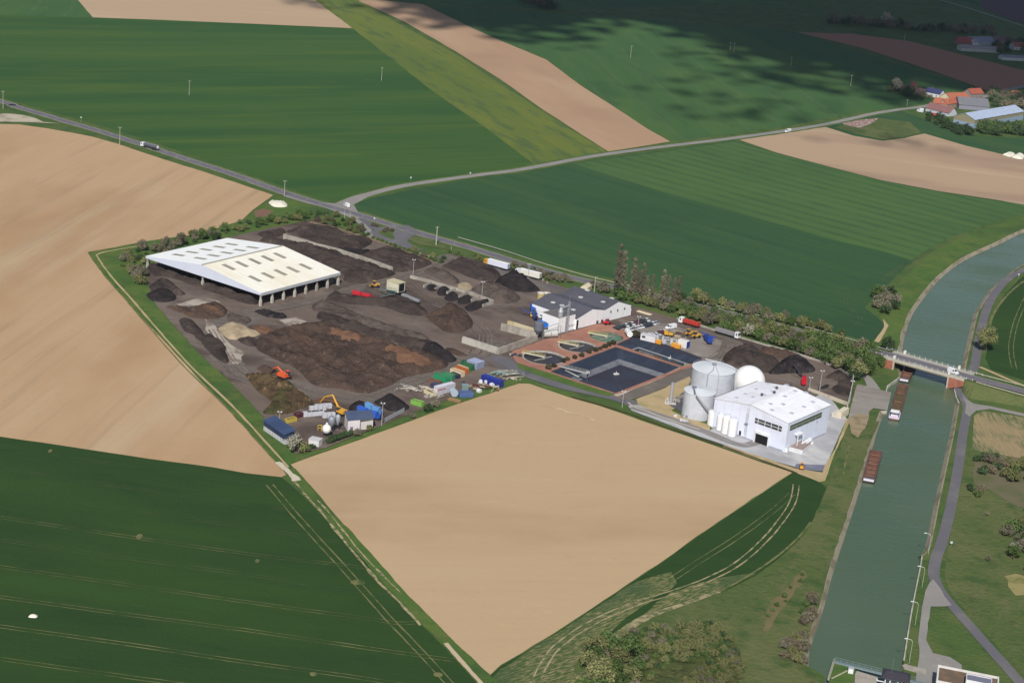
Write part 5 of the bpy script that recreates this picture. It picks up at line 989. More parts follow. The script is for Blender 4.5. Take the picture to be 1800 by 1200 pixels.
for s in (-1, 1):
    for (x0, x1, wx) in ((xl-.6, xl, xl-13), (xr, xr+.6, xr+13)):
        xa = xl if wx < xl else xr; y = s*(hw+.02)
        mb = MB(); mb.add([(xa, y, -1.6), (xa, y, ZB-.92), (wx, y, ZB-.92), (wx, y, ZB-1.6), (xa, y+s*.4, -1.6), (xa, y+s*.4, ZB-.92), (wx, y+s*.4, ZB-.92), (wx, y+s*.4, ZB-1.6)],
                          [(0, 1, 2, 3), (7, 6, 5, 4), (0, 4, 5, 1), (1, 5, 6, 2), (2, 6, 7, 3), (3, 7, 4, 0)]); mb.build('wing_wall', brick, BR)
        MB().box(xa-.35, xa+.35, y-s*.1 if s > 0 else y-.45, y+.45 if s > 0 else y+.1, -1.6, ZB-.95).build('stone_quoin', paint(206, 190, 172), BR)
# guard rails and verge posts on the approaches
def guardrail(pts, label, h=.8):
    w = ribbon_pts(pts, 4); o = w[0].copy(); mb = MB()
    for i in range(len(w)-1):
        p, q = w[i]-o, w[i+1]-o; u = (q-p).normalized(); n = Vector((-u.y, u.x, 0))*.04
        z0 = Vector((0, 0, h-.32)); z1 = Vector((0, 0, h)); mb.add([p-n+z0, q-n+z0, q+n+z0, p+n+z0, p-n+z1, q-n+z1, q+n+z1, p+n+z1], [(0, 3, 2, 1), (4, 5, 6, 7), (0, 1, 5, 4), (1, 2, 6, 5), (2, 3, 7, 6), (3, 0, 4, 7)])
    e = empty('guard_rail', o, 0, label, 'guard rail'); mb.build('beam', paint(196, 192, 176, .4), e)
    mb = MB(); acc = 0
    for i in range(len(w)-1):
        p = w[i]-o; mb.box(p.x-.06, p.x+.06, p.y-.06, p.y+.06, p.z-.1, p.z+h-.3)
    mb.build('posts', paint(150, 150, 146), e)
guardrail([(805, 418.5), (880, 440), (960, 466), (1050, 491), (1150, 513)], 'long cream guard rail along the main road beside the big green field')
guardrail([(1215, 528.5), (1300, 548), (1380, 567), (1450, 585, 1.5), (1510, 602, 3.4), (1566, 618, ZB)], 'pale guard rail along the field side of the road leading to the bridge')
guardrail([(1702, 654, ZB), (1740, 664, ZB-.6), (1800, 680, 3.6), (1860, 698, 2.4)], 'pale guard rail on the far side of the road right of the bridge')
guardrail([(1716, 673, ZB), (1750, 683, ZB-.8), (1800, 697, 3.6), (1860, 714, 2.4)], 'pale guard rail on the near side of the road right of the bridge')
# ------------------------------------------------------------------ barges
def hull(mb, L_, w, z0, z1, bow=4.0, stern=2.0, inset=0.0):
    pr = [(-w/2, 0+stern), (-w/2*.8, 0), (w/2*.8, 0), (w/2, stern), (w/2, L_-bow), (w/2*.7, L_-bow*.35), (0.3, L_), (-.3, L_), (-w/2*.7, L_-bow*.35), (-w/2, L_-bow)]
    mb.prism([(p[0]*(1-inset/w*2), p[1]) for p in pr][::-1], z0, z1, 'z'); return mb
def barge(stern_px, head_px, L_, w, label, engine):
    a = P(*stern_px, -1.3); b = P(*head_px, -1.3); rz = math.atan2(b.y-a.y, b.x-a.x)-math.pi/2
    t = empty('barge', a, rz, label, 'barge'); x = w/2
    rust = gmat('rusty_hull_'+('a' if engine else 'b'), C(112, 82, 74), [('n', C(86, 66, 62), .3, .3, 0, .42, .66, .8, 6), ('n', C(150, 96, 84), .6, .1, 0, .55, .72, .6, 5)], .7, .2, None, 0, 'object')
    cargo = gmat('hold_floor_'+('a' if engine else 'b'), C(112, 88, 68) if engine else C(124, 98, 84), [('n', C(88, 84, 58) if engine else C(116, 76, 62), .35, .35, 0, .42, .62, .9, 7), ('n', C(160, 124, 100), .5, .15, 0, .58, .72, .6, 6)], .9, .1, None, 0, 'object')
    hull(MB(), L_, w, -.5, .62).build('hull', rust if engine else paint(52, 44, 48), t)
    s0 = 9.5 if engine else 3.2; s1 = L_-(4.5 if engine else 2.0)
    # hold as coaming walls and sunken floor
    mb = MB(); hx = x-.75
    mb.box(-x+.06, -hx, s0, s1, .63, 1.6); mb.box(hx, x-.06, s0, s1, .63, 1.6); mb.box(-hx, hx, s0, s0+.35, .63, 1.6); mb.box(-hx, hx, s1-.35, s1, .63, 1.6); mb.build('coaming', rust, t)
    MB().box(-hx, hx, s0+.36, s1-.36, .63, .82).build('hold', cargo, t)
    mb = MB()
    for k in range(5 if not engine else 2):
        y = s0+(s1-s0)*(k+1)/(6 if not engine else 3); mb.box(-hx, hx, y-.12, y+.12, 1.3, 1.5)
    mb.build('cross_beams', paint(160, 112, 96), t)
    mb = MB()
    for s in (-1, 1): mb.cyl((s*(x*.55), s1+.6, .6), (s*(x*.55), s1+.6, 1.3), .2, n=8); mb.cyl((s*(x*.7), s0-.5 if not engine else s0-.6, .6), (s*(x*.7), s0-.5 if not engine else s0-.6, 1.3), .2, n=8)
    mb.build('bollards', paint(220, 214, 210), t)
    if engine:
        MB().box(-x+.3, x-.3, .8, 9.2, .63, .8).build('aft_deck', paint(150, 110, 164), t)
        MB().box(-x+.9, x-.9, 2.2, 5.0, .81, 3.2).build('wheelhouse', paint(236, 234, 240), t)
        mb = MB(); mb.box(-x+.86, x-.86, 2.16, 5.04, 2.1, 2.8); mb.build('wheelhouse_glass', W_glass, t)
        MB().box(-x+.6, x-.6, 1.9, 5.3, 3.22, 3.4).build('wheelhouse_roof', paint(245, 245, 248), t)
        MB().box(-x+.7, x-.7, 5.3, 8.3, .81, 2.0).build('cabin', paint(84, 96, 158), t)
        MB().box(-.8, .6, 6.2, 7.4, 2.01, 2.5).build('hatch', paint(225, 228, 240), t)
        mb = MB(); mb.box(-x+.25, x-.25, .35, .75, .63, 1.5); mb.box(-x+.1, -x+.5, .8, 9, .63, 1.25); mb.box(x-.5, x-.1, .8, 9, .63, 1.25); mb.build('bulwark', paint(216, 204, 226), t)
    else:
        MB().box(-x+.5, x-.5, .7, 1.5, .63, 1.4).build('stern_rail', paint(226, 222, 232), t); MB().box(-x+.5, x-.5, 1.9, 2.9, .63, 1.3).build('winch_house', paint(96, 104, 116), t)
    return t
barge((1570.5, 738.5), (1588.5, 675), 54, 5.05, 'long rusty barge with white wheelhouse and lilac stern moored at the quay', True)
w2 = P(1593, 672, -1.3)
barge((1588, 672.5), (1603, 641), 34, 5.05, 'rusty brown barge moored ahead, its front half under the bridge', False)
barge((1526, 849), (1539.5, 797), 38, 5.3, 'single open rusty barge with dark stern moored along the left bank', False)
# ------------------------------------------------------------------ canal lock in the lower corner
def slabpoly(name, px, z0, z1, mat, label, cat):
    w = [P(*p, z1) for p in px]; c = sum(w, Vector())/len(w); mb = MB(); pr = [(v.x-c.x, v.y-c.y) for v in w]
    if sum(pr[i][0]*pr[(i+1) % len(pr)][1]-pr[(i+1) % len(pr)][0]*pr[i][1] for i in range(len(pr))) < 0: pr = pr[::-1]
    mb.prism(pr, z0, z1, 'z'); o = mb.build(name, mat); o.location = (c.x, c.y, 0); return tag(o, label, cat)
slabpoly('lock_island', [(1466, 1163), (1504, 1173), (1497, 1240), (1430, 1300), (1459, 1190)], -2, .25, G_bright, 'grassy concrete-edged island left of the lock control house', 'lock island')
e, L_ = bar((1466, 1163), (1640, 1207), .3, .3, 1.4, .4, 'lock_walkway', paint(128, 146, 150), 'pale blue grey steel walkway across the lock', 'walkway')
slabpoly('lock_wall', [(1503, 1184), (1506, 1178), (1545, 1190), (1545, 1240), (1500, 1240)], -2, -.3, M_conc2, 'low concrete lock wall in front of the walkway', 'lock wall')
slabpoly('lock_quay', [(1586, 1168), (1592, 1166), (1628, 1176), (1626, 1190), (1618, 1182), (1590, 1174)], -2, .3, M_conc2, 'concrete quay edge right of the lock control house', 'quay')
bar((1466, 1163), (1456, 1195), .3, .3, .5, .25, 'island_railing', paint(178, 172, 156), 'pale railing down the left side of the lock island', 'railing')
c = P(1495, 1183); E_ = empty('lock_cabinet', c, R(-15), 'small white control cabinet on the lock island', 'cabinet'); MB().box(-.8, .8, -.6, .6, .25, 2.0).build('body', W_frame, E_); MB().box(-.9, .9, -.7, .7, 2.01, 2.12).build('lid', paint(180, 182, 190), E_)
bar((1490, 1178), (1462, 1192), .3, .3, .5, .15, 'island_path', paint(184, 176, 150), 'narrow pale path crossing the lock island', 'path', False)
F3 = FR((1547, 1183), (1548, 1212), (1576, 1218)); c = P(1549, 1216)
E_ = empty('lock_house', P(1551, 1222), R(-14), 'white lock control house with a black hipped roof and radio mast', 'lock house')
MB().box(0, 5.6, 0, 5, 0, 6.6).build('wall', paint(236, 236, 238), E_)
MB().box(-.04, 5.64, -.05, 5.05, 4.4, 5.9).build('window_band', W_glass, E_)
mb = MB()
for x in (0, 1.5, 3.9, 5.4): mb.box(x-.05, x+.25, -.1, -.06, 4.3, 6.0)
mb.build('window_frames', W_frame, E_)
mb = MB(); mb.add([(-1.3, -1, 6.61), (7.6, -1, 6.61), (7.6, 6, 6.61), (-1.3, 6, 6.61), (.2, 1.8, 8), (6.4, 1.8, 8), (6.4, 3.2, 8), (.2, 3.2, 8)], [(0, 3, 2, 1), (4, 5, 6, 7), (0, 1, 5, 4), (1, 2, 6, 5), (2, 3, 7, 6), (3, 0, 4, 7)]); mb.build('roof', paint(62, 58, 68), E_)
MB().cyl((1.6, 1.4, 7.4), (1.6, 1.4, 13), .06, n=5).build('radio_mast', paint(120, 130, 124), E_)
mb = MB(); mb.box(-2.6, -.1, 1, 1.3, 4.2, 4.4); mb.box(-2.6, -2.3, .9, 1.5, 4.4, 4.9); mb.box(-1.3, -.05, -.6, 1.0, 3.0, 3.2); mb.cyl((-1.3, -.6, 3.2), (-1.3, -.6, 4.2), .05, n=4); mb.build('side_balcony', W_frame, E_)
F3 = FR((1645.5, 1166), (1640, 1199), (1712, 1217)); 
p0 = P(1640, 1200, 5.5); p1 = P(1720, 1184, 5.5); p2 = P(1646, 1166, 5.5)
E_ = empty('flat_roof_building', P(1641, 1226), R(-14), 'flat-roofed building with brown gravel roof and white parapet beside the lock', 'building')
MB().box(0, 19, 0, 11, 0, 5.5).build('wall', paint(226, 222, 214), E_)
MB().box(.5, 18.5, .5, 10.5, 5.51, 5.7).build('roof', gmat('gravel_roof', C(112, 96, 84), [('n', C(132, 110, 88), .3, .3, 0, .42, .66, .8, 6)], coord='object'), E_)
mb = MB(); mb.box(-.1, 19.1, -.1, .35, 5.51, 6.3); mb.box(-.1, 19.1, 10.65, 11.1, 5.51, 6.3); mb.box(-.1, .35, .36, 10.64, 5.51, 6.3); mb.box(18.65, 19.1, .36, 10.64, 5.51, 6.3); mb.build('parapet', paint(228, 226, 222), E_)
mb = MB(); mb.box(9, 16.5, 1, 5, 5.71, 8); mb.build('roof_light', paint(120, 122, 140), E_)
mb = MB(); mb.box(8.8, 9, .8, 5.2, 5.71, 8.2); mb.box(16.5, 16.7, .8, 5.2, 5.71, 8.2); mb.box(9.01, 16.49, .8, 1, 5.71, 8.2); mb.box(9.01, 16.49, 5, 5.2, 5.71, 8.2); mb.build('roof_light_frame', paint(236, 236, 240), E_)
# ------------------------------------------------------------------ vehicles
TY = paint(34, 34, 38, .8); CH = paint(70, 70, 76, .7)
def at2(pa, pb, z=0):   # origin at pixel a, x axis towards pixel b
    a = P(*pa, z); b = P(*pb, z); return a, math.atan2(b.y-a.y, b.x-a.x), (b-a).length
def wheels(t, xs, y, r=.5, w=.35, mat=None):
    for x in xs:
        for s in (-1, 1): MB().cyl((x, s*y-s*w, r), (x, s*y, r), r, n=12).build('wheel', mat or TY, t)
def cab(t, x0, x1, w, h, mat, z0=.7, glass=True):
    # front at x0 (lower x) facing -x
    mb = MB(); mb.prism([(x0, z0), (x0+.05, h*.55), (x0+.45, h), (x1, h), (x1, z0)][::-1], -w/2, w/2, 'y'); c = mb.build('cab', mat, t)
    if glass:
        mb = MB(); mb.prism([(x0+.0, h*.57), (x0+.36, h*.92), (x0+.44, h*.92), (x0+.08, h*.57)][::-1], -w/2+.15, w/2-.15, 'y'); mb.build('windscreen', W_glass, c)
        for s in (-1, 1): MB().box(x0+.7, x0+1.5, min(s*w/2, s*(w/2+.03)), max(s*w/2, s*(w/2+.03)), h*.58, h*.88).build('side_window', W_glass, c)
    return c
def lorry(pa, pb, L_, kind, cabc, bodyc, label, z=0, group=None):
    """pa: front of the lorry, pb: rear"""
    a, rz, _ = at2(pa, pb, z); t = empty('lorry', a, rz, label, 'lorry', group)
    cm = paint(*cabc, .4, 0, .15); cab(t, 0, 2.2, 2.45, 3.5 if kind != 'tanker' else 3.3, cm)
    MB().box(.3, L_-.4, -.5, .5, .55, 1.0).build('chassis', CH, t)
    wheels(t, [.9+.5, 4.2] + ([L_-4.3, L_-3.0, L_-1.7] if kind in ('box', 'tanker', 'bulk') else [L_-3.4, L_-2.0]), 1.22, .5)
    bm = paint(*bodyc, .45, 0, .3)
    if kind == 'box':
        MB().box(2.8, L_, -1.25, 1.25, 1.15, 4.0).build('trailer_box', bm, t)
        MB().box(L_+.01, L_+.06, -1.15, 1.15, 1.25, 3.9).build('rear_door', paint(max(0, bodyc[0]-50), max(0, bodyc[1]-46), max(0, bodyc[2]-40)), t)
        MB().box(2.75, L_+.02, -1.27, 1.27, 4.01, 4.06).build('roof', paint(248, 248, 250), t)
    elif kind == 'tanker':
        MB().cyl((2.9, 0, 2.35), (L_-.1, 0, 2.25), 1.15, n=20).build('tank', gmat('tanker_shell', C(150, 152, 162), [], .28, .6, None, .7), t)
        MB().cyl((L_-.1, 0, 2.25), (L_+.15, 0, 2.25), 1.15, .6, n=20).build('tank_end', paint(232, 234, 236), t)
        MB().box(3.4, L_-.6, -.3, .3, 3.45, 3.55).build('catwalk', paint(170, 172, 178), t)
    else:
        x0 = 2.7 if kind == 'tipper' else 2.9; h = 2.9
        mb = MB()
        mb.add([(x0, -1.1, 1.2), (L_, -1.1, 1.2), (L_, 1.1, 1.2), (x0, 1.1, 1.2), (x0-.1, -1.28, h), (L_+.15, -1.28, h), (L_+.15, 1.28, h), (x0-.1, 1.28, h)], [(0, 3, 2, 1), (0, 1, 5, 4), (1, 2, 6, 5), (2, 3, 7, 6), (3, 0, 4, 7)])
        mb.add([(x0+.02, -1.18, h-.25), (L_, -1.18, h-.25), (L_, 1.18, h-.25), (x0+.02, 1.18, h-.25)], [(0, 1, 2, 3)]); mb.build('tipper_body', bm, t)
        mb = MB(); mb.box(x0, L_, -.9, .9, h-.22, h-.02, .3); mb.build('tarpaulin', paint(int(bodyc[0]*.95), int(bodyc[1]*.9), int(bodyc[2]*.9)), t)
        for k in range(6): x = x0+.6+(L_-x0-1)*k/5; MB().box(x-.06, x+.06, -1.36, -1.29, 1.25, h-.05).build('side_rib', paint(int(bodyc[0]*.8), int(bodyc[1]*.7), int(bodyc[2]*.7)), t)
    for s in (-1, 1): MB().box(-.03, .02, s*.95-.18, s*.95+.18, .85, 1.1).build('headlight', paint(230, 230, 225), t)
    return t
lorry((249, 257.5), (283, 266.5), 15.5, 'tanker', (240, 242, 245), (170, 170, 178), 'white tanker lorry with shiny grey tank driving on the main road', .2)
lorry((851.5, 464.5), (897, 477), 16.5, 'box', (232, 168, 52), (226, 230, 246), 'articulated lorry with yellow cab and long white trailer', .18)
lorry((906.5, 481.5), (951, 493), 16.0, 'box', (236, 240, 250), (232, 230, 218), 'articulated lorry with white cab and low cream trailer', .18)
lorry((1194, 567), (1228, 577), 12.0, 'tipper', (238, 240, 246), (196, 66, 56), 'white tipper lorry with bright red body on the yard road', .18)
lorry((1299, 596.5), (1259, 584.5), 14.0, 'bulk', (228, 232, 232), (150, 150, 154), 'lorry with white cab and long grey tipping trailer facing right', .18)
def van(pa, pb, label, z=0, col=(240, 242, 246), L_=5.6):
    a, rz, _ = at2(pa, pb, z); t = empty('van', a, rz, label, 'van')
    MB().prism([(0, .35), (0, 1.0), (1.0, 1.35), (1.7, 2.35), (L_, 2.4), (L_, .35)][::-1], -.98, .98, 'y').build('body', paint(*col, .4, 0, .1), t)
    MB().prism([(1.02, 1.42), (1.62, 2.28), (1.7, 2.28), (1.12, 1.42)][::-1], -.85, .85, 'y').build('windscreen', W_glass, t)
    for s in (-1, 1): MB().box(1.6, 2.5, min(s*.98, s*1.01), max(s*.98, s*1.01), 1.4, 2.1).build('side_window', W_glass, t)
    wheels(t, [1.0, L_-1.1], 1.0, .36, .24)
    for s in (-1, 1): MB().box(-.03, .02, s*.7-.15, s*.7+.15, .75, .95).build('headlight', paint(225, 225, 225), t)
    return t
van((1683, 659), (1666, 652.5), 'white panel van driving over the bridge', ZB+.02)
van((606, 361), (614, 366), 'white van waiting at the road junction', .2)
van((1381, 233), (1394, 230), 'white box van on the pale minor road towards the village', .16, L_=7.5)
car_n = [0]
def make_car(col):
    t = empty('parked_car', (0, 0, 0)); m_ = paint(*col, .3, 0, .05)
    MB().prism([(0, .3), (0, .72), (.9, .88), (4.1, .92), (4.25, .75), (4.25, .3)][::-1], -.86, .86, 'y').build('body', m_, t)
    MB().prism([(1.0, .885), (1.65, 1.38), (3.3, 1.42), (4.0, .93)][::-1], -.76, .76, 'y').build('glasshouse', W_glass, t)
    MB().prism([(1.7, 1.425), (1.72, 1.47), (3.2, 1.49), (3.3, 1.45)][::-1], -.68, .68, 'y').build('roof', m_, t)
    wheels(t, [.85, 3.4], .88, .31, .2)
    return t
carcols = {'white': (238, 240, 246), 'black': (40, 42, 50), 'maroon': (110, 48, 60), 'dark green': (48, 62, 58), 'navy': (44, 54, 76), 'silver': (176, 182, 190), 'grey': (110, 114, 122)}
protos = {k: make_car(v) for k, v in carcols.items()}; usedc = set()
pkids = {k: kids(v) for k, v in protos.items()}
def car(px, ang_, colr, label, z=.22, group='cars in the car park'):
    c = P(px[0], px[1], z)
    if colr not in usedc:
        usedc.add(colr); t = protos[colr]; t.location = c; t.rotation_euler = (0, 0, ang_); tag(t, label, 'car', group); return t
    t = dup(protos[colr], c, ang_, label, group, None, pkids[colr]); t['category'] = 'car'; return t
crz = math.atan2(P(1143, 571).y-P(1135, 567.5).y, P(1143, 571).x-P(1135, 567.5).x)
ordn = ['first', 'second', 'third', 'fourth', 'fifth', 'sixth', 'seventh', 'eighth', 'ninth', 'tenth', 'eleventh']
rowA = ['dark green', 'black', 'white', 'black', 'white', 'maroon', 'maroon', 'black', 'dark green', 'white']
rowB = ['silver', 'white', 'silver', 'white', 'white', 'white', 'navy', 'black', 'navy', 'white', 'silver']
for i, k in enumerate(rowA):
    t = i/(len(rowA)-1); px = 1084+(1131-1084)*t, 573.5+(561.5-573.5)*t
    car(px, crz, k, '%s car parked %s from the left in the back row of the car park' % (k, ordn[i]))
for i, k in enumerate(rowB):
    t = i/(len(rowB)-1); px = 1096+(1147-1096)*t, 579.5+(566.5-579.5)*t
    car(px, crz, k, '%s car parked %s from the left in the front row of the car park' % (k, ordn[i]))
for px, k, lab in [((1136, 588), 'white', 'white car parked behind the long white portable cabin, left one'), ((1147, 587), 'white', 'white car parked behind the long white portable cabin, right one'), ((1157, 583), 'maroon', 'maroon car parked left of the yellow machine'),
                   ((1162, 581.5), 'white', 'white car between the maroon car and the large white van'), ((1079, 576), 'navy', 'dark car standing outside the left end of the car park rows')]:
    car(px, crz, k, lab, .3, 'cars by the biogas units')
car((941, 556), 1.0, 'white', 'white car parked between the blue machine and the warehouse wall, left one', .2, 'cars by the warehouse'); car((948, 559), 1.0, 'white', 'white car parked between the blue machine and the warehouse wall, middle one', .2, 'cars by the warehouse'); car((955, 563), 1.0, 'grey', 'grey car parked between the blue machine and the warehouse wall, right one', .2, 'cars by the warehouse')
van((1171, 579), (1182, 577), 'large white van parked beside the wheel loaders', .3, L_=6.5)
for k, v in protos.items():
    if k not in usedc: car((1150, 592), crz, k, '%s car beside the portable cabin' % k, .3)
# ------------------------------------------------------------------ plant machinery
def loader(px, ang_, label, col=(206, 160, 64), z=.2, s=1.0):
    t = empty('wheel_loader', P(px[0], px[1], z), ang_, label, 'loader'); m_ = paint(*col, .5); t.scale = (s, s, s)
    MB().box(-3.0, -.3, -1.1, 1.1, 1.0, 2.3, .12).build('engine_body', m_, t); MB().box(-.3, 1.1, -.85, .85, .9, 1.7).build('front_frame', m_, t)
    c = MB().box(-.9, .6, -.8, .8, 2.31, 3.5, .08).build('cab', W_glass, t); MB().box(-1.0, .7, -.9, .9, 3.51, 3.62).build('cab_roof', m_, c)
    wheels(t, [-2.0, 1.1], 1.35, .85, .55)
    mb = MB()
    for y in (-.6, .6): mb.cyl((.6, y, 1.8), (3.0, y, .7), .16, n=6)
    mb.cyl((3.0, -.6, .7), (3.0, .6, .7), .14, n=6); mb.build('lift_arm', m_, t)
    MB().prism([(2.9, .1), (2.8, 1.3), (3.1, 1.5), (4.2, .15), (4.2, 0.05)][::-1], -1.4, 1.4, 'y').build('bucket', paint(92, 80, 70), t)
    return t
loader((657, 505), R(200), 'yellow wheel loader with cab by the dark heap behind the red trommel', (196, 150, 72))
loader((1209, 590), R(215), 'yellow wheel loader, left one of the pair beside the blue screener', (206, 158, 70))
loader((1221, 594), R(215), 'yellow wheel loader, right one of the pair beside the blue screener', (214, 166, 76))
loader((933, 556), R(100), 'small yellow loader beside the bright blue machine by the warehouse', (222, 170, 60), .2, .6)
def excavator(px, ang_, label, col, boom, z=.2, s=1.0):
    t = empty('excavator', P(px[0], px[1], z), ang_, label, 'excavator'); m_ = paint(*col, .5); t.scale = (s, s, s)
    for q in (-1, 1): MB().prism([(-2.2, .35), (-1.8, 0), (1.8, 0), (2.2, .35), (1.9, .85), (-1.9, .85)], q*1.25-.3, q*1.25+.3, 'y').build('track', TY, t)
    MB().box(-2.4, 1.4, -1.35, 1.35, 1.0, 2.2, .12).build('house', m_, t); MB().box(-2.9, -2.3, -1.3, 1.3, 1.1, 2.0).build('counterweight', paint(int(col[0]*.8), int(col[1]*.8), int(col[2]*.8)), t)
    c = MB().box(0, 1.4, .3, 1.3, 1.3, 3.1, .08).build('cab', W_glass, t); MB().box(-.05, 1.45, .25, 1.35, 3.11, 3.2).build('cab_roof', m_, c)
    for (nm, p, q, r) in boom: MB().cyl(p, q, r, r*.7, n=6).build(nm, m_, t)
    e = boom[-1][2]; MB().prism([(e[0]-.5, e[2]), (e[0]+.4, e[2]), (e[0]+.2, e[2]-1.1), (e[0]-.7, e[2]-.9)], -.7, .7, 'y').build('bucket', paint(84, 76, 70), t)
    return t
excavator((599, 728), R(140), 'yellow excavator with long folded arm behind the cement silos', (226, 168, 56), [('boom', (1.2, 0, 2), (5.0, 0, 6.4), .42), ('stick', (5.0, 0, 6.4), (9.6, 0, 4.2), .34), ('lower_stick', (9.6, 0, 4.2), (11.8, 0, 1.2), .26)], s=1.1)
excavator((500, 666), R(-35), 'bright orange tracked machine on the grey yard track', (226, 100, 56), [('boom', (-1, 0, 2.2), (-3.5, 0, 3.6), .4), ('stick', (-3.5, 0, 3.6), (-5.6, 0, 2.4), .3)], s=1.25)
MB_ = MB
def screener(pa, pb, label, cols, name='screening_machine', h=3.4, arms=True, s=1.0, seedn=1, cat='machine', L_=None):
    a, rz, L0 = at2(pa, pb, .2); L_ = L_ or L0; t = empty(name, a, rz, label, cat); random.seed(seedn); t.scale = (s, s, s); L_ /= s
    m0, m1 = paint(*cols[0], .5), paint(*cols[1], .5)
    MB().box(.8, L_-.8, -.9, .9, .7, 1.1).build('chassis', m1, t)
    MB().prism([(L_*.12, 1.12), (L_*.08, h), (L_*.42, h*.86), (L_*.46, 1.12)][::-1], -1.15, 1.15, 'y').build('hopper', m0, t)
    MB().box(L_*.48, L_*.82, -1.05, 1.05, 1.12, h*.78).build('drum_housing', m0, t)
    MB().cyl((L_*.46, 0, h*.7), (L_*.84, 0, h*.62), .85, n=14).build('drum', m1, t)
    MB().box(L_*.84, L_*.97, -.9, .9, 1.12, h*.6).build('engine', m1, t)
    if arms:
        mb = MB(); mb.M = Matrix.Translation((L_*.9, 0, 1.3)) @ Matrix.Rotation(R(-24), 4, 'Y'); mb.box(0, L_*.5, -.45, .45, -.12, .12); mb.build('conveyor', m0, t)
        mb = MB(); mb.M = Matrix.Translation((L_*.55, -.9, 1.2)) @ Matrix.Rotation(R(-90), 4, 'Z') @ Matrix.Rotation(R(-28), 4, 'Y'); mb.box(0, L_*.4, -.4, .4, -.1, .1); mb.build('side_conveyor', m0, t)
    wheels(t, [L_*.3, L_*.75], 1.15, .45, .3)
    return t
screener((616, 519), (658, 526), 'long red trommel screen standing near the open shed', ((196, 44, 56), (150, 40, 50)), 'trommel_screen', 3.0, False)
mb = MB(); mb.M = Matrix.Identity(4)
screener((934, 547), (944, 572), 'tall bright blue shredder line with raised conveyor beside the warehouse', ((44, 96, 190), (58, 70, 100)), h=4.6, L_=17)
screener((944, 576), (959, 578), 'bright blue hopper machine beside the bunker walls', ((34, 110, 206), (70, 74, 90)), h=4.4, arms=False, L_=7)
screener((1249, 607), (1234, 592), 'deep blue mobile screener with raised folded conveyor', ((44, 80, 176), (40, 56, 110)), h=4.6, L_=9)
screener((1412, 680), (1413, 658), 'bright red crusher with black side conveyor in the east yard', ((206, 32, 52), (150, 30, 44)), 'crusher', 4.4, False, L_=9)
a, rz, L0 = at2((1411, 665), (1393, 654)); t = empty('belt_conveyor', P(1409, 664), rz, 'dark belt conveyor rising left from the red crusher', 'conveyor'); mb = MB(); mb.M = Matrix.Rotation(R(-18), 4, 'Y'); mb.box(0, 9, -.5, .5, 1.2, 1.5); mb.build('belt', paint(60, 58, 60), t); MB().box(6, 6.2, -.5, .5, 0, 3.0).build('leg', CH, t)
screener((625, 728), (670, 739), 'bright blue screening trailer, nearer of two at the plot edge', ((56, 100, 200), (46, 84, 170)), h=4.2, arms=False)
screener((640, 722), (672, 731), 'light blue screening trailer, farther of two at the plot edge', ((104, 160, 216), (90, 130, 190)), h=4.2, arms=False)
c = P(1050, 566); 
lt = loader((1068, 570), R(30), 'small bright red telehandler at the end of the brick terrace', (216, 40, 52), .3, .8)
# big box on legs with conveyors
F3 = FR((682, 513), (697, 521), (709, 515)); t = empty('screening_tower', P(699, 521.5), F3.rz, 'cream metal screening tower box raised on legs above the windrows', 'screening tower')
hb_ = HT(699, 521.5, 514.5); ht_ = HT(699, 521.5, 499)
MB().box(0, 5.2, 0, 8.2, hb_, ht_).build('box', wmat('cream_sheet', C(222, 218, 196), C(196, 190, 164), .6), t)
MB().box(.6, 4.6, -.06, .02, hb_+.3, ht_-.4).build('opening', W_dark, t)
MB().box(-.2, 5.4, -.2, 8.4, ht_+.01, ht_+.2).build('roof', paint(206, 196, 160), t)
for x in (.2, 5.0):
    for y in (.2, 8.0): MB().cyl((x, y, 0), (x, y, hb_), .18, n=6).build('leg', CH, t)
bar((707, 519), (737, 531), 2.6, 1.6, 1.6, 1.1, 'belt_conveyor', paint(150, 152, 158), 'grey covered conveyor running right from the screening tower', 'conveyor', False)
bar((695, 516), (669, 522), 5.5, 1.6, .9, .3, 'belt_conveyor', paint(96, 124, 120), 'green grey inclined conveyor, lower of two feeding the screening tower', 'conveyor')
bar((697, 512), (668, 509), 5.5, 3.0, .9, .3, 'belt_conveyor', paint(110, 134, 130), 'green grey conveyor, upper of two feeding the screening tower', 'conveyor')
# ------------------------------------------------------------------ skips, containers and clutter
def skip(pa, pb, dep, h, col, label, kind='open', name='skip', fill=(96, 80, 70), z=.2):
    a, rz, L_ = at2(pa, pb, z); t = empty(name, a, rz, label, 'skip' if kind == 'open' else 'container'); m_ = paint(*col, .55)
    if kind == 'open':
        mb = MB(); w = .12
        mb.box(0, L_, 0, w, 0, h); mb.box(0, L_, dep-w, dep, 0, h); mb.box(0, w, w, dep-w, 0, h); mb.box(L_-w, L_, w, dep-w, 0, h); mb.box(w, L_-w, w, dep-w, 0, .15); mb.build('shell', m_, t)
        MB().box(w+.01, L_-w-.01, w+.01, dep-w-.01, .16, h*.7).build('load', paint(*fill, .9), t)
    else:
        MB().box(0, L_, 0, dep, 0, h).build('shell', m_, t); MB().box(-.04, L_+.04, -.04, dep+.04, h+.01, h+.1).build('roof', paint(*[min(250, int(c*1.12)) for c in col]), t)
    n = max(3, int(L_/.9)); mb = MB()
    for k in range(n+1): x = .05+(L_-.1)*k/n; MB().box(x-.05, x+.05, -.1, -.01, .05, h-.05).build('rib', m_, t) if k < 12 else None
    return t
zz = lambda *p: Z(680, 620, 7.5, list(p))
def sk(a, b, dep, h, col, label, **k): q = zz(a, b); return skip(q[0], q[1], dep, h, col, label, **k)
sk((1050, 175), (1185, 222), 5.5, 3.0, (150, 158, 184), 'grey blue metal storage container at the far end of the skip rows', kind='box', name='storage_container')
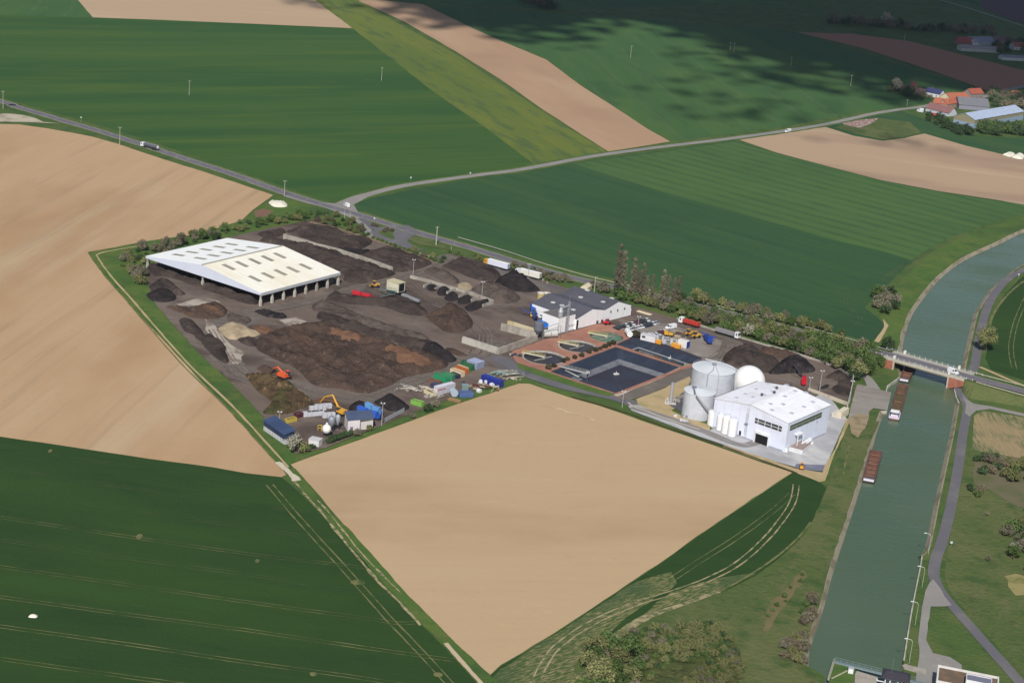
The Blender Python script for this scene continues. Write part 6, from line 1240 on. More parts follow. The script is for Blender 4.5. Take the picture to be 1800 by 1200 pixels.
sk((1195, 205), (1270, 190), 3, 2.2, (156, 152, 190), 'low lilac grey shelter beside the storage container', kind='box', name='storage_container')
sk((960, 195), (1110, 245), 2.4, 2.4, (52, 110, 72), 'dark green skip at the far end, before the grey blue container')
sk((975, 170), (1140, 215), 2.4, 2.4, (48, 104, 66), 'dark green skip behind the first dark green one')
sk((895, 235), (1035, 285), 2.4, 2.2, (196, 112, 60), 'orange skip between the cream skip and the green skips')
sk((925, 210), (1050, 255), 1.4, 2.0, (206, 190, 160), 'narrow beige skip behind the orange one')
sk((832, 270), (980, 325), 2.4, 2.4, (222, 204, 170), 'cream skip left of the orange skip')
sk((830, 305), (925, 345), 2.2, 1.8, (50, 58, 84), 'navy skip in front of the cream skip')
sk((612, 345), (775, 405), 2.6, 2.7, (48, 150, 104), 'bright green skip, nearer left of the green pair', )
sk((720, 330), (860, 370), 2.6, 2.7, (70, 140, 104), 'green skip with mixed load, right of the bright green one', fill=(130, 90, 84))
sk((550, 385), (690, 425), 2.2, 1.5, (132, 92, 72), 'rusty brown low skip behind the stacked white frames')
sk((570, 475), (655, 500), 3.2, 2.6, (62, 66, 88), 'dark navy machine body behind the white trailer', kind='box', name='scrapped_machine')
a, rz, L_ = at2((712, 572-0), (720, 560)); 
q = zz((665, 560), (895, 500)); 
t = skip(q[0], q[1], 2.5, 3.6, (196, 196, 206), 'white lorry trailer body with red markings', kind='box', name='trailer_body')
MB().box(.2, 5, -.14, -.11, 2.2, 2.6).build('red_stripe', paint(196, 70, 76), t); MB().box(-.14, -.06, .3, 2.2, .4, 2.8).build('end_panel', paint(226, 214, 218), t)
sk((487, 525), (600, 580), 2.4, 1.7, (220, 208, 172), 'pale cream skip left of the white trailer body')
sk((312, 672), (455, 715), 2.4, 2.0, (128, 186, 84), 'lime green skip filled with brown material at the plot edge', fill=(124, 96, 86))
sk((1240, 375), (1490, 462), 2.6, 3.0, (38, 52, 140), 'long deep blue container at the end of the storage area', kind='box', name='storage_container')
sk((960, 590), (1140, 585), 2.6, 2.4, (84, 108, 160), 'faded blue skip near the field edge')
sk((985, 505), (1075, 510), 2.4, 2.8, (120, 140, 142), 'grey green cab body with glass near the scrap pile', kind='box', name='scrapped_machine')
sk((800, 625), (960, 665), 1.8, 1.0, (150, 120, 90), 'low brown and yellow skip at the very edge of the storage area', fill=(170, 140, 90))
c = P(*zz((890, 580))[0]); t = empty('round_tank', c, R(20), 'pale grey blue round tank lying on its side by the field edge', 'tank'); mb = MB(); mb.cyl((0, -.2, 1.7), (0, 2.6, 1.7), 1.7, n=20); mb.build('drum', paint(176, 190, 204), t); MB().box(-1, 1, -.1, 2.4, 0, .3).build('cradle', CH, t)
random.seed(5)
def pile(cpx, w, d, n, cols, label, name='scrap_pile', cat='scrap', lenr=(1, 3.5), h=1.2, long=False, a0=None):
    t = empty(name, P(*cpx), 0, label, cat)
    for i in range(n):
        mb = MB(); x, y = random.uniform(-w, w), random.uniform(-d, d); L_ = random.uniform(*lenr); a = (a0 if a0 is not None else random.uniform(0, 3.1))+random.uniform(-.2, .2)
        mb.M = Matrix.Translation((x, y, .3+random.uniform(0, h))) @ Matrix.Rotation(a, 4, 'Z') @ Matrix.Rotation(random.uniform(-.25, .25) if not long else 0, 4, 'Y')
        k = .12 if long else random.uniform(.15, .5)
        mb.box(-L_/2, L_/2, -k, k, -k*.8, k*.8); mb.build('pipe' if long else 'scrap_piece', paint(*random.choice(cols), .6), t)
pile(zz((1230, 465))[0], 8, 3.2, 34, [(140, 84, 68), (168, 160, 140), (110, 72, 64), (190, 180, 150), (90, 86, 84)], 'scattered rusty scrap metal between the blue container and the round tank')
pile(zz((1620, 300))[0], 7, 3.5, 30, [(190, 200, 200), (90, 96, 100), (120, 140, 138), (210, 204, 180)], 'stack of grey and white pipes and beams beside the site road', 'pipe_stack', 'pipes', (4, 8), 1.2, True, R(35))
pile(zz((1440, 310))[0], 4, 2.5, 12, [(110, 136, 132), (130, 150, 140), (90, 96, 100)], 'green grey machine parts left of the pipe stack', 'machine_parts', 'scrap')
pile(zz((1650, 350))[0], 5, 1.2, 12, [(206, 200, 186), (150, 140, 126)], 'low rubble of pale blocks at the grass edge', 'rubble_pile', 'rubble', (.6, 1.4), .4)
pile(zz((400, 480))[0], 8, 3.5, 26, [(222, 218, 208), (190, 184, 176), (160, 140, 120)], 'heap of white frames and beams at the left end of the skip rows', 'frame_stack', 'frames', (3, 7), .8, True, R(-20))
pile(zz((620, 580))[0], 3.5, 2.5, 20, [(226, 224, 214), (196, 190, 180)], 'bundle of white tubular frames beside the cream skip', 'frame_stack', 'frames', (2, 4), 1.2, True, R(60))
pile(zz((250, 495))[0], 5, 2, 8, [(200, 192, 180), (150, 140, 130)], 'loose pale blocks on the ground at the far left of the skip rows', 'rubble_pile', 'rubble', (.5, 1.4), .3)
for i, p in enumerate([(1235, 402), (1310, 400), (1385, 445), (1215, 520)]):
    c = P(*zz(p)[0]); t = empty('bulk_bag', c, .3*i, ['white bulk bag left of the deep blue container', 'white bulk bag in front of the deep blue container', 'white bulk bag at the near right of the deep blue container', 'white bulk bag beside the scattered scrap'][i], 'bag', 'white bulk bags')
    mb = MB(); mb.prism([(-.8, 0), (-.95, .9), (-.6, 1.6), (.6, 1.6), (.95, .9), (.8, 0)][::-1], -.85, .85, 'y'); mb.build('bag', paint(226, 226, 232, .8), t); MB().box(-.3, .3, -.3, .3, 1.61, 1.9, .15).build('spout', paint(210, 210, 218, .8), t)
# lower left plot: house, silos, blocks
F3 = FR((482.5, 740), (500, 767), (515, 762), 3.5); t = empty('workshop', F3.o, F3.rz, 'workshop with navy blue roof and upper cladding at the lower left corner', 'workshop')
hh = HT(500, 772, 755); Lx, Ly = F3.Lx, F3.Ly
MB().box(0, Lx, 0, Ly, 0, hh*.5).build('wall', paint(206, 206, 212), t)
navy = wmat('navy_cladding', C(52, 66, 98), C(40, 50, 78), .5)
MB().box(-.06, Lx+.06, -.06, Ly+.06, hh*.5+.01, hh).build('upper_cladding', navy, t)
mb = MB(); slab(mb, [(-.4, -.4, hh+.15), (Lx+.4, -.4, hh+1.4), (Lx+.4, Ly+.4, hh+1.4), (-.4, Ly+.4, hh+.15)], .14); mb.build('roof', wmat('navy_roof', C(66, 82, 116), C(52, 64, 94), .6), t)
for k in range(8): y = 1+(Ly-2)*k/7; MB().box(-.05, .01, y-.12, y+.12, .05, hh*.5-.1).build('fence_post', paint(170, 174, 180), t)
F3 = FR((599, 741), (615, 752), (635, 744)); p = P(617, 760); t = empty('workshop', P(611, 759), R(18), 'white walled shed with slate blue roof beside the cement silos', 'shed')
MB().box(0, 5, 0, 7, 0, 5).build('wall', paint(222, 216, 220), t); MB().box(5.02, 11, 2, 7, 0, 5).build('wall', paint(210, 208, 206), t)
mb = MB(); slab(mb, [(-.3, -.3, 5.2), (11.3, 1.2, 5.2), (11.3, 7.3, 6.6), (-.3, 7.3, 6.6)], .16); mb.build('roof', wmat('slate_blue_roof', C(80, 92, 118), C(68, 78, 104), .6), t)
MB().box(1, 2.2, -.05, .02, .1, 2.2).build('door', paint(120, 110, 120), t)
def batch_silo(px, r, topy, label, col=(150, 156, 168)):
    c = P(*px); h = HT(px[0], px[1], topy); t = empty('cement_silo', c, 0, label, 'silo', 'cement silos')
    MB().lathe([(.3, 2.2), (r, 4), (r, h-.6), (r*.5, h), (.02, h)], 16).build('shell', paint(*col, .4, .2), t, True)
    for k in range(4): a = math.pi/4+k*math.pi/2; MB().cyl((r*.85*math.cos(a), r*.85*math.sin(a), 0), (r*.85*math.cos(a), r*.85*math.sin(a), 4.2), .12, n=5).build('leg', CH, t)
    return t
batch_silo((582, 759), 1.4, 731, 'tall grey cement silo, left one of the pair'); batch_silo((593, 755), 1.0, 728, 'slimmer grey cement silo, right one of the pair', (170, 176, 184))
c = P(573.5, 768); t = empty('mixer_globe', c, 0, 'white round mixing drum in front of the cement silos', 'mixer'); MB().blob((0, 0, 3.6), 1.9, (1, 1, 1.05), 16, 10).build('globe', paint(242, 240, 236, .4, 0, .1), t, True)
MB().cyl((0, 0, 5.4), (0, 0, 6.3), .5, n=10).build('cap', paint(230, 232, 235), t)
for k in range(4): a = k*math.pi/2; MB().cyl((math.cos(a)*1.3, math.sin(a)*1.3, 0), (math.cos(a)*1.2, math.sin(a)*1.2, 2.6), .1, n=5).build('leg', CH, t)
for i in range(2): 
    c = P(562+i*6, 757+i*1); t = empty('yellow_frame', c, R(20), ['yellow steel frame standing left in the small yard', 'yellow steel frame standing nearer the white mixing drum'][i], 'frame'); mb = MB()
    for x in (-.8, .8): mb.cyl((x, 0, 0), (x, 0, 2.6), .12, n=5)
    mb.cyl((-.8, 0, 2.5), (.8, 0, 2.5), .12, n=5); mb.cyl((-.8, 0, 1.2), (.8, 0, 1.2), .12, n=5); mb.build('frame', paint(226, 190, 66), t)
q = Z(350, 580, 5, [(775, 820), (860, 800)]); skip(q[0], q[1], 2.0, 1.6, (198, 178, 80), 'yellow skip beside the navy roofed workshop')
q = Z(350, 580, 5, [(865, 775), (915, 760)]); skip(q[0], q[1], 2.4, 1.8, (88, 42, 52), 'dark maroon skip between the yellow skip and the white blocks')
for i, (x, y, n) in enumerate([(920, 765, 3), (955, 760, 4), (1020, 755, 2), (975, 715, 4), (1025, 700, 4), (1090, 775, 3)]):
    q = Z(350, 580, 5, [(x, y)])[0]; c = P(*q, .2); t = empty('block_stack', c, R(28), 'stack of pale grey blocks, number %s from the left in the small yard' % ordn[i], 'blocks', 'stacks of pale blocks')
    for k in range(n): MB().box(k*1.9, k*1.9+1.7, 0, 1.6, 0, 2.0).build('block', paint(206, 208, 216), t)
q = Z(350, 580, 5, [(960, 1010), (1050, 1030)]); a, rz, L_ = at2(q[0], q[1]); t = empty('small_shed', a, rz, 'small white flat roofed shed by the blossoming bush', 'shed'); MB().box(0, L_, 0, 3.5, 0, 2.6).build('wall', paint(226, 224, 226), t); MB().box(-.1, L_+.1, -.1, 3.6, 2.61, 2.8).build('roof', paint(206, 204, 206), t)
# biogas units by the ponds
zz2 = lambda *p: Z(1060, 540, 7.5, list(p))
q = zz2((490, 425), (680, 470)); a, rz, L_ = at2(q[0], q[1], .3); t = empty('portable_cabin', a, rz, 'long white portable cabin beside the narrow pond', 'cabin')
MB().box(0, L_, 0, 3, 0, 3).build('wall', paint(228, 226, 230), t); MB().box(-.1, L_+.1, -.1, 3.1, 3.01, 3.15).build('roof', paint(206, 206, 214), t); MB().box(.8, 2.6, -.05, .02, 1.3, 2.4).build('window', W_glass, t)
q = zz2((975, 510), (1065, 535)); a, rz, L_ = at2(q[0], q[1], .3); t = empty('generator_container', a, rz, 'white generator container with blue end panel', 'container'); MB().box(0, 5.2, 0, 3.2, 0, 3.4).build('body', paint(232, 230, 226), t); MB().box(5.21, 5.4, 0, 3.2, 0, 3.3).build('end_panel', paint(40, 66, 150), t)
for i, (x, y) in enumerate([(690, 480), (895, 520), (940, 540)]):
    q = zz2((x, y), (x+60, y+15)); a, rz, L_ = at2(q[0], q[1], .3); t = empty('pump_unit', a, rz, ['orange pump unit by the end of the white cabin', 'orange pump unit left of the generator container', 'orange pump unit directly in front of the generator container'][i], 'pump unit', 'orange pump units'); MB().box(0, 2.8, 0, 1.8, .2, 2.0).build('housing', paint(228, 156, 56), t); MB().box(.1, 2.7, .1, 1.7, 2.01, 2.15).build('lid', paint(236, 180, 90), t)
t = empty('gas_treatment_unit', P(*zz2((830, 480))[0], .3), R(-15), 'cluster of grey steel vessels and pipes between the cabin and the generator', 'process unit')
random.seed(9)
for k in range(10): x, y = random.uniform(-6, 6), random.uniform(-1.5, 3); MB().cyl((x, y, 0), (x, y, random.uniform(2, 4.4)), random.uniform(.35, .8), n=10).build('vessel', paint(*random.choice([(170, 178, 188), (120, 130, 140), (200, 204, 208)])), t)
for k in range(8): x, y = random.uniform(-6, 4), random.uniform(-1.5, 3); z = random.uniform(1.5, 4); MB().cyl((x, y, z), (x+random.uniform(1, 4), y, z), .14, n=5).build('pipe', W_steel, t)
q = zz2((785, 385), (850, 395)); screener((1165, 590), (1174, 591), 'small yellow machine behind the grey steel vessels', ((216, 168, 60), (120, 100, 60)), h=3.0, arms=False, L_=6)
q = zz2((930, 385), (1020, 400)); skip(q[0], q[1], 7, 1.2, (176, 160, 140), 'open beige bay holding a mound of brown soil', fill=(86, 70, 64), z=.3)
heap(zz2((940, 345), (990, 315), (1045, 350), (1000, 370)), 2.2, H_brown, 'small mound of brown soil inside the beige bay', name='soil_mound')
t = empty('horizontal_tank', P(*zz2((350, 405))[0], .3), R(100), 'white horizontal tank beside the dark hedge on the terrace', 'tank'); MB().cyl((0, 0, 1.9), (6, 0, 1.9), 1.5, n=18).build('shell', paint(236, 236, 236), t); MB().box(1, 1.6, -1, 1, 0, .8).build('saddle', CH, t); MB().box(4.4, 5, -1, 1, 0, .8).build('saddle', CH, t)
for i, (px, lab) in enumerate([((950.5, 526.5), 'cream vertical tank behind the warehouse, left one of two'), ((960, 525), 'cream vertical tank behind the warehouse, right one of two')]):
    c = P(*px); h = HT(px[0], px[1], 515); t = empty('cream_tank', c, 0, lab, 'tank', 'cream tanks'); MB().lathe([(2, 0), (2, h)], 20).build('shell', paint(190, 176, 118), t); MB().lathe([(2.1, h), (2.1, h+.2), (.02, h+.7)], 20).build('lid', paint(222, 214, 204), t)
t = empty('feed_hopper', P(945, 596), R(20), 'dark grey steel hopper on legs at the corner of the bunker walls', 'hopper'); MB().lathe([(.6, 2.4), (2.4, 5), (2.4, 8.6), (1.9, 9.0), (.02, 9.4)], 14).build('hopper', paint(108, 112, 124), t)
for k in range(4): a = k*math.pi/2+.7; MB().cyl((2*math.cos(a), 2*math.sin(a), 0), (2*math.cos(a), 2*math.sin(a), 5), .15, n=5).build('leg', CH, t)
t = empty('mixing_drum', P(966, 594), R(18), 'pale round mixing drum in a steel frame beside the annex tower', 'mixer'); MB().cyl((-3.4, 0, 2.4), (3.6, 0, 2.6), 1.9, n=18).build('drum', paint(196, 198, 194), t)
mb = MB()
for x in (-4.4, 0, 4.6): mb.cyl((x, -2.2, 0), (x, -2.2, 7 if x > 0 else 3.8), .13, n=5); mb.cyl((x, 2.2, 0), (x, 2.2, 7 if x > 0 else 3.8), .13, n=5)
mb.cyl((-4.4, -2.2, 3.8), (4.6, -2.2, 7), .13, n=5); mb.cyl((-4.4, 2.2, 3.8), (4.6, 2.2, 7), .13, n=5); mb.build('frame', paint(136, 140, 150), t)
pile((906, 626), 2.6, 1.2, 9, [(196, 190, 180), (90, 96, 108), (60, 64, 74)], 'small heap of pipes and pump parts at the corner of the red terrace', 'machine_parts', 'scrap', (1, 2.4), .6)
t = empty('garden_shed', P(1020, 511.5), R(-20), 'small pale shed on the grass behind the warehouse', 'shed'); mb = MB(); mb.prism([(0, 0), (0, 2.4), (2, 3.6), (4, 2.4), (4, 0)][::-1], 0, 7, 'y'); mb.build('wall', paint(222, 210, 182), t); MB().box(-.1, 4.1, 7.01, 7.2, 0, 2.2).build('door', paint(150, 140, 120), t)
for (pt, lab) in [((1409, 823), 'yellow orange machine parked on the new asphalt corner')]:
    loader(pt, R(80), lab, (230, 160, 50), .4, .7)
F3 = FR((1473, 735), (1478, 737), (1487, 716)); t = empty('gate_block', P(1478, 737), F3.rz, 'pale cream weighbridge ramp wall beside the quay', 'ramp'); MB().box(0, F3.Lx*.5, 0, 2.6, 0, 3.2).build('wall', paint(224, 214, 190), t); MB().box(0, F3.Lx*.3, 2.61, 4.6, 0, 2.2).build('wall_base', paint(214, 208, 196), t)
wallrun('kerb_wall', [(1421, 686), (1450, 697), (1482, 709), (1490, 712)], 1.4, 1.0, 'low pale concrete wall between the east compost yard and the apron', gmat('pale_wall', C(196, 184, 168), [('n', C(160, 150, 138), .2, .2, 0, .45, .65, .7, 5)]))
wallrun('yard_wall', [(1190, 561), (1232, 573.5), (1258, 582), (1310, 597), (1350, 609)], .9, .5, 'low concrete edge wall along the belt of shrubs, left part', M_conc2)
wallrun('yard_wall', [(1350, 609), (1395, 622), (1430, 633), (1470, 646), (1488, 657), (1498, 667)], 1.2, .5, 'low concrete edge wall curving round the east compost yard', M_conc2)
wallrun('roof_slab', [(1121, 547), (1145, 554)], .5, 2.0, 'low cream slab lying behind the right end of the warehouse', gmat('cream_slab', C(214, 198, 168)))
def person(px, label, col):
    t = bpy.data.meshes.new('person'); c = P(*px, .25)
    vs = [(0, 0, .95), (0, 0, 1.2), (0, 0, 1.45), (0, 0, 1.58), (0, 0, 1.72), (.1, 0, .9), (.12, .03, .5), (.12, 0, .06), (-.1, 0, .9), (-.12, -.03, .5), (-.12, 0, .06), (.2, 0, 1.4), (.27, 0, 1.1), (.25, .08, .85), (-.2, 0, 1.4), (-.27, 0, 1.1), (-.25, .08, .85)]
    es = [(0, 1), (1, 2), (2, 3), (3, 4), (0, 5), (5, 6), (6, 7), (0, 8), (8, 9), (9, 10), (2, 11), (11, 12), (12, 13), (2, 14), (14, 15), (15, 16)]
    t.from_pydata(vs, es, []); t.materials.append(paint(*col)); o = bpy.data.objects.new('person', t); COL.objects.link(o); o.location = c
    o.modifiers.new('skin', 'SKIN'); rr = [.16, .17, .15, .06, .1, .09, .07, .05, .09, .07, .05, .07, .05, .035, .07, .05, .035]
    for i, v in enumerate(t.skin_vertices[0].data): v.radius = (rr[i], rr[i]*.8); v.use_root = (i == 0)
    o.modifiers.new('sub', 'SUBSURF').levels = 1
    tag(o, label, 'person')
    mb = MB(); mb.blob((0, 0, 1.74), .13, (1, 1, .8), 8, 5); mb.build('helmet', paint(235, 235, 230), o)
person((1203.5, 644.5), 'person in a high visibility yellow green jacket standing at the corner of the lagoon', (180, 210, 90))
person((954, 495.5), 'person in pale clothes standing behind the cream trailer lorry', (214, 206, 180))
person((961.5, 500), 'person in a yellow jacket walking on the truck road', (220, 204, 120))
e, L_ = bar((676, 742), (710, 724), 0, 0, .08, 2.0, 'panel_fence', paint(176, 180, 186), 'pale grey panel fence between the blue trailers and the plot edge', 'fence', False)
for k in range(13): MB().box(L_*k/12-.07, L_*k/12+.07, -.12, -.05, 0, 2.2).build('post', paint(140, 144, 150), e)
# ------------------------------------------------------------------ trees and shrubs
def leafmat(name, c, c2, c3, trans=0.0):
    mt = gmat(name, c, [('n', c2, 1.1, 1.1, 0, .42, .62, .9, 4), ('n', c3, 2.6, 2.6, .5, .55, .7, .7, 3)], .8, .1, None, 0, 'object')
    nt = mt.node_tree; b = nt.nodes['Principled BSDF']; src = b.inputs['Base Color'].links[0].from_socket
    oi = nt.nodes.new('ShaderNodeObjectInfo'); hs = nt.nodes.new('ShaderNodeHueSaturation'); mr = nt.nodes.new('ShaderNodeMapRange'); mr.inputs[3].default_value = .72; mr.inputs[4].default_value = 1.25
    nt.links.new(oi.outputs['Random'], mr.inputs[0]); nt.links.new(mr.outputs[0], hs.inputs['Value']); nt.links.new(src, hs.inputs['Color']); nt.links.new(hs.outputs[0], b.inputs['Base Color'])
    return mt
LM = {'green': leafmat('leaf_green', C(94, 114, 64), C(74, 96, 54), C(122, 136, 78)), 'olive': leafmat('leaf_olive', C(128, 130, 86), C(106, 110, 70), C(152, 150, 102)),
      'dark': leafmat('leaf_dark', C(74, 94, 62), C(58, 76, 52), C(100, 118, 70)), 'bare': leafmat('twig_brown', C(132, 126, 106), C(106, 102, 86), C(152, 146, 122)),
      'bloom': leafmat('blossom', C(182, 178, 162), C(140, 140, 116), C(230, 226, 216)), 'red': leafmat('russet_twig', C(126, 114, 94), C(100, 94, 78), C(146, 134, 108)),
      'hedge': leafmat('dark_hedge', C(80, 76, 58), C(60, 60, 48), C(108, 102, 72))}
bark = gmat('bark', C(98, 88, 76), [('n', C(74, 66, 58), 1, 1, 0, .4, .7, .7, 4)], .9, .1, None, 0, 'object')
def make_tree(kind, h, rx, form='round', leaves=800, ls=.36, seedn=0):
    leaves = int(leaves*1.3)
    random.seed(seedn); t = empty('tree' if h > 5 else 'shrub', (0, 0, 0))
    mb = MB(); tr = h*(.3 if form == 'round' else .15)
    mb.cyl((0, 0, -.2), (0, 0, tr), .045*h*.5, .03*h*.5, 6)
    tips = []
    for k in range(9):
        a = k*2.4+random.uniform(-.4, .4); z = tr*.7+h*.35*random.random(); rr = rx*(.5 if form != 'poplar' else .6)
        p = (rr*math.cos(a)*random.uniform(.5, 1), rr*math.sin(a)*random.uniform(.5, 1), min(h*.9, z+h*(.25 if form == 'round' else .35)))
        mb.cyl((0, 0, min(z, h*.6)*.8), p, .014*h, .006*h, 4)
    mb.cyl((0, 0, tr), (random.uniform(-.3, .3), random.uniform(-.3, .3), h*.85), .03*h*.5, .01*h*.3, 5)
    mb.build('trunk', bark, t)
    mb = MB(); clumps = []
    nc = 26 if form == 'round' else 70
    for k in range(nc):
        if form == 'poplar':
            z = h*(.12+.88*random.random()); r = rx*math.sin(math.pi*min(1, (z/h)*.8+.16))*random.uniform(.2, .9); a = random.uniform(0, 6.28); clumps.append((r*math.cos(a), r*math.sin(a), z, rx*.55))
        elif form == 'cone':
            z = h*random.random(); r = rx*(1-z/h)*random.uniform(.5, 1); a = random.uniform(0, 6.28); clumps.append((r*math.cos(a), r*math.sin(a), z, rx*.3))
        else:
            a = random.uniform(0, 6.28); ph = random.uniform(-.55, 1.0); q = math.sqrt(max(0, 1-ph*ph)); r = rx*random.uniform(.55, .95)
            zc = h*.56; clumps.append((r*q*math.cos(a)*random.uniform(.7, 1.1), r*q*math.sin(a), max(.5, zc+ph*h*.4*random.uniform(.7, 1.08)), rx*random.uniform(.3, .55)))
    for i in range(leaves):
        c = random.choice(clumps); d = Vector((random.gauss(0, 1), random.gauss(0, 1), random.gauss(0, 1))).normalized()*c[3]*random.random()**.4
        p = Vector(c[:3])+d
        if p.z < .1: p.z = random.uniform(.1, .8)
        s = ls*random.uniform(.5, 1.3); n = (d.normalized()+Vector((random.gauss(0, .5), random.gauss(0, .5), random.gauss(.3, .5)))).normalized(); u = n.orthogonal().normalized(); v = n.cross(u)
        a = random.uniform(0, 6.28); u, v = u*math.cos(a)+v*math.sin(a), v*math.cos(a)-u*math.sin(a)
        k = .22 if kind in ('bare', 'red') else .75
        if kind in ('bare', 'red'): s *= 1.7
        mb.add([p-u*s, p-v*s*k, p+u*s, p+v*s*k], [(0, 1, 2, 3)])
    mb.build('crown', LM[kind], t); return t
TP = {}
for kd, args in {'green1': ('green', 8, 3.6, 'round', 900), 'green2': ('green', 6, 3.4, 'round', 800), 'olive1': ('olive', 7, 3.4, 'round', 800), 'olive2': ('olive', 5, 3.0, 'round', 650), 'dark1': ('dark', 6, 3.2, 'round', 800),
                 'bare1': ('bare', 7, 3.2, 'round', 800), 'bare2': ('bare', 5, 2.8, 'round', 650), 'red1': ('red', 4, 2.8, 'round', 650), 'bloom1': ('bloom', 8, 3.8, 'round', 1100), 'poplar1': ('bare', 22, 1.8, 'poplar', 2000), 'poplar2': ('bare', 19, 1.5, 'poplar', 1500),
                 'conifer': ('dark', 5, 1.8, 'cone', 500), 'ball': ('olive', 13, 5.6, 'round', 2600), 'bush': ('hedge', 2.4, 1.5, 'round', 420), 'green_bush': ('green', 3, 2.0, 'round', 450), 'dark_bush': ('dark', 3, 2.0, 'round', 450)}.items():
    TP[kd] = [make_tree(*args, seedn=len(args[0])+len(kd)*5+int(args[1])), False]
TK = {k: kids(v[0]) for k, v in TP.items()}
trnd = random.Random(21)
def tree(kd, px, label, cat=None, group=None, s=1.0, z=0):
    t0, used = TP[kd]; c = P(px[0], px[1], z) if not isinstance(px, Vector) else px; rz = trnd.uniform(0, 6.28); sc = s*trnd.uniform(.88, 1.14); sz = sc*trnd.uniform(.9, 1.12)
    cat = cat or ('tree' if TP[kd][0].name.startswith('tree') else 'shrub')
    if not used:
        TP[kd][1] = True; t0.location = c; t0.rotation_euler = (0, 0, rz); t0.scale = (sc, sc, sz); return tag(t0, label, cat, group)
    r = dup(t0, c, rz, label, group, (sc, sc, sz), TK[kd]); r['category'] = cat; return r
kdn = {'green1': 'green leafy tree', 'green2': 'bushy green tree', 'olive1': 'yellow green tree', 'olive2': 'small yellow green tree', 'dark1': 'dark green tree', 'bare1': 'leafless grey brown tree', 'bare2': 'small leafless grey brown tree', 'red1': 'russet brown shrub', 'bloom1': 'pale blossoming tree', 'green_bush': 'low green shrub', 'dark_bush': 'low dark green shrub', 'bush': 'small dark clipped shrub', 'conifer': 'dark conifer'}
def belt(poly, n, kinds, where, group, s=(.8, 1.1), mind=3.2, stuff=None):
    w = [Vector((v.x, v.y)) for v in [P(*p) for p in poly]]; x0 = min(v.x for v in w); x1 = max(v.x for v in w); y0 = min(v.y for v in w); y1 = max(v.y for v in w); pts = []; tries = 0
    while len(pts) < n and tries < n*60:
        tries += 1; p = Vector((trnd.uniform(x0, x1), trnd.uniform(y0, y1)))
        if inside(p, w) and all((p-q).length > mind for q in pts): pts.append(p)
    if stuff:
        mb = MB(); mts = []
        for p in pts:
            k = trnd.choice(kinds); sc = trnd.uniform(*s); Mx = Matrix.Translation((p.x, p.y, 0)) @ Matrix.Rotation(trnd.uniform(0, 6.28), 4, 'Z') @ Matrix.Scale(sc, 4)
            for ch in TK[k]:
                mt = ch.data.materials[0]
                if mt not in mts: mts.append(mt)
                mb.M = Mx; mb.cur = mts.index(mt); mb.add([tuple(v.co) for v in ch.data.vertices], [tuple(q.vertices) for q in ch.data.polygons if q.index % 3 != 0 or len(ch.data.polygons) < 300])
        return tag(mb.build(stuff, mts), where, 'trees', None, 'stuff')
    for p in pts:
        k = trnd.choice(kinds); tree(k, Vector((p.x, p.y, 0)), '%s %s' % (kdn[k], where), None, group+', '+kdn[k], trnd.uniform(*s))
mix = ['green1', 'green2', 'olive1', 'olive2', 'bare1', 'bare2', 'dark1', 'olive1', 'bare1', 'green2']
for (x, y, k) in [(270, 270, 1), (297, 283, 1), (355, 303, 1), (381, 312, 2), (405, 320, 1), (430, 326, 2), (462, 333, 2), (520, 345, 1), (550, 352, 2), (580, 360, 2), (606, 366, 2)]:
    q = Z(1000, 430, 3.214, [(x, y)])[0]; i = [270, 297, 355, 381, 405, 430, 462, 520, 550, 580, 606].index(x)
    tree('poplar%d' % k, q, 'tall narrow leafless poplar, %s from the left in the row beside the main road' % ordn[i], 'tree', 'row of poplars', [1.12, 1.1, 1.0, .95, 1.0, .9, .72, 1.05, .9, .88, .85][i])
belt([(1078, 512), (1110, 524), (1160, 535), (1195, 545), (1190, 556), (1150, 545), (1085, 527)], 16, ['olive2', 'green2', 'bare2', 'green_bush', 'olive2'], 'at the feet of the poplar row', 'shrubs under the poplars', (.7, .9))
belt([(1190, 542), (1240, 552), (1300, 566), (1360, 582), (1420, 597), (1420, 626), (1370, 611), (1310, 592), (1260, 578), (1195, 558)], 74, mix, 'in the belt between main road and lorry yard', 'trees between road and yard', (.6, .95), 3.4)
belt([(1420, 598), (1480, 614), (1540, 630), (1550, 650), (1510, 668), (1496, 662), (1440, 634), (1420, 627)], 42, ['green1', 'green2', 'dark1', 'olive1', 'bare1', 'green1'], 'in the dense clump between east yard and bridge', 'trees near the bridge', (.8, 1.1), 3.8)
belt([(1205, 527), (1260, 536), (1330, 549), (1400, 568), (1470, 588), (1500, 596), (1460, 588), (1380, 570), (1300, 553), (1230, 537)], 26, ['olive2', 'bare1', 'olive1', 'bare2', 'green2'], 'on the field side of the main road', 'trees on the field side', (.6, .9), 4)
belt([(1538, 522), (1556, 517), (1574, 526), (1572, 545), (1556, 558), (1540, 548), (1536, 534)], 14, ['bare2', 'bare1', 'dark1', 'green2'], 'in the clump at the field corner near the canal bend', 'clump at the canal bend', (.9, 1.1), 3)
belt([(900, 465), (950, 478), (1005, 492), (1010, 502), (960, 492), (905, 474)], 22, ['bare2', 'red1', 'bare2', 'dark_bush'], 'leafless brown scrub between the main road and the parked lorries', 'scrub behind the lorries', (.6, .8), 2.6, stuff='scrub')
belt([(790, 440), (850, 455), (900, 468), (900, 474), (850, 462), (790, 447)], 16, ['green_bush', 'olive2', 'green_bush'], 'low green scrub along the verge left of the yellow cab lorry', 'verge shrubs', (.45, .6), 2.4, stuff='verge_scrub')
tree('bare2', (1062, 515), 'single leafless tree behind the big utility pole', s=1.2); tree('olive2', (1225, 524), 'round yellow green tree right of the poplar row', s=1.1); tree('dark1', (1198, 526), 'dark green bush beside the last poplar', s=.8)
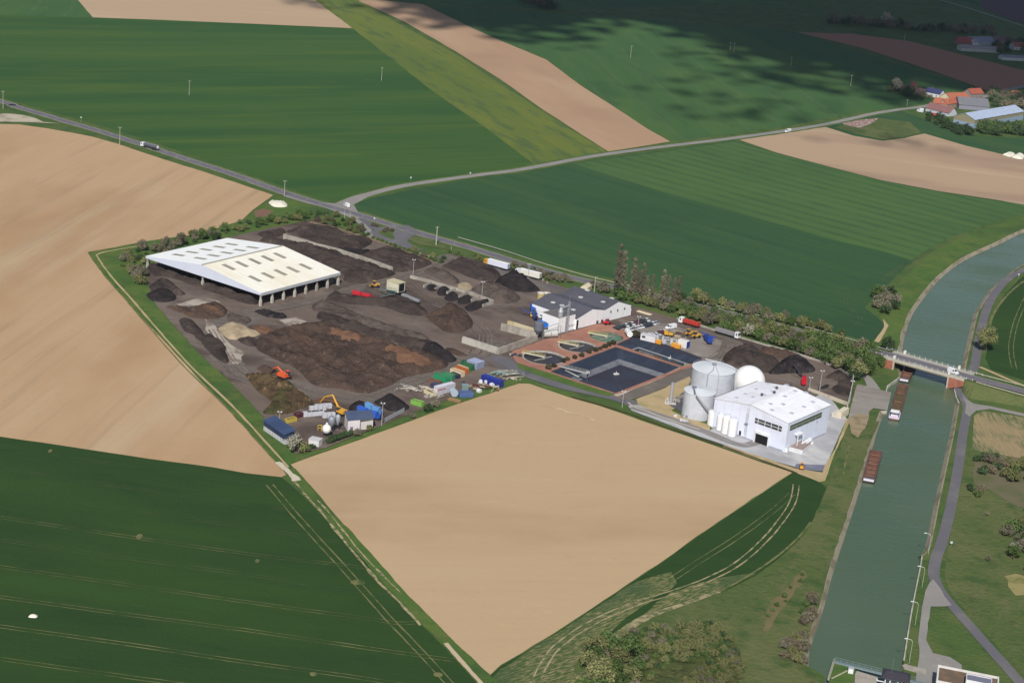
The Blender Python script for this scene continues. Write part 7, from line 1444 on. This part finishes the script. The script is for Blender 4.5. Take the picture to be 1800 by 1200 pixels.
tree('bare2', (1043, 506), 'small leafless tree left of the utility pole', s=.9)
tree('bloom1', (1315, 592), 'pale grey blossoming tree among the shrubs behind the grey tipping lorry', s=.8)
tree('dark1', (1561, 616), 'dark green tree in front of the left bridge abutment', s=1.0); tree('dark_bush', (1560, 612), 'dark bush beyond the road at the left end of the bridge', s=.9); tree('bare1', (1512, 622), 'leafless brown tree left of the bridge', s=1.3); tree('red1', (1498, 624), 'leafless russet shrub left of the bridge', s=1.6); tree('dark1', (1503, 668), 'round dark green tree at the curved corner of the east yard', s=.85)
tree('ball', (1733, 617), 'large round pale tree beside the towpath beyond the bridge', s=.97)
belt([(346, 412), (400, 398), (440, 388), (500, 380), (545, 378), (548, 388), (480, 396), (400, 414), (350, 424)], 40, ['bare2', 'olive2', 'green_bush', 'dark_bush', 'green2', 'olive2'], 'irregular mixed hedge behind the open shed', 'hedge behind the shed', (.4, .85), 2.4, stuff='hedge')
belt([(548, 388), (560, 374), (600, 382), (636, 398), (650, 416), (640, 418), (600, 404), (560, 392)], 24, ['green_bush', 'dark_bush', 'olive2', 'red1'], 'mixed hedge along the top corner of the yard', 'top corner hedge', (.6, .85), 2.6, stuff='hedge')
belt([(240, 436), (290, 426), (346, 414), (350, 424), (330, 436), (250, 468), (235, 460)], 26, ['bare1', 'olive2', 'dark_bush', 'bare2', 'green_bush'], 'in the thicket left of the open shed', 'thicket left of the shed', (.6, .9), 3)
belt([(205, 450), (236, 446), (250, 470), (256, 512), (246, 508), (232, 484), (205, 462)], 16, ['olive2', 'bare1', 'green_bush', 'bare2'], 'at the rounded left corner of the site', 'left corner shrubs', (.6, .95), 3.4)
tree('green2', (357, 421), 'large round green tree at the back left of the shed roof', s=1.0); tree('dark_bush', (380, 422), 'low dark green bush behind the shed', s=1.3); tree('green1', (394, 408), 'green tree in the hedge line behind the shed', s=.7)
tree('conifer', (557, 379), 'left dark conifer at the top corner of the site', s=.7); tree('conifer', (576, 381), 'right dark conifer at the top corner of the site', s=.65)
for i in range(16):
    t = i/15; tree('green_bush', (656+(772-656)*t, 420+(462-420)*t), 'low green shrub in the hedge between slip road and compost yard', None, 'slip road hedge', .55)
for i, (x, y) in enumerate([(775, 462), (760, 455), (745, 452), (780, 456), (728, 445)]): tree(['dark_bush', 'olive2', 'red1', 'dark_bush', 'olive2'][i], (x, y), ['dark bush at the yard entrance', 'yellow green shrub by the entrance beds', 'russet shrub by the entrance beds', 'second dark bush at the yard entrance, beside the lawn', 'small shrub on the planting bed by the slip road'][i], s=.7)
for i, (x, y) in enumerate([(680, 405), (688, 407), (676, 408)]): tree('red1', (x, y), 'russet shrub on the almond shaped planting bed by the junction', None, 'planting bed shrubs', .55)
for i, (x, y) in enumerate([(655, 398), (662, 399)]): tree('red1', (x, y), 'low russet shrub on the small island in the slip road', None, 'slip road island shrubs', .5)
for i, (x, y) in enumerate([(963.5, 649.5), (973.5, 645.5), (990, 637), (997, 634), (1010, 631), (1022, 627), (1035, 621), (1046.5, 618), (1055, 615), (1063, 612), (1070, 608.5), (1078, 606)]):
    tree('bush', (x, y), 'small dark clipped shrub, %s from the left between clarifiers and lagoon' % (ordn+['twelfth'])[i], 'shrub', 'shrubs beside the lagoon', .8)
for i in range(5): tree('bush', (1112+i*2.2, 592+.4*i-.5*i*.3), 'dark shrub in the hedge beside the white horizontal tank', 'shrub', 'hedge by the white tank', 1.2)
tree('bloom1', (517, 795), 'white blossoming bush at the lower left corner of the site', s=.75); tree('bloom1', (522, 791), 'second blossoming bush beside the small white shed', s=.6); tree('olive2', (533, 795), 'green shrub right of the blossoming bush', s=.8); tree('dark_bush', (548, 789), 'dark bush between blossoming bush and hedge', s=.8)
for i in range(9): tree('dark_bush', (578+i*4.6, 779-i*1.7), 'dark evergreen shrub in the short hedge below the cement silos', None, 'short evergreen hedge', .75)
tree('bare2', (628, 766), 'small leafless shrub by the blue screening trailers', s=.6); tree('olive2', (649, 757), 'small yellow green shrub by the blue screening trailers', s=.6); tree('dark_bush', (752, 723), 'dark bush at the plot edge beside the lime green skip', s=1.0); tree('bare2', (766, 716), 'brown leafless shrub right of the dark bush at the plot edge', s=.6); tree('bare2', (724, 735), 'tiny leafless shrub between plot fence and field', s=.45)
# lower middle scrub
belt([(1015, 1198), (1040, 1140), (1065, 1120), (1085, 1150), (1110, 1160), (1130, 1230), (1020, 1260)], 26, ['green1', 'olive1', 'green2', 'olive1', 'bare2'], 'in the thicket at the bottom middle', 'bottom middle thicket', (.8, 1.1), 2.8)
belt([(1160, 1125), (1200, 1102), (1235, 1095), (1268, 1106), (1290, 1138), (1292, 1168), (1262, 1174), (1225, 1165), (1170, 1165)], 150, ['olive2', 'green_bush', 'green_bush', 'dark_bush'], 'low yellow green scrub covering the knoll at the bottom', 'bushy knoll', (.4, .65), 1.1, stuff='scrub')
belt([(1100, 1110), (1180, 1105), (1190, 1150), (1150, 1200), (1100, 1190), (1080, 1130)], 70, ['olive2', 'green_bush', 'dark_bush', 'bare2'], 'open low scrub left of the knoll', 'open scrub', (.3, .6), 1.3, stuff='scrub')
belt([(1280, 1140), (1305, 1165), (1310, 1190), (1250, 1210), (1180, 1210), (1230, 1180), (1275, 1172)], 60, ['bare2', 'olive2', 'green_bush', 'green_bush', 'olive2'], 'mixed low scrub below the knoll', 'scrub below the knoll', (.3, .55), 1.3, stuff='scrub')
belt([(1370, 1150), (1395, 1115), (1422, 1112), (1415, 1165), (1390, 1170)], 22, ['red1', 'bare2', 'olive2'], 'in the brown thicket on the left canal bank', 'canal bank thicket', (.45, .65), 1.7)
belt([(1408, 1070), (1428, 1045), (1440, 1050), (1428, 1095), (1410, 1100)], 9, ['red1', 'bare2', 'green_bush'], 'on the left canal bank above the brown thicket', 'canal bank scrub', (.5, .8), 2.4)
belt([(1335, 1090), (1350, 1070), (1400, 1020), (1415, 1005), (1400, 1040), (1365, 1080)], 8, ['green_bush'], 'on the grassy slope above the canal', 'slope shrubs', (.3, .5), 3)
belt([(1712, 812), (1740, 802), (1764, 806), (1766, 822), (1735, 836), (1712, 832)], 12, ['bare2', 'red1', 'dark_bush'], 'in the brown thicket right of the towpath', 'towpath thicket', (.7, .9), 2.4)
belt([(1766, 815), (1800, 810), (1830, 850), (1800, 866), (1770, 850)], 10, ['olive2', 'green_bush', 'olive2'], 'at the right border among the scrub', 'right border scrub', (.7, 1.0), 2.8)
belt([(1700, 858), (1716, 850), (1724, 868), (1712, 880)], 5, ['dark_bush', 'red1', 'green_bush'], 'in the small group beside the towpath', 'small towpath group', (.5, .7), 1.8)
belt([(1765, 940), (1790, 900), (1830, 880), (1830, 1010), (1800, 1005), (1770, 975)], 20, ['green2', 'bare2', 'olive2', 'dark_bush', 'bare1'], 'in the tall scrub along the right border', 'right border trees', (.7, 1.0), 2.8)
tree('bare2', (1737, 985), 'single tiny leafless shrub in the meadow right of the towpath', s=.4); tree('bloom1', (1781, 968), 'small pale blossoming shrub in the right border scrub', s=.45); tree('bare2', (1735, 905), 'isolated low brown shrub in the meadow', s=.35)
# ------------------------------------------------------------------ poles and lamps
W_pole = gmat('pole_concrete', C(176, 174, 156), [('n', C(150, 148, 130), 1, .3, 0, .4, .7, .6, 3)], .8, .2, None, 0, 'object')
def pole(px, topy, label, kind='utility', r=.17, rz=0, z=0):
    c = P(px[0], px[1], z); h = HT(px[0], px[1], topy, z); t = empty({'utility': 'utility_pole', 'flood': 'floodlight_mast', 'lamp': 'street_lamp', 'sign': 'road_sign', 'flag': 'flagpole'}[kind], c, rz, label, {'utility': 'pole', 'flood': 'floodlight', 'lamp': 'lamp', 'sign': 'sign', 'flag': 'flagpole'}[kind])
    if kind == 'utility':
        MB().cyl((0, 0, -.2), (0, 0, h), r*1.3, r*.8, 8).build('post', W_pole, t); MB().box(-1.1, 1.1, -.09, .09, h-.7, h-.5).build('crossarm', W_pole, t)
        for x in (-.95, 0, .95): MB().cyl((x, 0, h-.5), (x, 0, h-.1), .07, n=6).build('insulator', paint(200, 206, 200), t)
    elif kind == 'flood':
        MB().cyl((0, 0, -.2), (0, 0, h-.3), r, r*.6, 8).build('post', paint(190, 194, 196), t); MB().box(-.9, .9, -.06, .06, h-.35, h-.25).build('bracket', paint(170, 172, 176), t)
        for x in (-.65, .65): MB().box(x-.28, x+.28, -.35, .1, h-.25, h+.15).build('floodlight', paint(210, 214, 220), t)
    elif kind == 'lamp':
        MB().cyl((0, 0, -.2), (0, 0, h-1.2), .08, .06, 8).build('post', paint(190, 194, 190), t)
        mb = MB(); mb.cyl((0, 0, h-1.2), (-.5, 0, h-.4), .07, n=6); mb.cyl((-.5, 0, h-.4), (-2.0, 0, h), .07, n=6); mb.build('arm', paint(222, 224, 222), t); MB().box(-2.9, -1.9, -.18, .18, h-.08, h+.12).build('lamp_head', paint(235, 237, 237), t)
    elif kind == 'sign':
        MB().cyl((0, 0, -.1), (0, 0, h), .06, n=6).build('post', paint(190, 192, 190), t); MB().box(-.45, .45, -.05, -.01, h-.8, h).build('sign_face', paint(206, 214, 222), t)
    else: MB().cyl((0, 0, -.1), (0, 0, h), .08, .05, 6).build('post', paint(226, 226, 226), t); MB().blob((0, 0, h), .12, n=6, m_=4).build('finial', paint(210, 200, 150), t)
    return t
for px, ty, lab in [((5.5, 191.5), 159.5, 'utility pole beside the main road at the far left edge'), ((210.4, 255.5), 223, 'utility pole beside the road left of the tanker lorry'), ((332.5, 167.5), 141.5, 'utility pole standing alone in the upper left green field'), ((499.7, 344.5), 317, 'utility pole beside the main road left of the junction'),
                    ((670.5, 142), 118.5, 'utility pole in the green field near the rapeseed edge'), ((1108.3, 101.5), 80.5, 'utility pole in the far green field right of the brown strip'), ((1283, 91), 74, 'left one of two close utility poles in the far field'), ((1289.5, 92), 76, 'right one of two close utility poles in the far field'),
                    ((1389.5, 118.5), 100, 'utility pole at the edge of the cloud shadow in the far field'), ((1495, 151.5), 132, 'utility pole in the far field nearest the village'), ((1589.5, 72), 59, 'utility pole at the edge of the far brown field'), ((1594, 186), 175, 'small utility pole beside the minor road at the village')]:
    pole(px, ty, lab, rz=.3, r=.2)
pole((766.5, 431), 398, 'thick pale concrete utility pole on the entrance bed', r=.34, rz=.6); pole((1044.5, 513), 486, 'tall concrete utility pole behind the warehouse', r=.26, rz=.4); pole((793, 440.5), 432.5, 'short post beside the main road by the entrance', 'flag')
for px, ty, lab in [((726, 484), 456, 'floodlight mast at the left end of the material bays'), ((847, 521), 495, 'floodlight mast at the right end of the material bays'), ((928, 490), 464, 'floodlight mast in front of the cream trailer lorry'), ((1119.5, 591), 556, 'floodlight mast beside the car park'),
                    ((1093.5, 716), 687, 'thin lamp mast at the corner of the site road'), ((1440, 691), 651, 'tall floodlight mast in the east compost yard'), ((490.6, 753), 723, 'floodlight mast beside the navy roofed workshop'), ((670.6, 748), 708, 'floodlight mast beside the bright blue trailers'), ((1493, 708), 669, 'tall mast on the wall beside the quay'), ((1422, 688), 663, 'thin lamp mast left of the tall east yard floodlight')]:
    pole(px, ty, lab, 'flood', .13)
for px, ty, lab in [((1631.5, 973), 937, 'canal lamp farthest of four on the right bank'), ((1620.5, 1031.5), 995, 'canal lamp second farthest of four on the right bank'), ((1608.5, 1097), 1057, 'canal lamp third of four on the right bank'), ((1597.8, 1165), 1122, 'canal lamp nearest the lock on the right bank')]:
    pole(px, ty, lab, 'lamp', rz=.1)
for px, ty, lab in [((142.5, 215), 205.5, 'road sign beside the main road at the chalk forecourt'), ((657.8, 392), 382.5, 'white road sign on the slip road island'), ((1671.5, 959), 951, 'white marker sign beside the towpath'), ((722, 318), 311, 'small sign on the near side of the pale minor road'), ((826.5, 309), 303, 'small sign on the far verge of the pale minor road'), ((1790, 488), 481, 'small white marker by the towpath beyond the bridge')]:
    pole(px, ty, lab, 'sign')
for px, ty, lab in [((605.3, 384), 369, 'white flagpole, left one of two on the grass by the slip road'), ((615, 389), 374, 'white flagpole, right one of two on the grass by the slip road')]: pole(px, ty, lab, 'flag')
# ------------------------------------------------------------------ village
def house(pa, pb, dep, he, hr, wc, rc, label, over=.4, wins=3, name='house', cat='house', ridge='x', z=0, upper=None):
    a, rz, L_ = at2(pa, pb, z); t = empty(name, a, rz, label, cat); wm_ = paint(*wc, .8); rm = paint(*rc, .8, 0, .6)
    if ridge == 'x':
        MB().prism([(0, 0), (0, he), (dep/2, hr), (dep, he), (dep, 0)], 0, L_, 'x').build('wall', wm_, t)
        mb = MB(); k = (hr-he)/(dep/2)
        slab(mb, [(-over, -over, he-k*over+.25), (L_+over, -over, he-k*over+.25), (L_+over, dep/2, hr+.25), (-over, dep/2, hr+.25)], .22); slab(mb, [(-over, dep/2, hr+.25), (L_+over, dep/2, hr+.25), (L_+over, dep+over, he-k*over+.25), (-over, dep+over, he-k*over+.25)], .22); mb.build('roof', rm, t)
    else:
        MB().prism([(0, 0), (0, he), (L_/2, hr), (L_, he), (L_, 0)][::-1], 0, dep, 'y').build('wall', wm_, t)
        mb = MB(); k = (hr-he)/(L_/2)
        slab(mb, [(-over, -over, he-k*over+.25), (L_/2, -over, hr+.25), (L_/2, dep+over, hr+.25), (-over, dep+over, he-k*over+.25)], .22); slab(mb, [(L_/2, -over, hr+.25), (L_+over, -over, he-k*over+.25), (L_+over, dep+over, he-k*over+.25), (L_/2, dep+over, hr+.25)], .22); mb.build('roof', rm, t)
    for k in range(wins):
        x = L_*(k+.7)/(wins+.4); MB().box(x-.55, x+.55, -.05, .02, 1.1, 2.3).build('window', W_glass, t)
    if upper: MB().box(-.06, L_+.06, -.06, dep+.06, 0.01, he*.55).build('lower_cladding', paint(*upper), t)
    if name == 'house': MB().box(L_*.3, L_*.3+.7, dep/2-.35, dep/2+.35, hr-.2, hr+1.1).build('chimney', paint(150, 96, 80), t)
    return t
v = lambda *p: Z(1540, 130, 6.923, list(p))
def hs(a, b, *r, **k): q = v(a, b); return house(q[0], q[1], *r, **k)
hs((585, 262), (765, 300), 10, 4, 7.5, (226, 226, 230), (56, 62, 104), 'white village house with dark blue roof at the cloud shadow edge')
hs((430, 195), (490, 200), 9, 3.4, 7, (180, 140, 130), (128, 78, 76), 'small red roofed village house behind the dark bushes')
hs((465, 262), (570, 280), 9, 3.4, 6.5, (140, 120, 116), (106, 82, 84), 'brown roofed village house left of the blue roofed one')
hs((772, 335), (895, 368), 26, 5, 9, (236, 226, 190), (178, 106, 80), 'long farmhouse with cream gable end and orange tile roof', ridge='y', wins=0)
hs((690, 400), (860, 425), 11, 4, 8, (180, 150, 130), (174, 104, 80), 'orange roofed farm building beside the village road')
hs((860, 425), (1005, 400), 10, 4, 7.5, (170, 150, 136), (178, 102, 76), 'orange roofed barn between the cream gable and the grey barn')
hs((600, 452), (880, 520), 12, 3, 7.5, (200, 206, 216), (140, 100, 98), 'low shed with faded red brown roof beside the village road', name='farm_shed', cat='shed', wins=0)
hs((1005, 425), (1370, 455), 20, 4, 9.5, (140, 142, 156), (120, 120, 128), 'large grey roofed barn in the middle of the village farm', name='barn', cat='barn', wins=0)
hs((1150, 310), (1300, 300), 10, 5, 9, (150, 140, 140), (168, 92, 72), 'orange roofed house behind the large grey barn')
hs((935, 610), (1185, 665), 90, 7.5, 11.5, (150, 144, 116), (176, 190, 216), 'very long farm hall with pale blue roof and ochre walls at the village edge', name='farm_hall', cat='hall', ridge='y', wins=0, upper=(150, 170, 196))
hs((1640, 300), (1760, 310), 9, 4, 7, (200, 160, 130), (170, 100, 76), 'small village house with warm walls at the right border')
w_ = lambda *p: Z(1450, 0, 5, list(p))
def hw_(a, b, *r, **k): q = w_(a, b); return house(q[0], q[1], *r, **k)
hw_((1170, 400), (1300, 408), 12, 4, 9, (150, 110, 110), (150, 80, 76), 'red roofed house at the left end of the far village in shadow')
hw_((1280, 400), (1480, 400), 14, 5, 9, (170, 180, 200), (130, 136, 160), 'long blue grey barn in the far village in shadow', name='barn', cat='barn', wins=0)
hw_((1310, 412), (1350, 412), 8, 5, 8, (226, 226, 232), (150, 150, 160), 'small white gabled house in front of the far blue grey barn')
hw_((1195, 450), (1530, 470), 12, 4, 6.5, (180, 180, 184), (150, 146, 150), 'long low pale grey shed below the far village', name='farm_shed', cat='shed', wins=0)
hw_((1500, 395), (1640, 395), 12, 5, 9, (150, 140, 140), (110, 90, 96), 'brown roofed far village house behind bare trees')
hw_((1660, 440), (1760, 445), 12, 4, 8, (190, 190, 200), (150, 86, 80), 'red roofed far village house at the right border')
hw_((1560, 530), (1760, 540), 10, 3.5, 5.5, (190, 196, 206), (130, 132, 150), 'low grey greenhouse shed at the far right border', name='farm_shed', cat='shed', wins=0)
for i, (a, b, c_, lab) in enumerate([((500, 460), (545, 470), (230, 232, 240), 'white van parked beside the faded red shed'), ((655, 505), (700, 510), (200, 80, 80), 'red trailer parked beside the faded red shed')]):
    q = v(a, b); van(q[0], q[1], lab, 0, c_)
van(v((500, 445))[0], v((540, 450))[0], 'second white van by the village road bend', 0, (226, 230, 238))
belt(v((560, 540), (680, 530), (860, 590), (940, 640), (1160, 700), (1200, 750), (1060, 760), (900, 720), (700, 620)), 30, ['dark_bush', 'green_bush', 'dark1'], 'dark green hedge running before the long farm hall', 'farm hedge', (1.0, 1.4), 4, stuff='hedgerow')
belt(v((1180, 660), (1300, 640), (1800, 660), (1900, 760), (1500, 770), (1300, 740)), 44, ['dark1', 'green2', 'dark1'], 'dense dark tree line before the long farm hall', 'farm tree line', (1.0, 1.3), 4.5, stuff='tree_line')
belt(v((110, 205), (300, 180), (470, 215), (600, 290), (700, 320), (470, 320), (250, 250)), 26, ['dark_bush', 'bare2', 'dark1', 'bare2'], 'dark bushes around the village houses at the field edge', 'village garden shrubs', (.9, 1.3), 4, stuff='garden_shrubs')
belt(v((1390, 230), (1500, 260), (1800, 300), (1800, 430), (1500, 440), (1400, 420)), 34, ['dark1', 'bare1', 'dark1', 'bare2'], 'mixed trees behind the long farm hall in the village', 'village trees', (1.1, 1.5), 5, stuff='village_trees')
tree('bloom1', v((245, 215))[0], 'pale blossoming tree at the left end of the village gardens', s=1.5)
belt(w_((30, 220), (500, 240), (700, 270), (1200, 300), (1500, 320), (1500, 300), (900, 260), (500, 210), (30, 195)), 60, ['dark1', 'bare1', 'dark_bush', 'red1'], 'far dark hedge line under the cloud shadow', 'far hedge line', (1.3, 1.9), 6, stuff='hedgerow')
belt(w_((1480, 400), (1800, 380), (1850, 470), (1500, 480)), 24, ['bare1', 'dark1'], 'bare trees among the far village roofs', 'far village trees', (1.1, 1.5), 7, stuff='village_trees')
belt(Z(900, 0, 3, [(40, -6), (150, 12), (230, 55), (200, 62), (100, 25), (30, 10)]), 18, ['dark1', 'bare1', 'red1'], 'far copse at the top of the picture', 'far copse', (1.4, 2.0), 6, stuff='copse')
tree('bloom1', w_((530, 225))[0], 'pale blossoming tree in the far hedge line', s=1.6)
for k, vv in TP.items():
    if not vv[1]: tree(k, (1190, 552), 'extra %s by the lorry yard' % k)
# ------------------------------------------------------------------ clouds whose shadows lie on the far fields
CB = gmat('cloud_puff', (.85, .85, .87, 1), [], 1.0, 0)
crn = random.Random(3)
ico = [(0, 0, 1), (.89, 0, .45), (.28, .85, .45), (-.72, .53, .45), (-.72, -.53, .45), (.28, -.85, .45), (.72, .53, -.45), (-.28, .85, -.45), (-.89, 0, -.45), (-.28, -.85, -.45), (.72, -.53, -.45), (0, 0, -1)]
icf = [(0, 1, 2), (0, 2, 3), (0, 3, 4), (0, 4, 5), (0, 5, 1), (1, 6, 2), (2, 7, 3), (3, 8, 4), (4, 9, 5), (5, 10, 1), (2, 6, 7), (3, 7, 8), (4, 8, 9), (5, 9, 10), (1, 10, 6), (6, 11, 7), (7, 11, 8), (8, 11, 9), (9, 11, 10), (10, 11, 6)]
def cloud(shadow, alt, edge, big=46, small=13, core=True, tau=2.6):
    """shadow: outline of its shade on the ground; the cloud hangs above it on the sun's side"""
    w2 = [Vector((v.x, v.y)) for v in [P(*p) for p in shadow]]; x0 = min(p.x for p in w2); x1 = max(p.x for p in w2); y0 = min(p.y for p in w2); y1 = max(p.y for p in w2)
    mb = MB(); c = Vector(((x0+x1)/2, (y0+y1)/2, 0))+sdir*(alt/sdir.z)
    def puff(p, r, z):
        q = Vector((p.x, p.y, 0))+sdir*((alt+z)/sdir.z)-c; mb.add([(q.x+v[0]*r, q.y+v[1]*r, q.z+v[2]*r*.75) for v in ico], icf)
    g = small*1.1; nx = int((x1-x0+2*edge)/g); ny = int((y1-y0+2*edge)/g)
    for i in range(nx):
        for j in range(ny):
            p = Vector((x0-edge+(i+crn.random())*g, y0-edge+(j+crn.random())*g)); d = dist(p, w2)
            if not inside(p, w2): d = -d
            d += noise.noise(Vector((p.x, p.y, alt))*.006)*edge*(.8 if core else .3)
            if core and d > edge*.75:
                if (i*7+j*13) % 9 == 0: puff(p, big*crn.uniform(.8, 1.2), crn.uniform(-.3, 2.2)*big)
                continue
            k = max(0, min(1, (d+edge*.5)/edge)); t = tau*k*k
            if crn.random() < 1-math.exp(-t*.8): puff(p, small*crn.uniform(.6, 1.15), crn.uniform(-1, 1)*big*.8)
    o = mb.build('cloud', CB); o.location = c; tag(o, None, None, None, 'structure'); return o
cloud([(600, -60), (640, -24), (690, 18), (740, 50), (800, 58), (850, 64), (920, 76), (1000, 66), (1060, 50), (1130, 44), (1180, 56), (1260, 74), (1320, 94), (1370, 108), (1420, 122), (1480, 146), (1520, 160), (1570, 168), (1640, 170), (1700, 168), (1800, 178), (1900, 190), (2100, 205), (2100, -100), (600, -100)], 1500, 90)
cloud([(1275, 108), (1310, 104), (1400, 126), (1490, 150), (1470, 164), (1400, 158), (1330, 160), (1290, 146)], 1400, 140, small=9, core=False, tau=1.1)
cloud([(1220, 162), (1300, 160), (1380, 184), (1420, 206), (1320, 208), (1240, 192)], 1400, 130, small=9, core=False, tau=.55)
cloud([(470, -20), (540, -20), (540, 4), (500, 6)], 1400, 90, small=9, core=False, tau=1.1)
cloud([(1440, 230), (1500, 238), (1620, 242), (1720, 262), (1660, 270), (1560, 262), (1450, 252)], 1400, 70, small=8, core=False, tau=.22)
# ------------------------------------------------------------------ air
HB = MB().box(-1400, 1400, -60, 3400, -7, 276); hz_ = HB.build('haze', bpy.data.materials.new('haze_air')); tag(hz_, None, None, None, 'stuff')
hm = hz_.data.materials[0]; hm.use_nodes = True; hn = hm.node_tree; hn.nodes.clear(); ho = hn.nodes.new('ShaderNodeOutputMaterial'); pv = hn.nodes.new('ShaderNodeVolumePrincipled')
pv.inputs['Color'].default_value = (.6, .78, 1, 1); pv.inputs['Density'].default_value = .00002; pv.inputs['Anisotropy'].default_value = .1; hn.links.new(pv.outputs[0], ho.inputs['Volume'])
